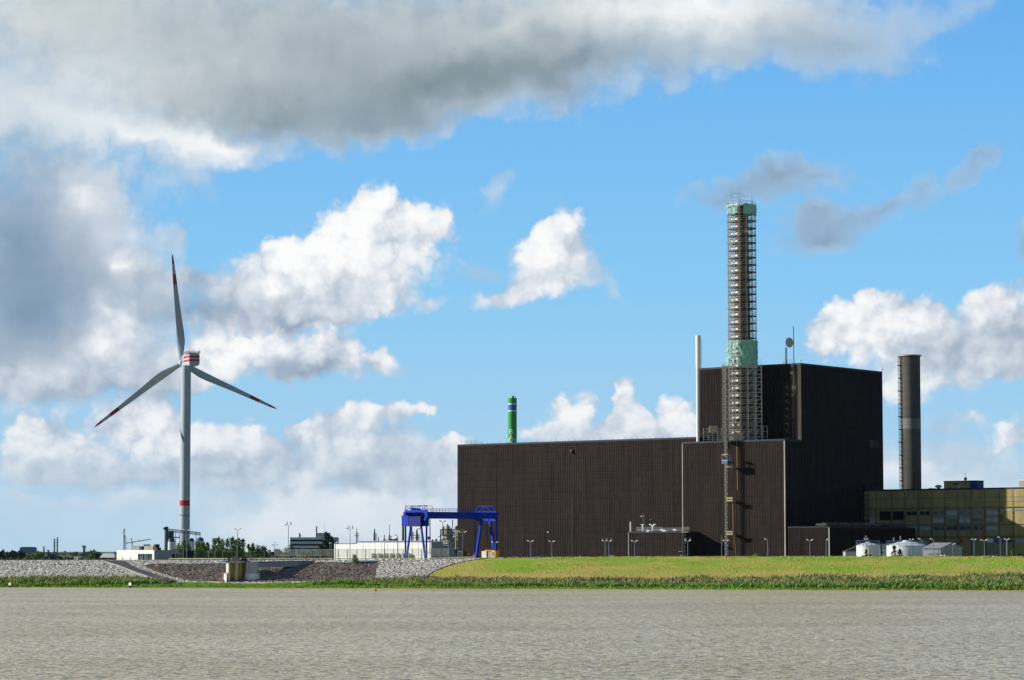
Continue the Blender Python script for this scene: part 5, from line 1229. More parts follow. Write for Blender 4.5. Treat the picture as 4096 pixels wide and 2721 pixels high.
    # house under the left end
    h0, h1 = z(2106), z(2065)
    mb = MB(); c = flat(A - w * .4 - g * .9, h0); mb.obox(c, w * 2.6, g * 4.6, UP * (h1 - h0)); ho = part(t, 'machine_house', mb, bl)
    mb = MB(); mb.obox(c + w * 2.75, w * (lw - 3.6), g * 2.6, UP * (h1 - h0) * .96); part(t, 'cable_room', mb, pmat('crane_dark_blue', (12, 28, 120), .7, .3, 1))
    mb = MB(); mb.obox(c - w * .08 - g * .1 + UP * (h1 - h0), w * 2.8, g * 4.8, UP * .12); part(ho, 'roof', mb, M['darkmetal'])
    mb = MB(); mb.box(flat(A + w * 4.6 + g * .2, h0 + .5), .8, 1.0, 1.6, w, g)
    part(t, 'walkway', mb, M['steel'])
    # small blue stair tower outline right of the left portal
    mb = MB(); p = Bn + g * .9
    for s_ in (0, .5): mb.bar(flat(p + w * s_, z(2215)), flat(p + w * s_ * .4, zb), .09)
    for i in range(12): f_ = i / 12; mb.bar(flat(p, z(2215) + (zb - z(2215)) * f_), flat(p + w * .5 * (1 - .6 * f_), z(2215) + (zb - z(2215)) * f_), .06)
    mb.obox(flat(Bn - w * 1.0, z(2211)), w * 2.2, g * .5, UP * .1); part(t, 'access_ladder', mb, bl)
def halls():
    # white hall behind the crane, with blue roof line
    bl = pmat('roof_line_blue', (52, 96, 176), .5); Y = 690
    x = lambda u, yy=Y: XU(u, yy)
    t = thing('white_hall', 'long low white hall with blue roof line behind the blue crane', 'building', V(x(1336), Y, GZ))
    z1, z2, z3 = ZV(2176, Y), ZV(2169, Y), ZV(2165.5, Y)
    d = V(.70, -.71, 0).normalized(); e = V(.71, .70, 0).normalized(); a = V(x(1423), Y + 6, 0); lw = on_line(a + e * .5, -d, 1337); w0 = a + e * .5 - d * lw
    mb = MB(); mb.obox(flat(w0, GZ), d * (lw + .0), e * 5, UP * (z1 - GZ)); part(t, 'low_wing', mb, M['whitewall'])
    mb = MB(); mb.obox(flat(w0 - e * .08 - d * .1, z1 + .01), d * (lw + .0), e * 5, UP * .16); part(t, 'roof_line', mb, bl)
    # main body: front turned towards the sun, grey end on the right
    d = V(.70, -.71, 0).normalized(); e = V(.71, .70, 0).normalized(); a = V(x(1423), Y + 6, 0); l1 = on_line(a, d, 1725); b = a + d * l1; l2 = on_line(b, e, 1771)
    zt = ZV(2169, (a + d * l1 / 2).y)
    mb = MB(); mb.obox(flat(a, GZ), d * (l1 - .06), e * l2, UP * (zt - GZ)); part(t, 'wall', mb, M['whitewall'])
    mb = MB(); mb.obox(flat(a - e * .08, zt - .05), d * l1, e * .07, UP * .22); part(t, 'roof_line', mb, bl)
    mb = MB(); mb.obox(flat(a - e * .10, zt + .18), d * l1, e * l2, UP * .18); part(t, 'roof', mb, M['trim'])
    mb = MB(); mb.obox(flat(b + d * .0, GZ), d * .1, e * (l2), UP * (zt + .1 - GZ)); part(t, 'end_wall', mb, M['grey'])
    for k in range(1, 12):
        mb = MB(); q = a + d * (l1 * k / 12) - e * .03; mb.obox(flat(q, GZ), d * .06, e * .025, UP * (zt - GZ - .1)); part(t, 'panel_joint', mb, M['trim'])
    for u in (1496, 1522, 1548, 1569, 1596, 1620, 1641):
        mb = MB(); q = a + d * on_line(a, d, u) - e * 1.2; mb.obox(flat(q, GZ + 1.2), d * .55, e * 1.0, UP * 1.3); part(t, 'cooling_box', mb, M['steel'])
    # grey flat-roofed block right of it
    Y = 705; t = thing('grey_block', 'low grey block between the white hall and the dark hall', 'building', V(XU(1795, Y), Y, GZ))
    mb = MB(); mb.obox(V(XU(1771, Y), Y, GZ), V(XU(1838, Y) - XU(1771, Y), 0, 0), V(0, 10, 0), V(0, 0, ZV(2186, Y) - GZ)); part(t, 'wall', mb, M['grey'])
    mb = MB(); mb.obox(V(XU(1770, Y), Y - .05, ZV(2186, Y)), V(XU(1838, Y) - XU(1770, Y), 0, 0), V(0, 10, 0), V(0, 0, .15)); part(t, 'roof_edge', mb, M['cap'])
    # white pavilion at the left: white front, right flank greyed in its colour for shade
    Y = 662; a = V(XU(467, Y), Y, 0); d = V(.70, -.71, 0).normalized(); e = V(.71, .70, 0).normalized(); l1 = on_line(a, d, 615); b = a + d * l1; l2 = on_line(b, e, 712)
    zt = ZV(2200.5, Y - 4); zp = crest(to_st(a)[0]) - .1
    t = thing('white_pavilion', 'flat white pavilion with dark window strip at the top of the stone bank', 'building', flat(a, zp))
    wz0, wz1 = zp - .2, ZV(2216, b.y); la, lb = on_line(a, d, 552), on_line(a, d, 609)
    mb = MB(); mb.obox(flat(a, zp - .6), d * la, e * .4, UP * (zt - zp + .6)); mb.obox(flat(a + d * lb, zp - .6), d * (l1 - lb), e * .4, UP * (zt - zp + .6)); mb.obox(flat(a + d * la, wz1), d * (lb - la), e * .4, UP * (zt - wz1)); part(t, 'front_wall', mb, M['whitewall'])
    mb = MB(); mb.obox(flat(a + e * .42, zp - .6), d * l1, e * 12, UP * (zt - zp + .45)); part(t, 'body', mb, pmat('pavilion_inside', (30, 30, 34), .4))
    fo = None
    mb = MB()
    for k in range(4): q = a + d * (la + (lb - la) * k / 3 - (.12 if k == 3 else 0)) + e * .1; mb.obox(flat(q, wz0), d * .12, e * .12, UP * (wz1 - wz0))
    fo = part(t, 'window', mb, M['trim2']); mb = MB(); mb.obox(flat(a + d * (la + .02) + e * .25, wz0), d * (lb - la - .04), e * .05, UP * (wz1 - wz0)); part(fo, 'pane', mb, M['glass'])
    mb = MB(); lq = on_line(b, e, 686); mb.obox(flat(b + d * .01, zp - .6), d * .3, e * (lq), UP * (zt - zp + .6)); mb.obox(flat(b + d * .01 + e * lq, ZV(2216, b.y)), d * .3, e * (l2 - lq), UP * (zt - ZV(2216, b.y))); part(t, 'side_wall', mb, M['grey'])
    mb = MB()
    for k in range(4): mb.obox(flat(b + d * .05 + e * (lq + (l2 - lq) * k / 3), wz0), d * .12, e * .12, UP * (wz1 - wz0))
    part(t, 'window', mb, M['darkmetal'])
    mb = MB(); zr = zt - .02
    q = a + e * 4
    lu = lambda u: on_line(q, d, u)
    mb.obox(flat(q + d * lu(528), zr), d * (lu(556) - lu(528)), e * 1.5, UP * .95); mb.obox(flat(q + d * lu(576), zr), d * (lu(612) - lu(576)), e * 1.5, UP * .95); mb.bar(flat(q + d * lu(528), zr + 1.0), flat(q + d * lu(615), zr + 1.0), .1)
    part(t, 'roof_unit', mb, M['trim'])
    mb = MB(); mb.obox(flat(q + d * lu(556), zr), d * 1.0, e * 1.5, UP * .9); mb.obox(flat(q + d * lu(615), zr), d * .75, e * 1.2, UP * 1.45); mb.obox(flat(q + d * (lu(615) + .8), zr), d * .6, e * 1.2, UP * .6); part(t, 'duct', mb, M['darkmetal'])
    # striped office block far back
    Y = 1150; wl = pmat('office_pale', (234, 236, 236), .6, .1, .1); dk = pmat('office_glass', (44, 44, 70), .3, .2, .2)
    X = lambda u: XU(u, Y); Z = lambda v: ZV(v, Y)
    t = thing('striped_office', 'distant white office block with dark window bands behind the trees', 'building', V(X(1250), Y, 1))
    mb = MB(); mb.obox(V(X(1160), Y, 1), V(X(1337) - X(1160), 0, 0), V(0, 16, 0), V(0, 0, Z(2149.5) - 1)); part(t, 'wall', mb, wl)
    for (v0, v1) in ((2159, 2166), (2176, 2183), (2193, 2199)):
        mb = MB(); mb.obox(V(X(1160.5), Y - .15, Z(v1)), V(X(1336) - X(1160.5), 0, 0), V(0, .14, 0), V(0, 0, Z(v0) - Z(v1))); part(t, 'window_band', mb, dk)
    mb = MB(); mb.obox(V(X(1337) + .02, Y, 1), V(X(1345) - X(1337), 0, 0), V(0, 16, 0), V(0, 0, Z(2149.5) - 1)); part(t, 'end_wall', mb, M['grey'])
    mb = MB(); mb.obox(V(X(1266), Y + 3, Z(2149.4)), V(X(1314) - X(1266), 0, 0), V(0, 8, 0), V(0, 0, Z(2132) - Z(2149.4))); part(t, 'roof_storey', mb, M['grey'])
    mb = MB(); mb.tube(V(X(1264.5), Y + 2, Z(2149.3)), V(X(1264.5), Y + 2, Z(2105)), .28, n=8); part(t, 'flue', mb, M['darkmetal'])
    mb = MB(); mb.tube(V(X(1197), Y + 2, Z(2149.3)), V(X(1197), Y + 2, Z(2133)), .36, n=8); mb.bar(V(X(1197), Y + 2, Z(2144)), V(X(1206), Y + 2, Z(2144)), .2); part(t, 'roof_vent', mb, M['darkmetal'])
    mb = MB(); mb.bar(V(X(1297), Y + 2, Z(2132)), V(X(1297), Y + 2, Z(2095)), .1); part(t, 'antenna', mb, M['steel'])
def pipes(mb, cx, y, z0, z1, r, n=10): mb.tube(V(cx, y, z0), V(cx, y, z1), r, n=n)
def far_works():
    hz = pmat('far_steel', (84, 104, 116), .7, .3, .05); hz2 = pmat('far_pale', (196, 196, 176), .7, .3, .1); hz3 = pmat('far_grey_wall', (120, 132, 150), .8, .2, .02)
    # columns behind the white hall
    Y = 1150; X = lambda u: XU(u, Y); Z = lambda v: ZV(v, Y); B = 1.0
    cols_ = [(1426, 2112, 1.6, 'thin pale flare column, first behind the white hall'), (1498, 2116, .9, 'plain thin flue standing alone behind the white hall'), (1514, 2147, 1.9, 'short green column with flat top behind the white hall'),
             (1537, 2140, 2.2, 'stubby grey column with pipework behind the white hall'), (1558, 2126, 2.0, 'cream column with side arm and needle behind the white hall'),
             (1612, 2086, 1.0, 'tall thin flue just left of the blue crane'), (1647, 2110, 2.4, 'pale process column seen between the crane legs, left one'), (1668, 2120, 3.6, 'wide process column with yellow loop seen between the crane legs')]
    for k, (u, v, w, lab) in enumerate(cols_):
        t = thing('process_column', lab, 'process column', V(X(u), Y, B), 'process columns behind the white hall'); r = w * .5 * Y / F * 3.2 if w > 1.5 else w * .55
        mb = MB(); c = V(X(u), Y, 0); zt = Z(v); mb.tube(V(c.x, Y, B), V(c.x, Y, zt - 1.6), r, r * .9, 12); mb.tube(V(c.x, Y, zt - 1.6), V(c.x, Y, zt), r * .55, r * .5, 10); part(t, 'shell', mb, hz2 if k not in (1, 2, 5) else hz, smooth=True)
        mb = MB()
        for f_ in ((zt - 3.5, 2.0), (zt - 7.5, 2.2)):
            if w > 1.2: mb.ring(V(c.x, Y, f_[0]), r * .8, r + .9, 0, .25, 12); mb.ring(V(c.x, Y, f_[0]), r + .8, r + .9, 1.0, 1.12, 12)
        mb.bar(V(c.x + r + .3, Y - .3, B), V(c.x + r + .3, Y - .3, zt - 2), .25)
        if k == 4: mb.bar(V(c.x, Y, zt - 3.8), V(c.x + 3.6, Y, zt - 3.4), .5); mb.bar(V(c.x, Y, zt), V(c.x, Y, zt + 3.0), .2)
        part(t, 'platform', mb, hz)
        if k == 7:
            mb = MB(); pp = [V(c.x - .2, Y - 2, zt - 4), V(c.x - .2, Y - 2, zt - .2), V(c.x + .4, Y - 2, zt + .5), V(c.x + 1.6, Y - 2, zt + .5), V(c.x + 2.1, Y - 2, zt - .2), V(c.x + 2.1, Y - 2, zt - 5)]
            for a, b in zip(pp, pp[1:]): mb.bar(a, b, .3)
            part(t, 'yellow_pipe', mb, pmat('pipe_yellow', (170, 160, 90), .6))
    mb = MB(); mb.add([V(X(1573), Y - 10, Z(2165)), V(X(1595), Y - 10, Z(2165)), V(X(1595), Y - 10, Z(2150)), V(X(1573), Y - 8, Z(2165)), V(X(1595), Y - 8, Z(2165)), V(X(1595), Y - 8, Z(2150)), V(X(1575), Y - 10, Z(2162)), V(X(1575), Y - 8, Z(2162))], [(0, 1, 2, 6), (3, 7, 5, 4), (6, 2, 5, 7), (1, 4, 5, 2), (0, 3, 4, 1), (0, 6, 7, 3)])
    single('conveyor', mb, hz, 'dark wedge shaped conveyor head above the white hall roof', 'conveyor', V(X(1585), Y - 9, Z(2165)))
    # refinery frame left of the dark hall
    Y = 1000; X = lambda u: XU(u, Y); Z = lambda v: ZV(v, Y)
    t = thing('refinery_frame', 'steel frame full of vessels and pipes between the crane and dark hall', 'refinery', V(X(1795), Y, 1))
    mb = MB()
    for u in (1762, 1776, 1792, 1806, 1820):
        for dy in (0, 5): mb.bar(V(X(u), Y + dy, 1), V(X(u), Y + dy, Z(2119 if u < 1800 else 2111)), .35)
    for v in (2119, 2141, 2160, 2180):
        for dy in (0, 5): mb.bar(V(X(1762), Y + dy, Z(v)), V(X(1820), Y + dy, Z(v)), .35)
    for u in (1767, 1782, 1799, 1812): mb.bar(V(X(u), Y, Z(2141)), V(X(u), Y, Z(2119)), .2)
    mb.bar(V(X(1810), Y, Z(2111)), V(X(1810), Y, Z(2082)), .3); mb.bar(V(X(1810), Y, Z(2082)), V(X(1813), Y, Z(2081)), .3)
    part(t, 'steelwork', mb, hz)
    for (u, v0, v1, r) in ((1772, 2140, 2104, 1.0), (1788, 2160, 2096, 1.5), (1803, 2160, 2116, .8), (1783, 2200, 2150, 1.0), (1796, 2200, 2147, 1.6), (1811, 2200, 2148, 2.0), (1824, 2200, 2160, 1.2)):
        mb = MB(); mb.lathe(V(X(u), Y + 2.5, 0), [(r, Z(v0)), (r, Z(v1) - r * 1.6), (r * .6, Z(v1) - r * .6), (.15, Z(v1))], 12); part(t, 'vessel', mb, hz2, smooth=True)
    mb = MB(); rnd = random.Random(2)
    for i in range(26):
        u0 = rnd.uniform(1762, 1822); v0 = rnd.uniform(2125, 2195); mb.bar(V(X(u0), Y - .5, Z(v0)), V(X(u0 + rnd.choice((-12, 10, 14))), Y - .5, Z(v0)), .28); mb.bar(V(X(u0), Y - .6, Z(v0)), V(X(u0), Y - .6, Z(v0 + rnd.uniform(-14, 16))), .24)
    part(t, 'pipework', mb, hz2)
    Y = 700; X = lambda u: XU(u, Y); Z = lambda v: ZV(v, Y)
    t = thing('flare_pipe', 'pale pipe with brown bulb top and ladder at the left edge of dark hall', 'pipe', V(X(1824), Y, GZ))
    mb = MB(); mb.tube(V(X(1824), Y, GZ), V(X(1824), Y, Z(2117)), .2, n=10); part(t, 'pipe', mb, M['wood'], smooth=True)
    mb = MB(); mb.lathe(V(X(1825.5), Y, 0), [(.22, Z(2120)), (.38, Z(2114)), (.42, Z(2108)), (.32, Z(2104))], 12); part(t, 'head', mb, pmat('bulb_brown', (140, 110, 100), .7), smooth=True)
    mb = MB()
    for u in (1828, 1833): mb.bar(V(X(u), Y, GZ), V(X(u), Y, Z(2145)), .07)
    z_ = GZ
    while z_ < Z(2145): mb.bar(V(X(1828), Y, z_), V(X(1833), Y, z_), .07); z_ += .6
    part(t, 'ladder', mb, M['wood'])
    # silo plant behind the turbine foot
    Y = 1300; X = lambda u: XU(u, Y); Z = lambda v: ZV(v, Y)
    t = thing('silo_tower', 'dark lift tower with flat head left of the turbine foot', 'tower', V(X(665), Y, 1)); mb = MB(); mb.tube(V(X(665), Y, 1), V(X(665), Y, Z(2117)), .95, n=8); part(t, 'shaft', mb, hz)
    mb = MB(); mb.box(V(X(662), Y, Z(2117)), 2.2, 2, .8); mb.box(V(X(665), Y, Z(2113)), 1.6, 2, .7); mb.bar(V(X(654), Y, Z(2118)), V(X(668), Y, Z(2116)), .35); part(t, 'head', mb, hz)
    t = thing('conveyor_bridge', 'lattice conveyor bridge crossing behind the turbine tower', 'conveyor', V(X(730), Y + 2, Z(2135)))
    mb = MB(); p0, p1 = (X(668), Z(2126)), (X(800), Z(2141)); n = 26; hh = 1.3
    for i in range(n):
        xa, za = p0[0] + (p1[0] - p0[0]) * i / n, p0[1] + (p1[1] - p0[1]) * i / n; xb, zb = p0[0] + (p1[0] - p0[0]) * (i + 1) / n, p0[1] + (p1[1] - p0[1]) * (i + 1) / n
        mb.bar(V(xa, Y + 2, za), V(xb, Y + 2, zb), .26); mb.bar(V(xa, Y + 2, za + hh), V(xb, Y + 2, zb + hh), .26); mb.bar(V(xa, Y + 2, za), V(xb, Y + 2, zb + hh), .16); mb.bar(V(xa, Y + 2, za), V(xa, Y + 2, za + hh), .16)
    for u in (672, 700, 716, 782, 798): mb.bar(V(X(u), Y + 2, 1), V(X(u), Y + 2, Z(2130)), .25)
    for v in (2150,): mb.bar(V(X(668), Y + 1.5, Z(v)), V(X(716), Y + 1.5, Z(v)), .5)
    mb.box(V(X(683), Y + 1, Z(2154)), 2.4, 2, 3.6)
    part(t, 'truss', mb, hz)
    bc = pmat('silo_blue_cone', (50, 76, 112), .5)
    for (u0, u1, vr, va, lab) in ((670, 700, 2167, 2152, 'white silo with dark blue cone left of the turbine tower'), (757, 777, 2166, 2153, 'white silo half hidden right of the turbine tower'), (787, 815, 2164, 2150, 'white silo with blue cone, rightmost of the group by the turbine')):
        r = (u1 - u0) / 2 / F * Y; c = V(X((u0 + u1) / 2), Y, 1); t = thing('grain_silo', lab, 'silo', c, 'white silos behind the turbine')
        mb = MB(); mb.lathe(c, [(r, 0), (r, Z(vr) - 1)], 24); part(t, 'shell', mb, M['white'], smooth=True); mb = MB(); mb.lathe(V(c.x, c.y, 0), [(r + .05, Z(vr)), (r * .8, Z(va) - .4), (r * .4, Z(va))], 24); part(t, 'cone_roof', mb, bc, smooth=True)
    mb = MB(); mb.box(V(X(655), Y - 60, 1), 2.6, 4, ZV(2178, Y - 60) - 1); single('grey_cabin', mb, M['grey'], 'narrow grey box building left of the turbine silos', 'building', V(X(655), Y - 60, 1))
    # far industry on the left
    Y = 3800; X = lambda u: XU(u, Y); Z = lambda v: ZV(v, Y)
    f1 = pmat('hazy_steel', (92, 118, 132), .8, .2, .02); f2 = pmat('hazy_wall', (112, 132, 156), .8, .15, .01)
    mb = MB(); mb.box(V(X(113), Y, 1), X(141) - X(87), 30, Z(2191) - 1); mb.box(V(X(113), Y, Z(2191)), X(135) - X(90), 26, 1.0); single('far_warehouse', mb, f2, 'big pale blue windowless warehouse far away at the left', 'building', V(X(113), Y, 1))
    def tower(u, v, w, lab, heads, nm='far_column'):
        t = thing(nm, lab, 'process column', V(X(u), Y, 1), 'far process columns at the left'); r = w / 2 / F * Y
        mb = MB(); zt = Z(v); mb.tube(V(X(u), Y, 1), V(X(u), Y, zt), r, r * .85, 10); part(t, 'shell', mb, f1, smooth=True); mb = MB()
        for (vv, s_) in heads: mb.box(V(X(u + s_), Y, Z(vv)), r * 3.6, r * 2, r * .7)
        mb.bar(V(X(u) + r * 1.3, Y, 1), V(X(u) + r * 1.3, Y, zt - 2), r * .3); part(t, 'platform', mb, f1)
    tower(175, 2187, 5, 'far column with small platforms right of the pale warehouse', [(2188, 0), (2194, 1), (2203, 0)])
    tower(193, 2200, 7, 'short thick far column between two taller ones', [(2202, 0)])
    tower(217, 2156, 5.5, 'left column of the tall far pair', [(2158, 0), (2172, -1), (2183, -1)])
    tower(228.5, 2151, 5, 'right column of the tall far pair, the higher one', [(2152, 0), (2161, 0), (2171, 1), (2182, 0)])
    tower(336, 2184, 9, 'wide far tower with broad head near the light green tree', [(2186, 0), (2190, 0)])
    tower(286, 2219, 3, 'tiny far column right of the far street lamp', [(2221, 0)])
    for (u0, u1, v, lab) in ((293, 311, 2210, 'blue grey far block with uneven top, left of the wide tower'), (343, 355, 2209, 'small dark far block right against the wide tower'), (323, 331, 2219, 'low dark far block left against the wide tower')):
        mb = MB(); c = (u0 + u1) / 2; mb.box(V(X(c), Y, 1), X(u1) - X(u0), 12, Z(v) - 1); mb.box(V(X(c) + 1, Y, Z(v)), (X(u1) - X(u0)) * .4, 8, 1.2); single('far_block', mb, f1, lab, 'building', V(X(c), Y, 1), 'far blocks at the left')
    mb = MB(); mb.bar(V(X(260), Y - 2200, 1), V(XU(260, 1600), 1600, ZV(2208, 1600)), .2)
    Y = 1500; X = lambda u: XU(u, Y); Z = lambda v: ZV(v, Y)
    mb = MB(); mb.bar(V(X(260), Y, 1), V(X(260), Y, Z(2208)), .25); mb.ell(V(X(260), Y, Z(2207)), V(.9, 0, 0), V(0, .9, 0), V(0, 0, .35), 10, 5); single('street_lamp', mb, hz, 'distant street lamp with flat round head between far columns', 'street lamp', V(X(260), Y, 1))
    # dark thin chimney and two tower cranes
    Y = 2200; X = lambda u: XU(u, Y); Z = lambda v: ZV(v, Y)
    t = thing('thin_chimney', 'very thin blue chimney with dark top above the white pavilion', 'chimney', V(X(495.5), Y, 1)); mb = MB(); mb.tube(V(X(495.5), Y, 1), V(X(495.5), Y, Z(2128)), .52, .46, 10); part(t, 'shaft', mb, pmat('teal_flue', (64, 122, 140), .6)); mb = MB(); mb.tube(V(X(495.5), Y, Z(2128)), V(X(495.5), Y, Z(2115)), .5, .5, 10); part(t, 'dark_top', mb, pmat('flue_top', (36, 50, 60), .6))
    Y = 2000; X = lambda u: XU(u, Y); Z = lambda v: ZV(v, Y); cr = pmat('far_crane', (134, 112, 118), .7); cg = pmat('far_crane_grey', (84, 98, 110), .7)
    def lat(mb, a, b, w, n, t_=.14):
        d = (b - a) / n; s_ = V(0, 1, 0).cross(b - a).normalized() * w / 2
        mb.bar(a + s_, b + s_, t_ * 1.3); mb.bar(a - s_, b - s_, t_ * 1.3)
        for i in range(n): p = a + d * i; mb.bar(p + s_, p + d - s_, t_); mb.bar(p - s_, p + d + s_, t_ * .7)
    t = thing('tower_crane', 'thin reddish crane mast beside the thin blue chimney', 'crane', V(X(504), Y, 1)); mb = MB(); lat(mb, V(X(506), Y, 1), V(X(500.5), Y, Z(2142)), .9, 20); part(t, 'mast', mb, cr)
    t = thing('tower_crane', 'distant grey tower crane with long rising jib above the white pavilion', 'crane', V(X(528), Y, 1)); mb = MB(); lat(mb, V(X(529), Y, 1), V(X(529), Y, Z(2170)), .8, 16); part(t, 'mast', mb, cg)
    mb = MB(); lat(mb, V(X(503), Y, Z(2174)), V(X(603), Y, Z(2157)), .6, 34); part(t, 'jib', mb, cg); mb = MB(); lat(mb, V(X(529), Y, Z(2170)), V(X(524.5), Y, Z(2153)), .5, 6); mb.bar(V(X(555), Y, Z(2165)), V(X(555), Y, Z(2151)), .15); mb.bar(V(X(524.5), Y, Z(2154)), V(X(503), Y, Z(2174)), .12); part(t, 'tie_frame', mb, cg)
    # white hall with red base at the far left
    Y = 1250; X = lambda u: XU(u, Y); Z = lambda v: ZV(v, Y); t = thing('red_based_hall', 'white roofed hall with brown base behind the post fence', 'building', V(X(428), Y, 1))
    mb = MB(); mb.box(V(X(430), Y, 1), X(456) - X(402), 12, Z(2231) - 1); part(t, 'wall', mb, pmat('brick_red', (110, 80, 76), .8, .3, .3))
    mb = MB(); x0, x1 = X(399), X(458); z0, z1 = Z(2231) + .02, Z(2214); mb.add([V(x0, Y - .5, z0), V(x1, Y - .5, z0), V(x1 - .5, Y + 3, z1), V(x0 + 1, Y + 3, z1), V(x0, Y + 14, z0), V(x1, Y + 14, z0)], [(0, 1, 2, 3), (3, 2, 5, 4), (0, 3, 4), (1, 5, 2), (0, 4, 5, 1)]); part(t, 'roof', mb, M['white'])
# ---------------------------------------------------------------- crest, fences, lamps, works in the bank, trees
def at(u, t):
    """ground point in column u on the line t metres inland"""
    k = (u - CX) / F; A_ = SO + SN * t; den = SA.x - k * SA.y
    a = (k * A_.y - A_.x) / den; return A_ + SA * a, a
def lamp(u, vtop, t, heads, label, group='street lamps of the plant', w=.15, cat='street lamp', vb=None):
    p, a = at(u, t); z0 = hgt(a, t) - .05; zt = ZV(vtop, p.y)
    L = thing('street_lamp', label, cat, flat(p, z0), group)
    mb = MB(); mb.tube(flat(p, z0), flat(p, zt - .12), w * .62, w * .42, 8); mb.box(flat(p, z0), .3, .3, .5); part(L, 'pole', mb, M['lampgrey'], smooth=True)
    for (dx, tilt, ln) in heads:
        if abs(ln) < .01: continue
        mb = MB(); s = 1 if dx > 0 else -1; c = V(p.x + dx, p.y - .1, zt + abs(dx) * .32 * tilt)
        axd = V(s, 0, .45 * tilt).normalized(); mb.ell(c, axd * ln, V(0, .17, 0), axd.cross(V(0, 1, 0)).normalized() * .14, 12, 6)
        mb.bar(V(p.x, p.y, zt - .15), c, .06); part(L, 'lamp_head', mb, M['lamphead'], smooth=True)
    return L
def floods(L, u, t, v, offs):
    p, a = at(u, t); z = ZV(v, p.y)
    for dx in offs:
        mb = MB(); mb.bar(V(p.x + dx * .7, p.y, z - .5), V(p.x + dx, p.y, z), .05); mb.obox(V(p.x + dx - .09, p.y - .1, z - .1), V(.2, 0, 0), V(0, .2, 0), V(.08 if dx > 0 else -.08, 0, .5)); part(L, 'floodlight', mb, M['grey'])
D2 = [(-.50, 1, .33), (.50, 1, .36)]
def lamps():
    lamp(1852, 2131, 46, [(-.62, 1, .42), (.62, 1, .42)], 'double street lamp with camera box, just right of the brown bulb pipe'); 
    p, a = at(1852, 46); mb = MB(); mb.box(V(p.x + .1, p.y, ZV(2128, p.y)), .4, .3, .55); single('camera_box', mb, M['grey'], 'grey camera box above the lamp at the left edge of the dark hall', 'camera', V(p.x + .1, p.y, ZV(2128, p.y)))
    lamp(1981, 2171, 47, [(-.6, .6, .3), (.55, .6, .3)], 'double street lamp half hidden by the right leg of the blue crane')
    lamp(2122, 2167, 47, D2, 'double street lamp, first one right of the crane before the dark hall')
    lamp(2207, 2168, 47, D2, 'double street lamp, second one right of the crane before the dark hall')
    l = lamp(2419.5, 2166, 47, [(-.5, 1, .3)], 'left post of the close lamp pair with floodlights before the dark hall'); floods(l, 2419.5, 47, 2160, (-.45, .25))
    l = lamp(2434, 2166, 47, [(-.45, 1, .3), (.5, 1, .36)], 'right post of the close lamp pair with floodlights before the dark hall'); floods(l, 2434, 47, 2160, (-.3, .45))
    lamp(2537, 2167, 47, D2, 'double street lamp in front of the small roof-railed block')
    l = lamp(2749, 2165, 47, D2, 'double street lamp with two floodlights, right of the small roof-railed block'); floods(l, 2749, 47, 2158, (-.3, .45))
    p, a = at(2884, 46); mb = MB(); mb.tube(flat(p, 4.5), flat(p, ZV(2140, p.y)), .10, .05, 8); mb.box(flat(p, 4.5), .3, .3, .5); single('blue_pole', mb, M['lampgrey'], 'plain blue pole without lamp left of the hoist mast', 'pole', flat(p, GZ), smooth=True)
    lamp(2902, 2165, 46, [(-.48, 1, .28), (.48, 1, .28)], 'double street lamp right in front of the hoist mast foot')
    lamp(3068, 2160, 47, [(-.45, 1, .45)], 'single armed street lamp before the right part of the annex', w=.17)
    lamp(3236, 2163, 47, D2, 'double street lamp before the low dark block with pipes')
    lamp(3301, 2160, 47, [(.42, 1, .42)], 'single armed street lamp at the right corner of the low dark block')
    l = lamp(3461, 2158, 46, [(-.28, .6, .28), (.28, .6, .28)], 'double street lamp with camera before the smaller white tank')
    p, a = at(3461, 46); mb = MB(); mb.box(V(p.x, p.y, ZV(2153, p.y)), .42, .3, .55); single('camera_box', mb, M['grey'], 'grey camera box above the lamp at the smaller white tank', 'camera', V(p.x, p.y, ZV(2153, p.y)))
    lamp(3642, 2160, 44, [(-.3, 1, .28), (.3, 1, .28)], 'double street lamp in front of the middle of the larger tank')
    lamp(3684, 2160, 44, [(-.6, 1, .42)], 'single armed street lamp in front of the right edge of the larger tank')
    lamp(3730, 2160, 44, [(-.5, 1, .42)], 'single armed street lamp in front of the gabled white shed')
    lamp(3805, 2178, 46, [(.4, .8, .38)], 'low street lamp head over the ridge of the gabled shed')
    lamp(3891, 2160, 46, [(-.35, 1, .28), (.35, 1, .28)], 'double street lamp, first one right of the gabled shed')
    lamp(3932, 2163, 46, [(-.55, .6, .42), (.5, 1, .42)], 'double street lamp with wide spread heads, second right of the gabled shed')
    lamp(3995, 2150, 50, [(-.3, .4, .3)], 'thin tall post with small head by the blue and white panels')
    lamp(4022, 2160, 45, [(-.3, 1, .4), (.35, 1, .42)], 'thick double street lamp, rightmost of all', w=.32)
    # left half
    lamp(751, 2123, 60, [(-.6, 1, .4), (.6, 1, .4)], 'double street lamp standing in front of the turbine tower')
    lamp(864, 2180, 47, [(-.55, 1, .35), (.55, 1, .35)], 'low double street lamp before the poplars, behind the wire fence')
    lamp(953, 2119, 60, [(-.55, 1, .33), (.55, 1, .36)], 'tall double street lamp among the poplars above the intake')
    lamp(1101, 2181, 47, [(-.5, .5, .3), (.5, .5, .3)], 'short double street lamp with top globe, right of the poplars')
    p, a = at(1101, 47); mb = MB(); mb.tube(flat(p, ZV(2182, p.y)), flat(p, ZV(2172, p.y)), .05, n=6); mb.ell(flat(p, ZV(2170, p.y)), V(.2, 0, 0), V(0, .2, 0), V(0, 0, .15), 8, 5); single('siren', mb, M['lamphead'], 'small round siren on top of the short lamp right of the poplars', 'siren', flat(p, ZV(2182, p.y)))
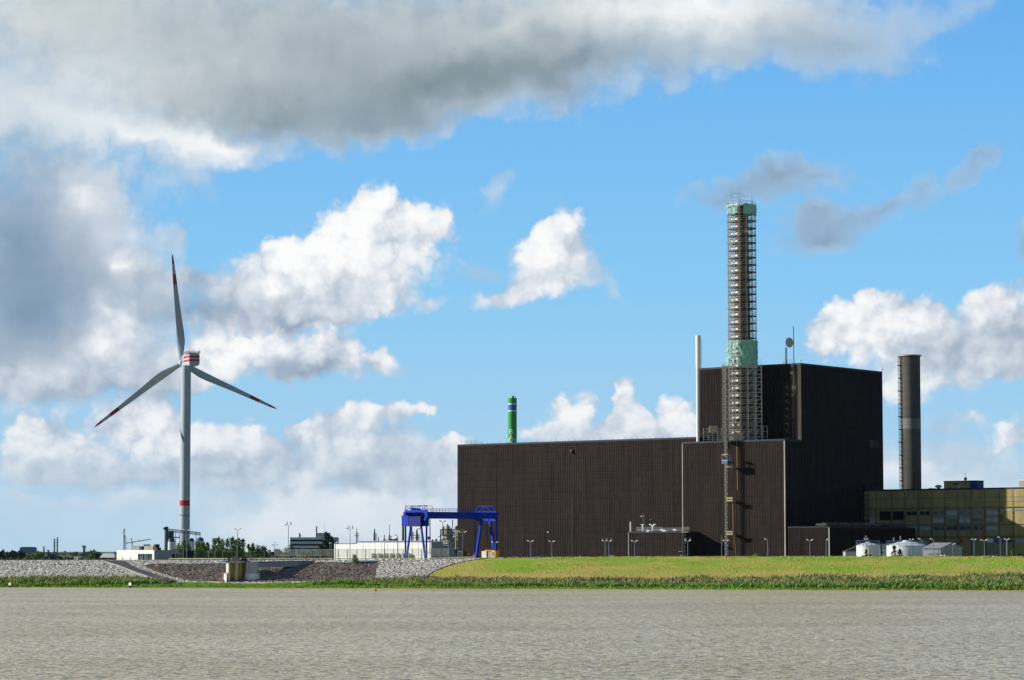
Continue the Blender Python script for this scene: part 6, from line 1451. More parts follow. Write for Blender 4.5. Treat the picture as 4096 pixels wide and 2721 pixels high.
    for (u, v, lab) in ((1156, 2101, 'tall floodlight mast with four heads left of the striped office'), (1402, 2116, 'floodlight mast with dark heads above the white hall wing')):
        l = lamp(u, v, 62, [(-.65, .5, .42), (.62, .7, .25)], lab); floods(l, u, 62, v - 6, (-.25, .5))
    lamp(1322, 2173, 48, [(0.08, .3, .26)], 'small post lamp in front of the dark tree beside the white hall')
    lamp(1344, 2172, 52, [(.4, 1, .4)], 'low single lamp arm over the left end of the white hall')
    lamp(1540, 2170, 50, [(0.05, .2, .25)], 'small post lamp in front of the middle of the white hall')
    lamp(1592, 2142, 50, [(-.5, .6, .36)], 'hook shaped single street lamp before the white hall', w=.22)
    lamp(1772, 2088, 60, [(-.55, 1, .38), (.5, 1, .33)], 'tall double street lamp between the crane legs')
    lamp(1795, 2165, 47, [(-.25, 1, .33)], 'stout short lamp on a cream post beside the grey block', w=.3)
def fences(conc):
    cf = pmat('fence_concrete', (206, 200, 186), .85, .3, 1.2); wire = pmat('fence_wire', (122, 128, 124), .6, .2)
    # concrete posts with wires along the left crest
    p0, a0 = at(-20, CREST_T + 2); t = thing('post_fence', 'row of short concrete posts along the left part of the crest', 'fence', flat(p0, crest(a0)))
    us = [13.5, 46.5, 76, 108, 139.5, 172, 203.5, 237, 274.5, 353, 382.5, 409, 438, 464, 496, 527, 559]; pr = None
    for k, u in enumerate([-80, -50, -18] + us):
        p, a = at(u, CREST_T + 2); z = crest(a); h = .72 if k % 4 else .78; mb = MB(); mb.box(flat(p, z - .2), .16, .14, h + .2); mb.box(flat(p, z + h - .1), .2, .2, .1); part(t, 'post', mb, cf)
    mb = MB()
    pa, aa = at(-80, CREST_T + 2); pb, ab = at(559, CREST_T + 2)
    for h in (.3, .58): mb.bar(flat(pa, crest(aa) + h), flat(pb, crest(ab) + h), .02)
    part(t, 'wire', mb, wire)
    # white stile
    p, a = at(309, CREST_T + 1); z = crest(a); t = thing('stile', 'white leaning ladder stile on the crest between the fence posts', 'stile', flat(p, z)); mb = MB(); mb2 = MB()
    for s_ in (-.42, .42): mb.bar(flat(p, z - .1) + SA * s_ - SA * .1, flat(p, z + .92) + SA * (s_ + .08), .1)
    for h in (.12, .34, .56, .76, .92): mb2.bar(flat(p, z + h) - SA * .48 + SA * h * .15, flat(p, z + h) + SA * .40 + SA * h * .15, .10, .05)
    part(t, 'side_rail', mb, M['white']); part(t, 'step', mb2, M['white'])
    # wire mesh fence behind the guard rail
    p, a = at(780, CREST_T + 8); t = thing('mesh_fence', 'dark wire mesh fence with tall concrete posts before the poplars', 'fence', flat(p, GZ)); zt = ZV(2214, p.y)
    for u in (783, 838, 894, 949, 1003, 1060): q, b = at(u, CREST_T + 8); z0 = hgt(b, CREST_T + 8); mb = MB(); mb.box(flat(q, z0 - .1), .15, .15, ZV(2201, q.y) - z0 - (0 if u > 800 else .3)); part(t, 'post', mb, cf)
    mb = MB(); q, b = at(1105, CREST_T + 8); n = 110
    for k in range(n + 1): c = p.lerp(q, k / n); mb.bar(flat(c, zt - 1.45), flat(c, zt), .022)
    for k in range(7): mb.bar(flat(p, zt - k * .24), flat(q, zt - k * .24), .028)
    part(t, 'wire_mesh', mb, M['darkmetal'])
    # pale bar fence
    p, a = at(1106, CREST_T + 7); q, b = at(1796, CREST_T + 7); t = thing('bar_fence', 'pale steel bar fence running in front of the white hall', 'fence', flat(p, GZ))
    z1 = lambda c: ZV(2201 if to_st(c)[0] < at(1335, 45)[1] else 2197.5, c.y)
    for k, u in enumerate([1106, 1118, 1142, 1177, 1213, 1249, 1285, 1321, 1356, 1392, 1429, 1465, 1502, 1539, 1576, 1614, 1651, 1688, 1725, 1762, 1795]):
        c, b_ = at(u, CREST_T + 7); mb = MB(); mb.box(flat(c, GZ), .17, .15, ZV(2198, c.y) - GZ); part(t, 'post', mb, M['steel'])
    mb = MB(); n = 10
    for k in range(9): mb.bar(flat(p, ZV(2199.5 + k * 3.1, p.y)), flat(q, ZV(2196 + k * 3.3, q.y)), .05 if k else .09)
    m_ = 150
    for k in range(m_ + 1): c = p.lerp(q, k / m_); mb.bar(flat(c, ZV(2227, c.y)), flat(c, ZV(2199, c.y)), .022)
    part(t, 'bars', mb, M['steel'])
    # guard rail along the crest
    p, a = at(681, CREST_T + 3); q, b = at(1900, CREST_T + 3); t = thing('guard_rail', 'cream guard rail with square posts along the crest road', 'guard rail', flat(p, crest(a))); gm = pmat('guard_rail_paint', (238, 232, 212), .6, .25, .8)
    u = 681
    while u < 1900:
        c, b_ = at(u, CREST_T + 3); z = crest(b_); mb = MB(); mb.box(flat(c, z - .1), .2, .2, .72); part(t, 'post', mb, gm); u += 33 if u < 1100 else 36
    mb = MB(); us = [681] + list(range(760, 1900, 60)) + [1900]
    for u0, u1 in zip(us, us[1:]):
        c0, b0 = at(u0, CREST_T + 2.85); c1, b1 = at(u1, CREST_T + 2.85); mb.bar(flat(c0, crest(b0) + .48), flat(c1, crest(b1) + .48), .08, .24)
    part(t, 'rail', mb, gm)
    # thin hand rail at the crest rim from the pier to the crane
    p, a = at(1280, CREST_T + 1.0); q, b = at(1905, CREST_T + 1.0); t = thing('hand_rail', 'thin dark hand rail on the bank rim between bridge and grass', 'railing', flat(p, crest(a)))
    n = 44
    for k in range(n + 1): c = p.lerp(q, k / n); z = crest(to_st(c)[0]); mb = MB(); mb.bar(flat(c, z - .1), flat(c, z + .95), .045); part(t, 'post', mb, M['darkmetal'])
    mb = MB()
    for k in range(n):
        c, d = p.lerp(q, k / n), p.lerp(q, (k + 1) / n)
        for h in (.5, .95): mb.bar(flat(c, crest(to_st(c)[0]) + h), flat(d, crest(to_st(d)[0]) + h), .04)
    part(t, 'rails', mb, M['darkmetal'])
    # low rails on the far side of the grass crest
    t = thing('low_rail', 'low pale rail behind the grass crest before the dark hall', 'fence', flat(at(2060, 46)[0], GZ)); mb = MB()
    for u in (2030, 2056, 2063, 2072, 2086, 2099, 2111): c, b_ = at(u, 46); mb.bar(flat(c, GZ), flat(c, ZV(2223, c.y)), .07)
    c, d = at(2028, 46)[0], at(2056, 46)[0]; mb.bar(flat(c, ZV(2229, c.y)), flat(d, ZV(2229, d.y)), .1); part(t, 'rails', mb, M['steel'])
    # stakes in the reeds at the water line
    t = thing('stake_fence', 'row of thin grey stakes standing in the reeds by the water at the left', 'fence', flat(at(300, 1)[0], 0)); rr = random.Random(8)
    u = -10
    while u < 735:
        c, b_ = at(u, 1.6 if u > 350 else 2.2); h = rr.uniform(.75, 1.0); mb = MB(); mb.bar(flat(c, -.2), flat(c, h if u < 540 else h * .95), .07); part(t, 'stake', mb, cf); u += rr.uniform(16, 24)
    mb = MB(); c, d = at(540, 1.6)[0], at(735, 1.6)[0]; mb.bar(flat(c, .5), flat(d, .5), .03); mb.bar(flat(c, .78), flat(d, .78), .03); part(t, 'wire', mb, wire)
    for (u, lab) in ((47, 'white square river sign on a post in the water, leftmost one'), (526, 'white square river sign on a post in the water below the pavilion')):
        p, a = at(u, -1.2); t = thing('river_sign', lab, 'sign', flat(p, 0), 'white river signs'); s = .62 if u > 100 else .54
        z = ZV(2336.5 if u > 100 else 2336.5, p.y); mb = MB(); bd = V(.72, -.69, 0); mb.obox(V(p.x, p.y - .05, z - s / 2) - bd * s * .65, bd * s * 1.3, V(.04, .05, 0), V(0, 0, s)); part(t, 'board', mb, M['white'])
        mb = MB(); mb.tube(flat(p, -1), flat(p, z - s / 2), .10, n=8); mb.box(flat(p, -.3), .28, .28, .75); part(t, 'post', mb, pmat('dark_post', (44, 48, 46), .8))
        t = thing('river_rail', lab.replace('white square river sign on a post in the water', 'low grey rail behind the river sign'), 'railing', flat(at(u, .1)[0], 0), 'low rails behind the river signs')
        mb = MB(); c, d = at(u - 24, .4)[0], at(u + 26, .4)[0]; z = ZV(2343, c.y); mb.bar(flat(c, z), flat(d, z), .07)
        for f_ in (0, .5, 1): e = c.lerp(d, f_); mb.bar(flat(e, -.5), flat(e, z), .06)
        part(t, 'rails', mb, M['steel'])
    p = on_water(1503, 2366); mb = MB(); mb.lathe(V(p.x, p.y, -.1), [(.16, 0), (.2, .15), (.2, .4), (.1, .52), (.05, .6)], 14); single('buoy', mb, pmat('buoy_red', (170, 30, 36), .5), 'small dark red buoy floating off the grass bank', 'buoy', V(p.x, p.y, 0), smooth=True)
def works(conc):
    # water intake built into the bank
    T = 12.0
    def q(u, v, t): p, a = at(u, t); return flat(p, ZV(v, p.y))
    p, a = at(970, T); zt = ZV(2248, p.y); zb = ZV(2330, p.y) - .3
    t = thing('water_intake', 'white and yellow concrete intake with twin chambers set in the stone bank', 'intake structure', flat(p, zb))
    yl = pmat('stained_yellow_concrete', (232, 220, 160), .9, .7, .9, (176, 166, 110), streak=True); wh = pmat('whitewashed_concrete', (244, 244, 238), .8, .15, .8, streak=True)
    O2 = flat(at(914, T)[0]); D1 = V(.975, .222, 0).normalized(); D2 = V(-.222, .975, 0).normalized()
    X = lambda u, tt=T: on_line(O2, D1, u)
    def st(a, t, z=0.0): return O2 + D1 * a + D2 * (t - T) + UP * z
    SA = D1; SN = D2
    def blk(u0, u1, t0, t1, z0, z1, nm, mt, lab=None): mb = MB(); a0, a1 = X(u0), X(u1); mb.obox(flat(st(a0, t0), z0), SA * (a1 - a0), SN * (t1 - t0), UP * (z1 - z0)); return part(t, nm, mb, mt, lab)
    blk(914, 921, T, T + 3.4, zb, zt, 'pier', yl); blk(913.6, 913.95, T + .02, T + 3.4, zb, zt, 'white_face', wh)
    blk(904.5, 907.5, T - .8, T + 6.2, zb, ZV(2295, p.y), 'footing', wh); blk(904.3, 907.6, T - .8, T + 6.1, ZV(2295, p.y) + .01, ZV(2291, p.y), 'red_beam', pmat('red_beam', (190, 50, 44), .6, .2))
    blk(900.6, 904.2, T + 4.0, T + 4.2, ZV(2312, p.y), ZV(2291, p.y), 'red_board', pmat('red_board', (184, 44, 50), .6, .2))
    blk(915, 992, T + 4.6, T + 5.0, zb, zt - .1, 'chamber_wall', pmat('dark_yellow_concrete', (196, 188, 134), .9, .6, .7, (150, 142, 98), streak=True))
    mb = MB(); mb.lathe(flat(st(X(949), T + 1.2), zb), [(.42, 0), (.42, zt - .06 - zb)], 24); part(t, 'middle_pier', mb, yl, smooth=True)
    for (ua, ub) in ((924, 941), (958, 979)): mb = MB(); r_ = (X(ub) - X(ua)) / 2; mb.lathe(flat(st((X(ua) + X(ub)) / 2, T + 3.6), zb), [(r_, 0), (r_, zt - .12 - zb)], 24); part(t, 'chamber', mb, yl, smooth=True)
    blk(990, 1031, T, T + 4.5, ZV(2294, p.y), zt, 'pier', M['grey'], 'white pier with its shaded front coloured grey'); blk(989.6, 989.95, T + .02, T + 4.5, zb, zt, 'white_face', wh)  # front shade painted in as grey, sunlit side skinned white
    mb = MB(); r = (X(1043) - X(983)) / 2; c = st((X(983) + X(1043)) / 2, T + r * .75); mb.lathe(flat(c, zb), [(r, 0), (r, ZV(2294.5, p.y) - zb)], 32); part(t, 'round_base', mb, wh, smooth=True)
    blk(897, 920, T + .2, T + 12, zt + .01, zt + .18, 'deck', pmat('deck_blue', (44, 88, 190), .5, .2)); blk(982, 1001, T - .1, T + 12, zt + .01, zt + .18, 'deck', pmat('deck_blue', (44, 88, 190), .5, .2)); blk(920.1, 981.9, T + .6, T + 12, zt - .04, zt + .12, 'deck', conc)
    mb = MB(); a0, a1 = X(899), X(1030)
    for k in range(22): c = st(a0 + (a1 - a0) * k / 21, T + .6); mb.bar(flat(c, zt + .1), flat(c, zt + 1.15), .06)
    for h in (.6, 1.15): mb.bar(flat(st(a0, T + .6), zt + h), flat(st(a1, T + .6), zt + h), .05)
    part(t, 'railing', mb, M['darkmetal'])
    # screen cleaner and boxes on it
    for (u, w, h, mt, lab) in ((921, .35, 1.2, 'darkmetal', 'dark upright winch post at the left of the intake deck'), (937, .9, .8, 'steel', 'pale machine box on the left of the intake deck'), (954, 1.6, .75, 'steel', 'long pale machine on the middle of the intake deck'), (975, .6, .7, 'darkmetal', 'dark round motor on the intake deck near the blue strip'), (986, .7, .95, 'darkmetal', 'dark cabinet at the right of the intake deck')):
        c = st(X(u), T + 2); mb = MB(); mb.box(flat(c, zt + .14), w, .8, h * .6); mb.box(flat(c, zt + .14 + h * .6), w * .7, .6, h * .4); mb.bar(flat(c, zt + .3), flat(c + SA * w * .8, zt + .3), .12); single('deck_machine', mb, M[mt], lab, 'machine', flat(c, zt + .14))
    # foot bridge from the right pier to the crest
    a1 = at(1280, CREST_T)[1]; A_ = flat(st(X(1032), T + 2.5), zt); B_ = flat(SO + globals()['SA'] * a1 + globals()['SN'] * (CREST_T - .5), crest(a1) + .02)
    t = thing('foot_bridge', 'grey girder bridge with blue edge from the intake to the crest', 'bridge', A_)
    d = (B_ - A_); sd = d.cross(UP).normalized(); mb = MB(); sd = sd if sd.y < 0 else -sd
    mb.obox(A_ - UP * 1.25, d, -sd * 2.0, UP * 1.1); part(t, 'girder', mb, M['grey'])
    mb = MB(); mb.obox(A_ - UP * .14 + sd * .06, d, -sd * 2.1, UP * .14); part(t, 'deck', mb, pmat('bridge_edge', (36, 48, 92), .5)); mb = MB()
    for k in range(25): c = A_ + d * (k / 24); mb.bar(c, c + UP * 1.0, .05)
    for h in (.5, 1.0): mb.bar(A_ + UP * h, B_ + UP * h, .04)
    part(t, 'railing', mb, M['darkmetal'])
    # pale box on the crest, cabinet, hydrant, steel rack, tarpaulins
    p, a = at(1010, CREST_T + 1); mb = MB(); mb.box(flat(p, crest(a)), .8, .6, .55); mb.box(flat(p + SA * .1, crest(a) + .55), .5, .5, .35); mb.bar(flat(p + SA * .2, crest(a) + .9), flat(p + SA * .2, crest(a) + 1.3), .07); single('valve_box', mb, M['trim'], 'cream valve box on the crest right of the intake', 'valve box', flat(p, crest(a)))
    p, a = at(1225.5, CREST_T + 2); z = crest(a); t = thing('hydrant', 'orange hydrant post on the crest road', 'hydrant', flat(p, z)); mb = MB(); mb.lathe(flat(p, z), [(.2, 0), (.2, .12), (.15, .16), (.15, .85)], 12); part(t, 'body', mb, pmat('hydrant_orange', (206, 92, 62), .5), smooth=True); mb = MB(); mb.lathe(flat(p, z), [(.24, .86), (.24, .95), (.18, 1.12), (.06, 1.2)], 12); mb.tube(flat(p, z + .6) - SA * .3, flat(p, z + .6) + SA * .3, .08, n=8); part(t, 'cap', mb, pmat('hydrant_orange', (206, 92, 62), .5), smooth=True)
    p, a = at(1203, CREST_T + 4); z = crest(a); t = thing('white_bench', 'white bench like stand behind the guard rail left of the hydrant', 'stand', flat(p, z)); mb = MB(); mb.box(flat(p, z + 1.05), 1.0, .6, .16); part(t, 'top', mb, M['white'])
    for s_ in (-.45, .45): mb = MB(); mb.box(flat(p + SA * s_, z), .09, .09, 1.05); part(t, 'leg', mb, M['white'])
    p, a = at(723, CREST_T + 6); z = hgt(a, CREST_T + 6); t = thing('steel_rack', 'tall pale steel rack with stacked frames right of the pavilion', 'rack', flat(p, z)); mb = MB()
    for s_ in (-.9, .9):
        for r_ in (0, 1): mb.box(flat(p + SA * s_ + SN * r_, z), .13, .13, ZV(2184, p.y) - z)
    part(t, 'upright', mb, M['trim']); mb = MB()
    for v in (2182, 2186, 2193, 2196, 2203, 2209, 2214, 2219, 2224, 2229): mb.bar(flat(p - SA * (1.0 if v < 2200 else .5), ZV(v, p.y)), flat(p + SA * (1.0 if v < 2200 else .9), ZV(v, p.y)), .2, .13)
    part(t, 'shelf', mb, M['trim'])
    tp = pmat('pale_tarpaulin', (186, 200, 212), .6, .3, .8)
    for k, (us, lab) in enumerate((((1384, 1402, 1456, 1440), 'left pale blue tarpaulin lying on the dark stones'), ((1443, 1456, 1508, 1492), 'right pale blue tarpaulin lying on the dark stones'))):
        mb = MB(); vs = []; n = 12; rr = random.Random(k)
        for i in range(n + 1):
            for j in range(5):
                ub = us[0] + (us[3] - us[0]) * i / n; ut = us[1] + (us[2] - us[1]) * i / n; u = ub + (ut - ub) * j / 4; v = 2254 + (2247 - 2254) * j / 4
                s = slope_pt(u, v); vs.append(s + UP * (.42 + rr.uniform(0, .12)))
        m_ = len(vs); vs2 = [p_ - UP * .05 for p_ in vs]; f = [(i * 5 + j, i * 5 + j + 1, (i + 1) * 5 + j + 1, (i + 1) * 5 + j) for i in range(n) for j in range(4)]
        mb.add(vs, f); single('tarpaulin', mb, tp, lab, 'tarpaulin', vs[0], 'tarpaulins on the bank')
    # white frame hut, blue cover and container near the crane
    p, a = at(1841, CREST_T + 6); Y = p.y; z = hgt(a, CREST_T + 6); Z = lambda v: ZV(v, Y); X_ = lambda u: XU(u, Y)
    t = thing('white_booth', 'white framed booth with lifebuoy inside at the foot of the dark hall', 'booth', V(p.x, Y, z)); mb = MB(); w = .16
    x0, x1, zt_ = X_(1831), X_(1851), Z(2203)
    for x in (x0, x1 - w): mb.obox(V(x, Y, z), V(w, 0, 0), V(0, .9, 0), V(0, 0, zt_ - z))
    mb.obox(V(x0 + w, Y, zt_ - .22), V(x1 - x0 - 2 * w, 0, 0), V(0, .9, 0), V(0, 0, .22)); part(t, 'frame', mb, M['white'])
    mb = MB(); mb.obox(V(x0 + w, Y + .5, z), V(x1 - x0 - 2 * w, 0, 0), V(0, .06, 0), V(0, 0, zt_ - z - .24)); part(t, 'back', mb, M['grey'])
    mb = MB(); mb.ell(V(X_(1837), Y + .3, Z(2215)), V(.15, 0, 0), V(0, .08, 0), V(0, 0, .17), 10, 6); part(t, 'lifebuoy', mb, pmat('buoy_pink', (224, 84, 92), .5))
    t = thing('blue_cover', 'dark blue cover with grey panel behind the white booth', 'cover', V(X_(1824), Y + 2, z)); nb = pmat('navy_cover', (22, 30, 108), .5, .2)
    mb = MB(); mb.obox(V(X_(1818), Y + 1.2, Z(2209)), V(X_(1851) - X_(1818), 0, 0), V(0, 1.5, 0), V(0, 0, Z(2198) - Z(2209))); mb.obox(V(X_(1818), Y + 1.2, Z(2212)), V(.8, 0, 0), V(0, 1.4, 0), V(0, 0, Z(2209) - Z(2212))); part(t, 'cover', mb, nb)
    mb = MB(); mb.obox(V(X_(1820), Y + 1.3, z), V(X_(1832) - X_(1820), 0, 0), V(0, 1.2, 0), V(0, 0, Z(2212) - z)); part(t, 'panel', mb, pmat('slate', (64, 70, 84), .7))
    mb = MB(); mb.add([V(X_(1851), Y + 1, z), V(X_(1876), Y + 1, z), V(X_(1876), Y + 1, z + .5), V(X_(1860), Y + 1, Z(2203)), V(X_(1851), Y + 1, Z(2203)), V(X_(1851), Y + 3, z), V(X_(1876), Y + 3, z), V(X_(1876), Y + 3, z + .5), V(X_(1860), Y + 3, Z(2203)), V(X_(1851), Y + 3, Z(2203))], [(0, 1, 2, 3, 4), (9, 8, 7, 6, 5), (0, 5, 6, 1), (1, 6, 7, 2), (2, 7, 8, 3), (3, 8, 9, 4), (4, 9, 5, 0)]); single('concrete_ramp', mb, M['trim2'], 'grey wedge shaped block right beside the white booth', 'ramp', V(X_(1860), Y + 1, z))
    mb = MB(); mb.box(V(X_(1874), Y + 1.2, Z(2218)), .5, .4, .18); mb.bar(V(X_(1874), Y + 1.4, z), V(X_(1874), Y + 1.4, Z(2218)), .1); single('orange_lamp', mb, pmat('orange_lamp', (236, 176, 72), .4), 'small orange warning lamp right of the grey wedge block', 'warning lamp', V(X_(1874), Y + 1.2, z))
    mb = MB(); mb.box(V(X_(1893), Y, z), .34, .5, 1.35); mb.box(V(X_(1899), Y, z), .14, .3, 1.75); single('white_cabinet', mb, M['white'], 'narrow white cabinet at the foot of the right crane leg', 'cabinet', V(X_(1893), Y, z))
    t = thing('site_cabin', 'yellow and white site cabin with one window at the foot of the crane', 'cabin', V(X_(1956), Y, z)); zt_ = Z(2202)
    cyan = pmat('cabin_white', (226, 222, 206), .5, .15, 1); ye = pmat('cabin_yellow', (222, 170, 32), .5, .2, 1)
    gd = V(.80, -.60, 0).normalized(); ge = V(.60, .80, 0).normalized(); c0 = V(X_(1926), Y + 1, z); CL_ = lambda u: on_line(c0, gd, u)
    mb = MB(); mb.obox(c0, gd * CL_(1945), ge * 1.6, UP * (Z(2204.5) - z)); part(t, 'white_wall', mb, cyan)
    mb = MB(); mb.obox(c0 + gd * (CL_(1945) + .02) + ge * .25, gd * (CL_(1964) - CL_(1945)), ge * 1.3, UP * (Z(2205.5) - z)); part(t, 'door_wall', mb, M['trim'])
    mb = MB(); mb.obox(c0 + gd * (CL_(1964) + .04), gd * (CL_(1981) - CL_(1964)), ge * 1.5, UP * (zt_ - z)); part(t, 'yellow_wall', mb, ye)
    mb = MB(); mb.obox(c0 + gd * CL_(1938) + ge * .05 + UP * (Z(2204.3) - z), gd * (CL_(1964) - CL_(1938)), ge * 1.5, UP * (zt_ - Z(2204.3) + .1)); part(t, 'roof_edge', mb, ye)
    mb = MB(); mb.obox(c0 + gd * CL_(1968) - ge * .05 + UP * (Z(2227) - z), gd * (CL_(1977) - CL_(1968)), ge * .045, UP * (Z(2205) - Z(2227))); fo = part(t, 'window', mb, cyan)
    mb = MB(); mb.obox(c0 + gd * CL_(1970) - ge * .08 + UP * (Z(2224) - z), gd * (CL_(1975) - CL_(1970)), ge * .028, UP * (Z(2208) - Z(2224))); part(fo, 'pane', mb, M['glass'])
    mb = MB(); mb.tube(V(X_(1990), Y, z), V(X_(1990), Y, Z(2222)), .3, n=10); mb.box(V(X_(1994), Y, z), .5, .5, Z(2218) - z); single('blue_drum', mb, pmat('drum_blue', (24, 34, 92), .5), 'dark blue drum and box right of the yellow cabin', 'drum', V(X_(1990), Y, z))
    # dark vehicle-like machine and small hut seen over the crest
    p, a = at(2172, 50); Y = p.y; X_ = lambda u: XU(u, Y); Z = lambda v: ZV(v, Y)
    t = thing('pipe_manifold', 'low pale pipes and black blocks just showing over the grass crest', 'pipes', V(p.x, Y, GZ)); mb = MB(); mb.tube(V(X_(2130), Y, Z(2230)), V(X_(2176), Y, Z(2229)), .15, n=8); mb.tube(V(X_(2152), Y - .1, Z(2227)), V(X_(2166), Y - .1, Z(2226)), .14, n=8); mb.bar(V(X_(2171), Y, GZ), V(X_(2171), Y, Z(2219)), .25); mb.bar(V(X_(2135), Y, GZ), V(X_(2135), Y, Z(2230)), .1); part(t, 'pipes', mb, M['lampgrey'])
    mb = MB(); mb.obox(V(X_(2155), Y + .3, GZ), V(X_(2163) - X_(2155), 0, 0), V(0, 1, 0), UP * (Z(2222) - GZ)); mb.obox(V(X_(2180), Y + .3, GZ), V(X_(2188) - X_(2180), 0, 0), V(0, 1, 0), UP * (Z(2221) - GZ)); part(t, 'block', mb, M['darkmetal'])
    p, a = at(2319, 50); mb = MB(); mb.tube(flat(p, GZ), flat(p, ZV(2225, p.y)), .16, n=10); mb.ell(flat(p, ZV(2225, p.y)), V(.2, 0, 0), V(0, .2, 0), V(0, 0, .12), 10, 6); single('air_vent', mb, M['steel'], 'small grey vent cap peeping over the grass crest', 'vent', flat(p, GZ))
    p, a = at(2449, 50); Y = p.y; t = thing('white_hut', 'tiny white roofed hut peeping over the crest right of the lamp pair', 'hut', flat(p, GZ)); mb = MB(); mb.box(flat(p, GZ), 1.1, .8, ZV(2227, Y) - GZ); part(t, 'body', mb, M['darkmetal']); mb = MB(); mb.box(V(p.x - .1, Y - .1, ZV(2227, Y) + .01), .95, .9, .3); part(t, 'roof', mb, M['white'])
    p, a = at(2720, 50); Y = p.y; t = thing('control_cabinet', 'black and white cabinet by the stair of the small roof-railed block', 'cabinet', flat(p, GZ)); mb = MB(); mb.box(flat(p, GZ), .75, .6, ZV(2208, Y) - GZ); part(t, 'body', mb, M['darkmetal']); mb = MB(); mb.box(flat(p, ZV(2208, Y) + .01), .85, .7, .16); part(t, 'roof', mb, M['white']); mb = MB(); mb.box(V(p.x + .1, Y - .45, GZ), .35, .25, ZV(2219, Y) - GZ); part(t, 'white_box', mb, M['white'])
def tree(p, H, W, mat, label, group, shape='round', n=420, leaf=.42, seed=0, trunk=True, cat='tree', z0=None, gaps=.55, name=None):
    rnd = random.Random(seed * 7 + 11); t = thing(name or ('shrub' if cat == 'shrub' else 'tree'), label, cat, p, group)
    if trunk:
        mb = MB(); base = Vector(p); hgt_ = H * (.8 if shape != 'round' else .6); mb.tube(base, base + UP * hgt_, W * .035 + .06, .04, 7)
        for k in range(7):
            a = rnd.random() * 6.28; f = .25 + .6 * k / 7; r = W * .35 * (1 - f * .6); mb.tube(base + UP * hgt_ * f, base + V(math.cos(a) * r, math.sin(a) * r, hgt_ * f + r * .9), W * .015 + .03, .02, 5)
        part(t, 'trunk', mb, M['bark'])
    clumps = []
    for k in range(15 if shape == 'round' else 19):
        f = rnd.random()
        if shape == 'poplar': z = .12 + .84 * f; R = W * .5 * (1 - abs(z - .42) ** 1.2 * 1.25) * .65; s = W * (.24 - .10 * z)
        elif shape == 'cone': z = .08 + .86 * f; R = W * .5 * (1.02 - z) * .85; s = W * (.25 - .15 * z)
        else: z = .22 + .64 * f; R = W * .5 * math.sqrt(max(0, 1 - ((z - .5) / .52) ** 2)) * .75; s = W * .19
        a = rnd.random() * 6.28; rr = R * math.sqrt(rnd.random()); clumps.append((V(rr * math.cos(a), rr * math.sin(a), z * H), s * rnd.uniform(.7, 1.25)))
    if shape in ('poplar', 'cone'): clumps.append((V(0, 0, H * .93), W * .09))
    mb = MB(); P = Vector(p)
    for i in range(n):
        c, s = clumps[rnd.randrange(len(clumps))]; d = V(rnd.gauss(0, 1), rnd.gauss(0, 1), rnd.gauss(0, .9)); d = d.normalized() * (rnd.random() ** .45) * s * (1.25 if shape != 'round' else 1.1)
        if shape == 'poplar': d.z *= 1.7
        q = P + c + d; a = rnd.random() * 6.28; l = leaf * rnd.uniform(.6, 1.3)
        u_ = V(math.cos(a), math.sin(a), rnd.uniform(-.6, .6)).normalized() * l; w_ = u_.cross(V(rnd.gauss(0, 1), rnd.gauss(0, 1), rnd.gauss(0, 1)).normalized()); w_ = w_.normalized() * l * .6
        mb.add([q - u_ * .5, q - w_ * .5, q + u_ * .5, q + w_ * .5], [(0, 1, 2, 3)])
    part(t, 'crown', mb, mat); return t
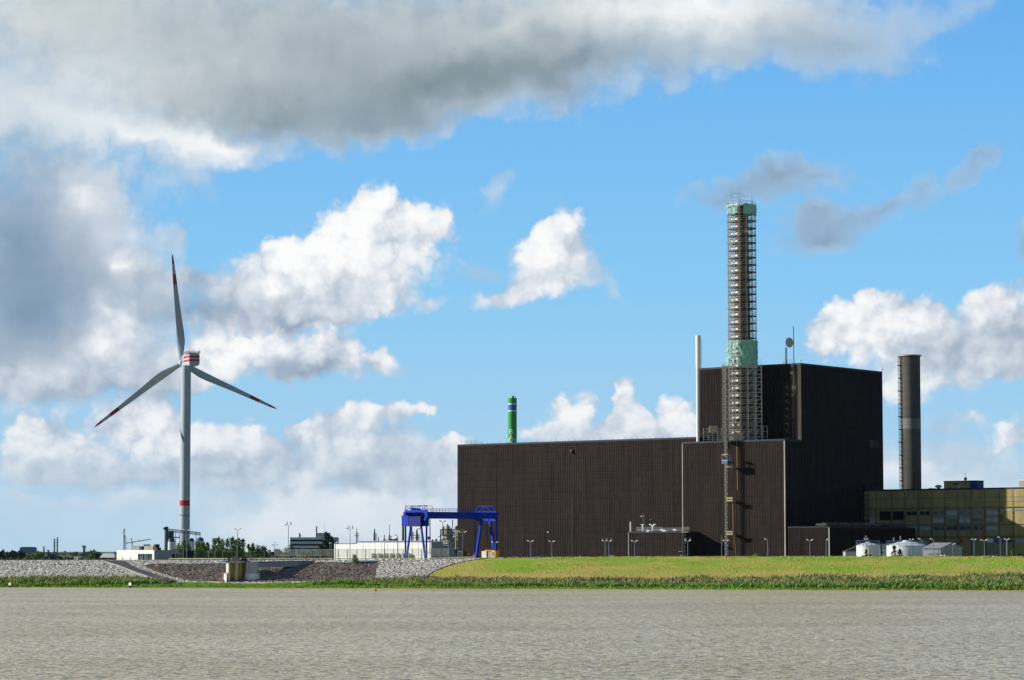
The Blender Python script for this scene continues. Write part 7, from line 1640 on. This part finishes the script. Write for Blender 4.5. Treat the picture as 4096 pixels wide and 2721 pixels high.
def trees():
    def T(u, v, Y, wpx, mat, label, group=None, z0=None, **k):
        z0 = GZ - .2 if z0 is None else z0; tree(V(XU(u, Y), Y, z0), ZV(v, Y) - z0, wpx / F * Y, M[mat], label, group, seed=int(u), **k)
    Y = 900
    pops = [(715, 2178, 30), (737, 2155, 34), (752, 2176, 26), (790, 2166, 38), (815, 2170, 30), (832, 2172, 26), (857, 2154, 30), (873, 2150, 26), (888, 2156, 28), (909, 2158, 30), (929, 2152, 30), (945, 2160, 26), (956, 2150, 24), (972, 2154, 26)]
    for k, (u, v, w) in enumerate(pops):
        lab = 'slender green poplar, %s from the left in the row behind the mesh fence' % ORD[k]
        T(u, v, Y + (k % 3) * 9, w * 1.25, 'leaf', lab, 'poplars behind the mesh fence', GZ, shape='poplar', n=620, leaf=.62)
    for k, (u, v, w) in enumerate([(697, 2190, 26), (775, 2194, 30), (800, 2196, 40), (845, 2200, 34), (880, 2198, 40), (915, 2200, 40), (995, 2176, 20), (1010, 2176, 24), (1030, 2184, 30), (1050, 2190, 28), (1062, 2192, 22)]):
        T(u, v, Y - 40, w * 1.3, 'leafyel' if k in (2, 3, 4) else 'leaf', 'low bushy tree, %s from the left under and beside the poplars' % ORD[k], 'low trees along the mesh fence', GZ, shape='round' if k < 6 else 'poplar', n=520, leaf=.55)
    # low green belt behind the fence
    for k, (u, v, w, m_) in enumerate([(1082, 2194, 34, 'leafdark'), (1112, 2190, 30, 'leaf'), (1150, 2172, 52, 'leaf'), (1170, 2184, 30, 'leafdark'), (1210, 2192, 40, 'leaf'), (1250, 2188, 24, 'leaf'), (1247, 2194, 30, 'leafyel')]):
        T(u, v, 1000, w * 1.25, m_, 'green tree before the striped office, %s from the left' % ORD[k], 'trees before the striped office', 2, n=620, leaf=.6)
    T(1305, 2126, 1010, 92, 'leafdark', 'big dark tree with pointed tops in front of the striped office', None, 2, shape='cone', n=1500, leaf=.75)
    T(1325, 2140, 1005, 50, 'leafdark', 'second dark tree tucked in right of the big pointed one', None, 2, shape='cone', n=900, leaf=.7)
    T(1283, 2170, 1000, 44, 'leafdark', 'lower dark tree tucked in left of the big pointed one', None, 2, n=700, leaf=.7)
    # far left
    Y = 1500
    for k, (u, v, w) in enumerate([(-6, 2206, 30), (10, 2199, 34), (32, 2201, 26), (53, 2199, 30), (76, 2202, 32), (96, 2208, 30), (196, 2216, 34), (218, 2218, 34), (238, 2226, 24), (276, 2228, 30), (290, 2230, 26), (330, 2230, 26)]):
        T(u, v, Y + 30 * (k % 3), w * 1.25, 'leaffar', 'dark far tree, %s from the left edge in the line behind the post fence' % ORD[k], 'dark far trees at the left', 1, n=420, leaf=1.5)
    for k, (u, v, w, m_, lab) in enumerate([(125, 2210, 44, 'leafyel', 'yellow green tree among the dark far trees, left half of the pair'), (152, 2202, 58, 'leaf', 'broad green tree among the dark far trees, right half of the pair'), (374, 2190, 36, 'leaf', 'light green tree with a thin top left of the white roofed hall'), (392, 2204, 40, 'leafdark', 'darker tree leaning against the light green one'), (410, 2204, 22, 'leafdark', 'round dark tree right before the white roofed hall'), (458, 2206, 30, 'leafdark', 'dark tree against the left end of the white pavilion'), (350, 2222, 40, 'leaf', 'low green bush at the foot of the light green tree'), (108, 2226, 40, 'leafyel', 'low yellow bush at the foot of the yellow green tree')]):
        T(u, v, 1300, w * 1.25, m_, lab, None, 1, n=620, leaf=1.0, name='tree' if 'bush' not in lab else 'bush')
    # between white hall and crane
    for k, (u, v, w, lab) in enumerate([(1716, 2142, 30, 'dark bush tree right of the left crane leg'), (1730, 2152, 20, 'small dark tree beside it above the grey end wall'), (1745, 2150, 18, 'thin green tree left of the refinery frame')]):
        T(u, v, 800, w, 'leafdark', lab.replace('beside it', 'second from the crane leg'), None, 3, shape='cone', n=380, leaf=.5)
    # bush on the stone bank
    s = slope_pt(1419, 2258); tree(s - UP * .1, ZV(2222, s.y) - s.z + .1, 34 / F * s.y, M['leafyel'], 'yellow green bush growing on the stones by the tarpaulins', None, 'poplar', 520, .30, 3, False, 'shrub')
    # small firs and bushes right
    for (u, v, w, m_, sh, lab) in [(3464, 2196, 22, 'leafdark', 'cone', 'small dark fir before the smaller white tank'), (3483, 2212, 20, 'leaf', 'round', 'low bush beside the fir before the smaller tank'), (3452, 2218, 16, 'leaf', 'round', 'tiny bush left of the fir before the smaller tank'),
                                  (3577, 2181, 36, 'leafdark', 'cone', 'bigger dark fir before the left side of the larger tank'), (3599, 2196, 34, 'leafdark', 'cone', 'leaning fir beside the bigger one before the larger tank'), (3023, 2213, 34, 'leaf', 'round', 'small green bush over the crest before the annex'),
                                  (4050, 2197, 26, 'leaf', 'cone', 'slim green bush before the right end of the office'), (4034, 2214, 20, 'leafdark', 'round', 'low dark bush by the thick rightmost lamp'), (2655, 2228, 0, 'leaf', 'round', '')]:
        if not lab: continue
        p, a = at(u, 45); T(u, v, p.y, w * 1.25, m_, lab, None, GZ, shape=sh, n=1300, leaf=.24)
    # distant wood line that closes the plain
    rnd = np.random.default_rng(3); n = 26000; x = rnd.uniform(-5200, 5200, n); y = 4300 + rnd.uniform(0, 260, n) + .02 * np.abs(x); h = 3.4 + 1.3 * np.sin(x * .013) + .9 * np.sin(x * .041 + 2) + rnd.uniform(-.6, 1.0, n); z = 1 + rnd.random(n) ** .7 * h
    s = rnd.uniform(.6, 1.4, n); vs = np.zeros((n, 4, 3)); vs[:, 0] = np.stack([x - s, y, z - s * .5], 1); vs[:, 1] = np.stack([x + s, y, z - s * .5], 1); vs[:, 2] = np.stack([x + s * .6, y, z + s * .7], 1); vs[:, 3] = np.stack([x - s * .6, y, z + s * .7], 1)
    me = bpy.data.meshes.new('far_wood'); me.from_pydata(vs.reshape(-1, 3).tolist(), [], [(4 * i, 4 * i + 1, 4 * i + 2, 4 * i + 3) for i in range(n)]); me.materials.append(M['leaffar']); o = bpy.data.objects.new('far_wood', me); col.objects.link(o); o['kind'] = 'stuff'; tag(o, 'thin dark line of distant woods on the horizon', 'woods')
# ---------------------------------------------------------------- build
make_world()
mats()
light_stone, dark_stone, conc = build_land()
build_reeds()
G = power_station(); stacks(G); east(G)
turbine(); crane(); halls(); far_works()
lamps(); fences(conc); works(conc); trees()
# air: far things lose a little contrast
hm = bpy.data.materials.new('haze'); hm.use_nodes = True; q = NT(hm.node_tree); pv = q.nd('ShaderNodeVolumePrincipled'); o = q.nd('ShaderNodeOutputMaterial'); q.L.new(pv.outputs[0], o.inputs['Volume'])
pv.inputs['Color'].default_value = (.55, .72, 1, 1); pv.inputs['Density'].default_value = 1.2e-5; pv.inputs['Anisotropy'].default_value = 0
mb = MB(); mb.obox(V(-6500, -420, -10), V(13000, 0, 0), V(0, 6500, 0), V(0, 0, 190)); hz_ = mesh_obj('haze', mb, hm); hz_['kind'] = 'stuff'; tag(hz_, 'thin pale haze in the air over the river and plain', 'haze')
sc.cycles.volume_bounces = 0
sc.cycles.use_adaptive_sampling = True; sc.cycles.adaptive_threshold = .012
sc.cycles.max_bounces = 6; sc.cycles.transparent_max_bounces = 12; sc.cycles.caustics_reflective = False; sc.cycles.caustics_refractive = False
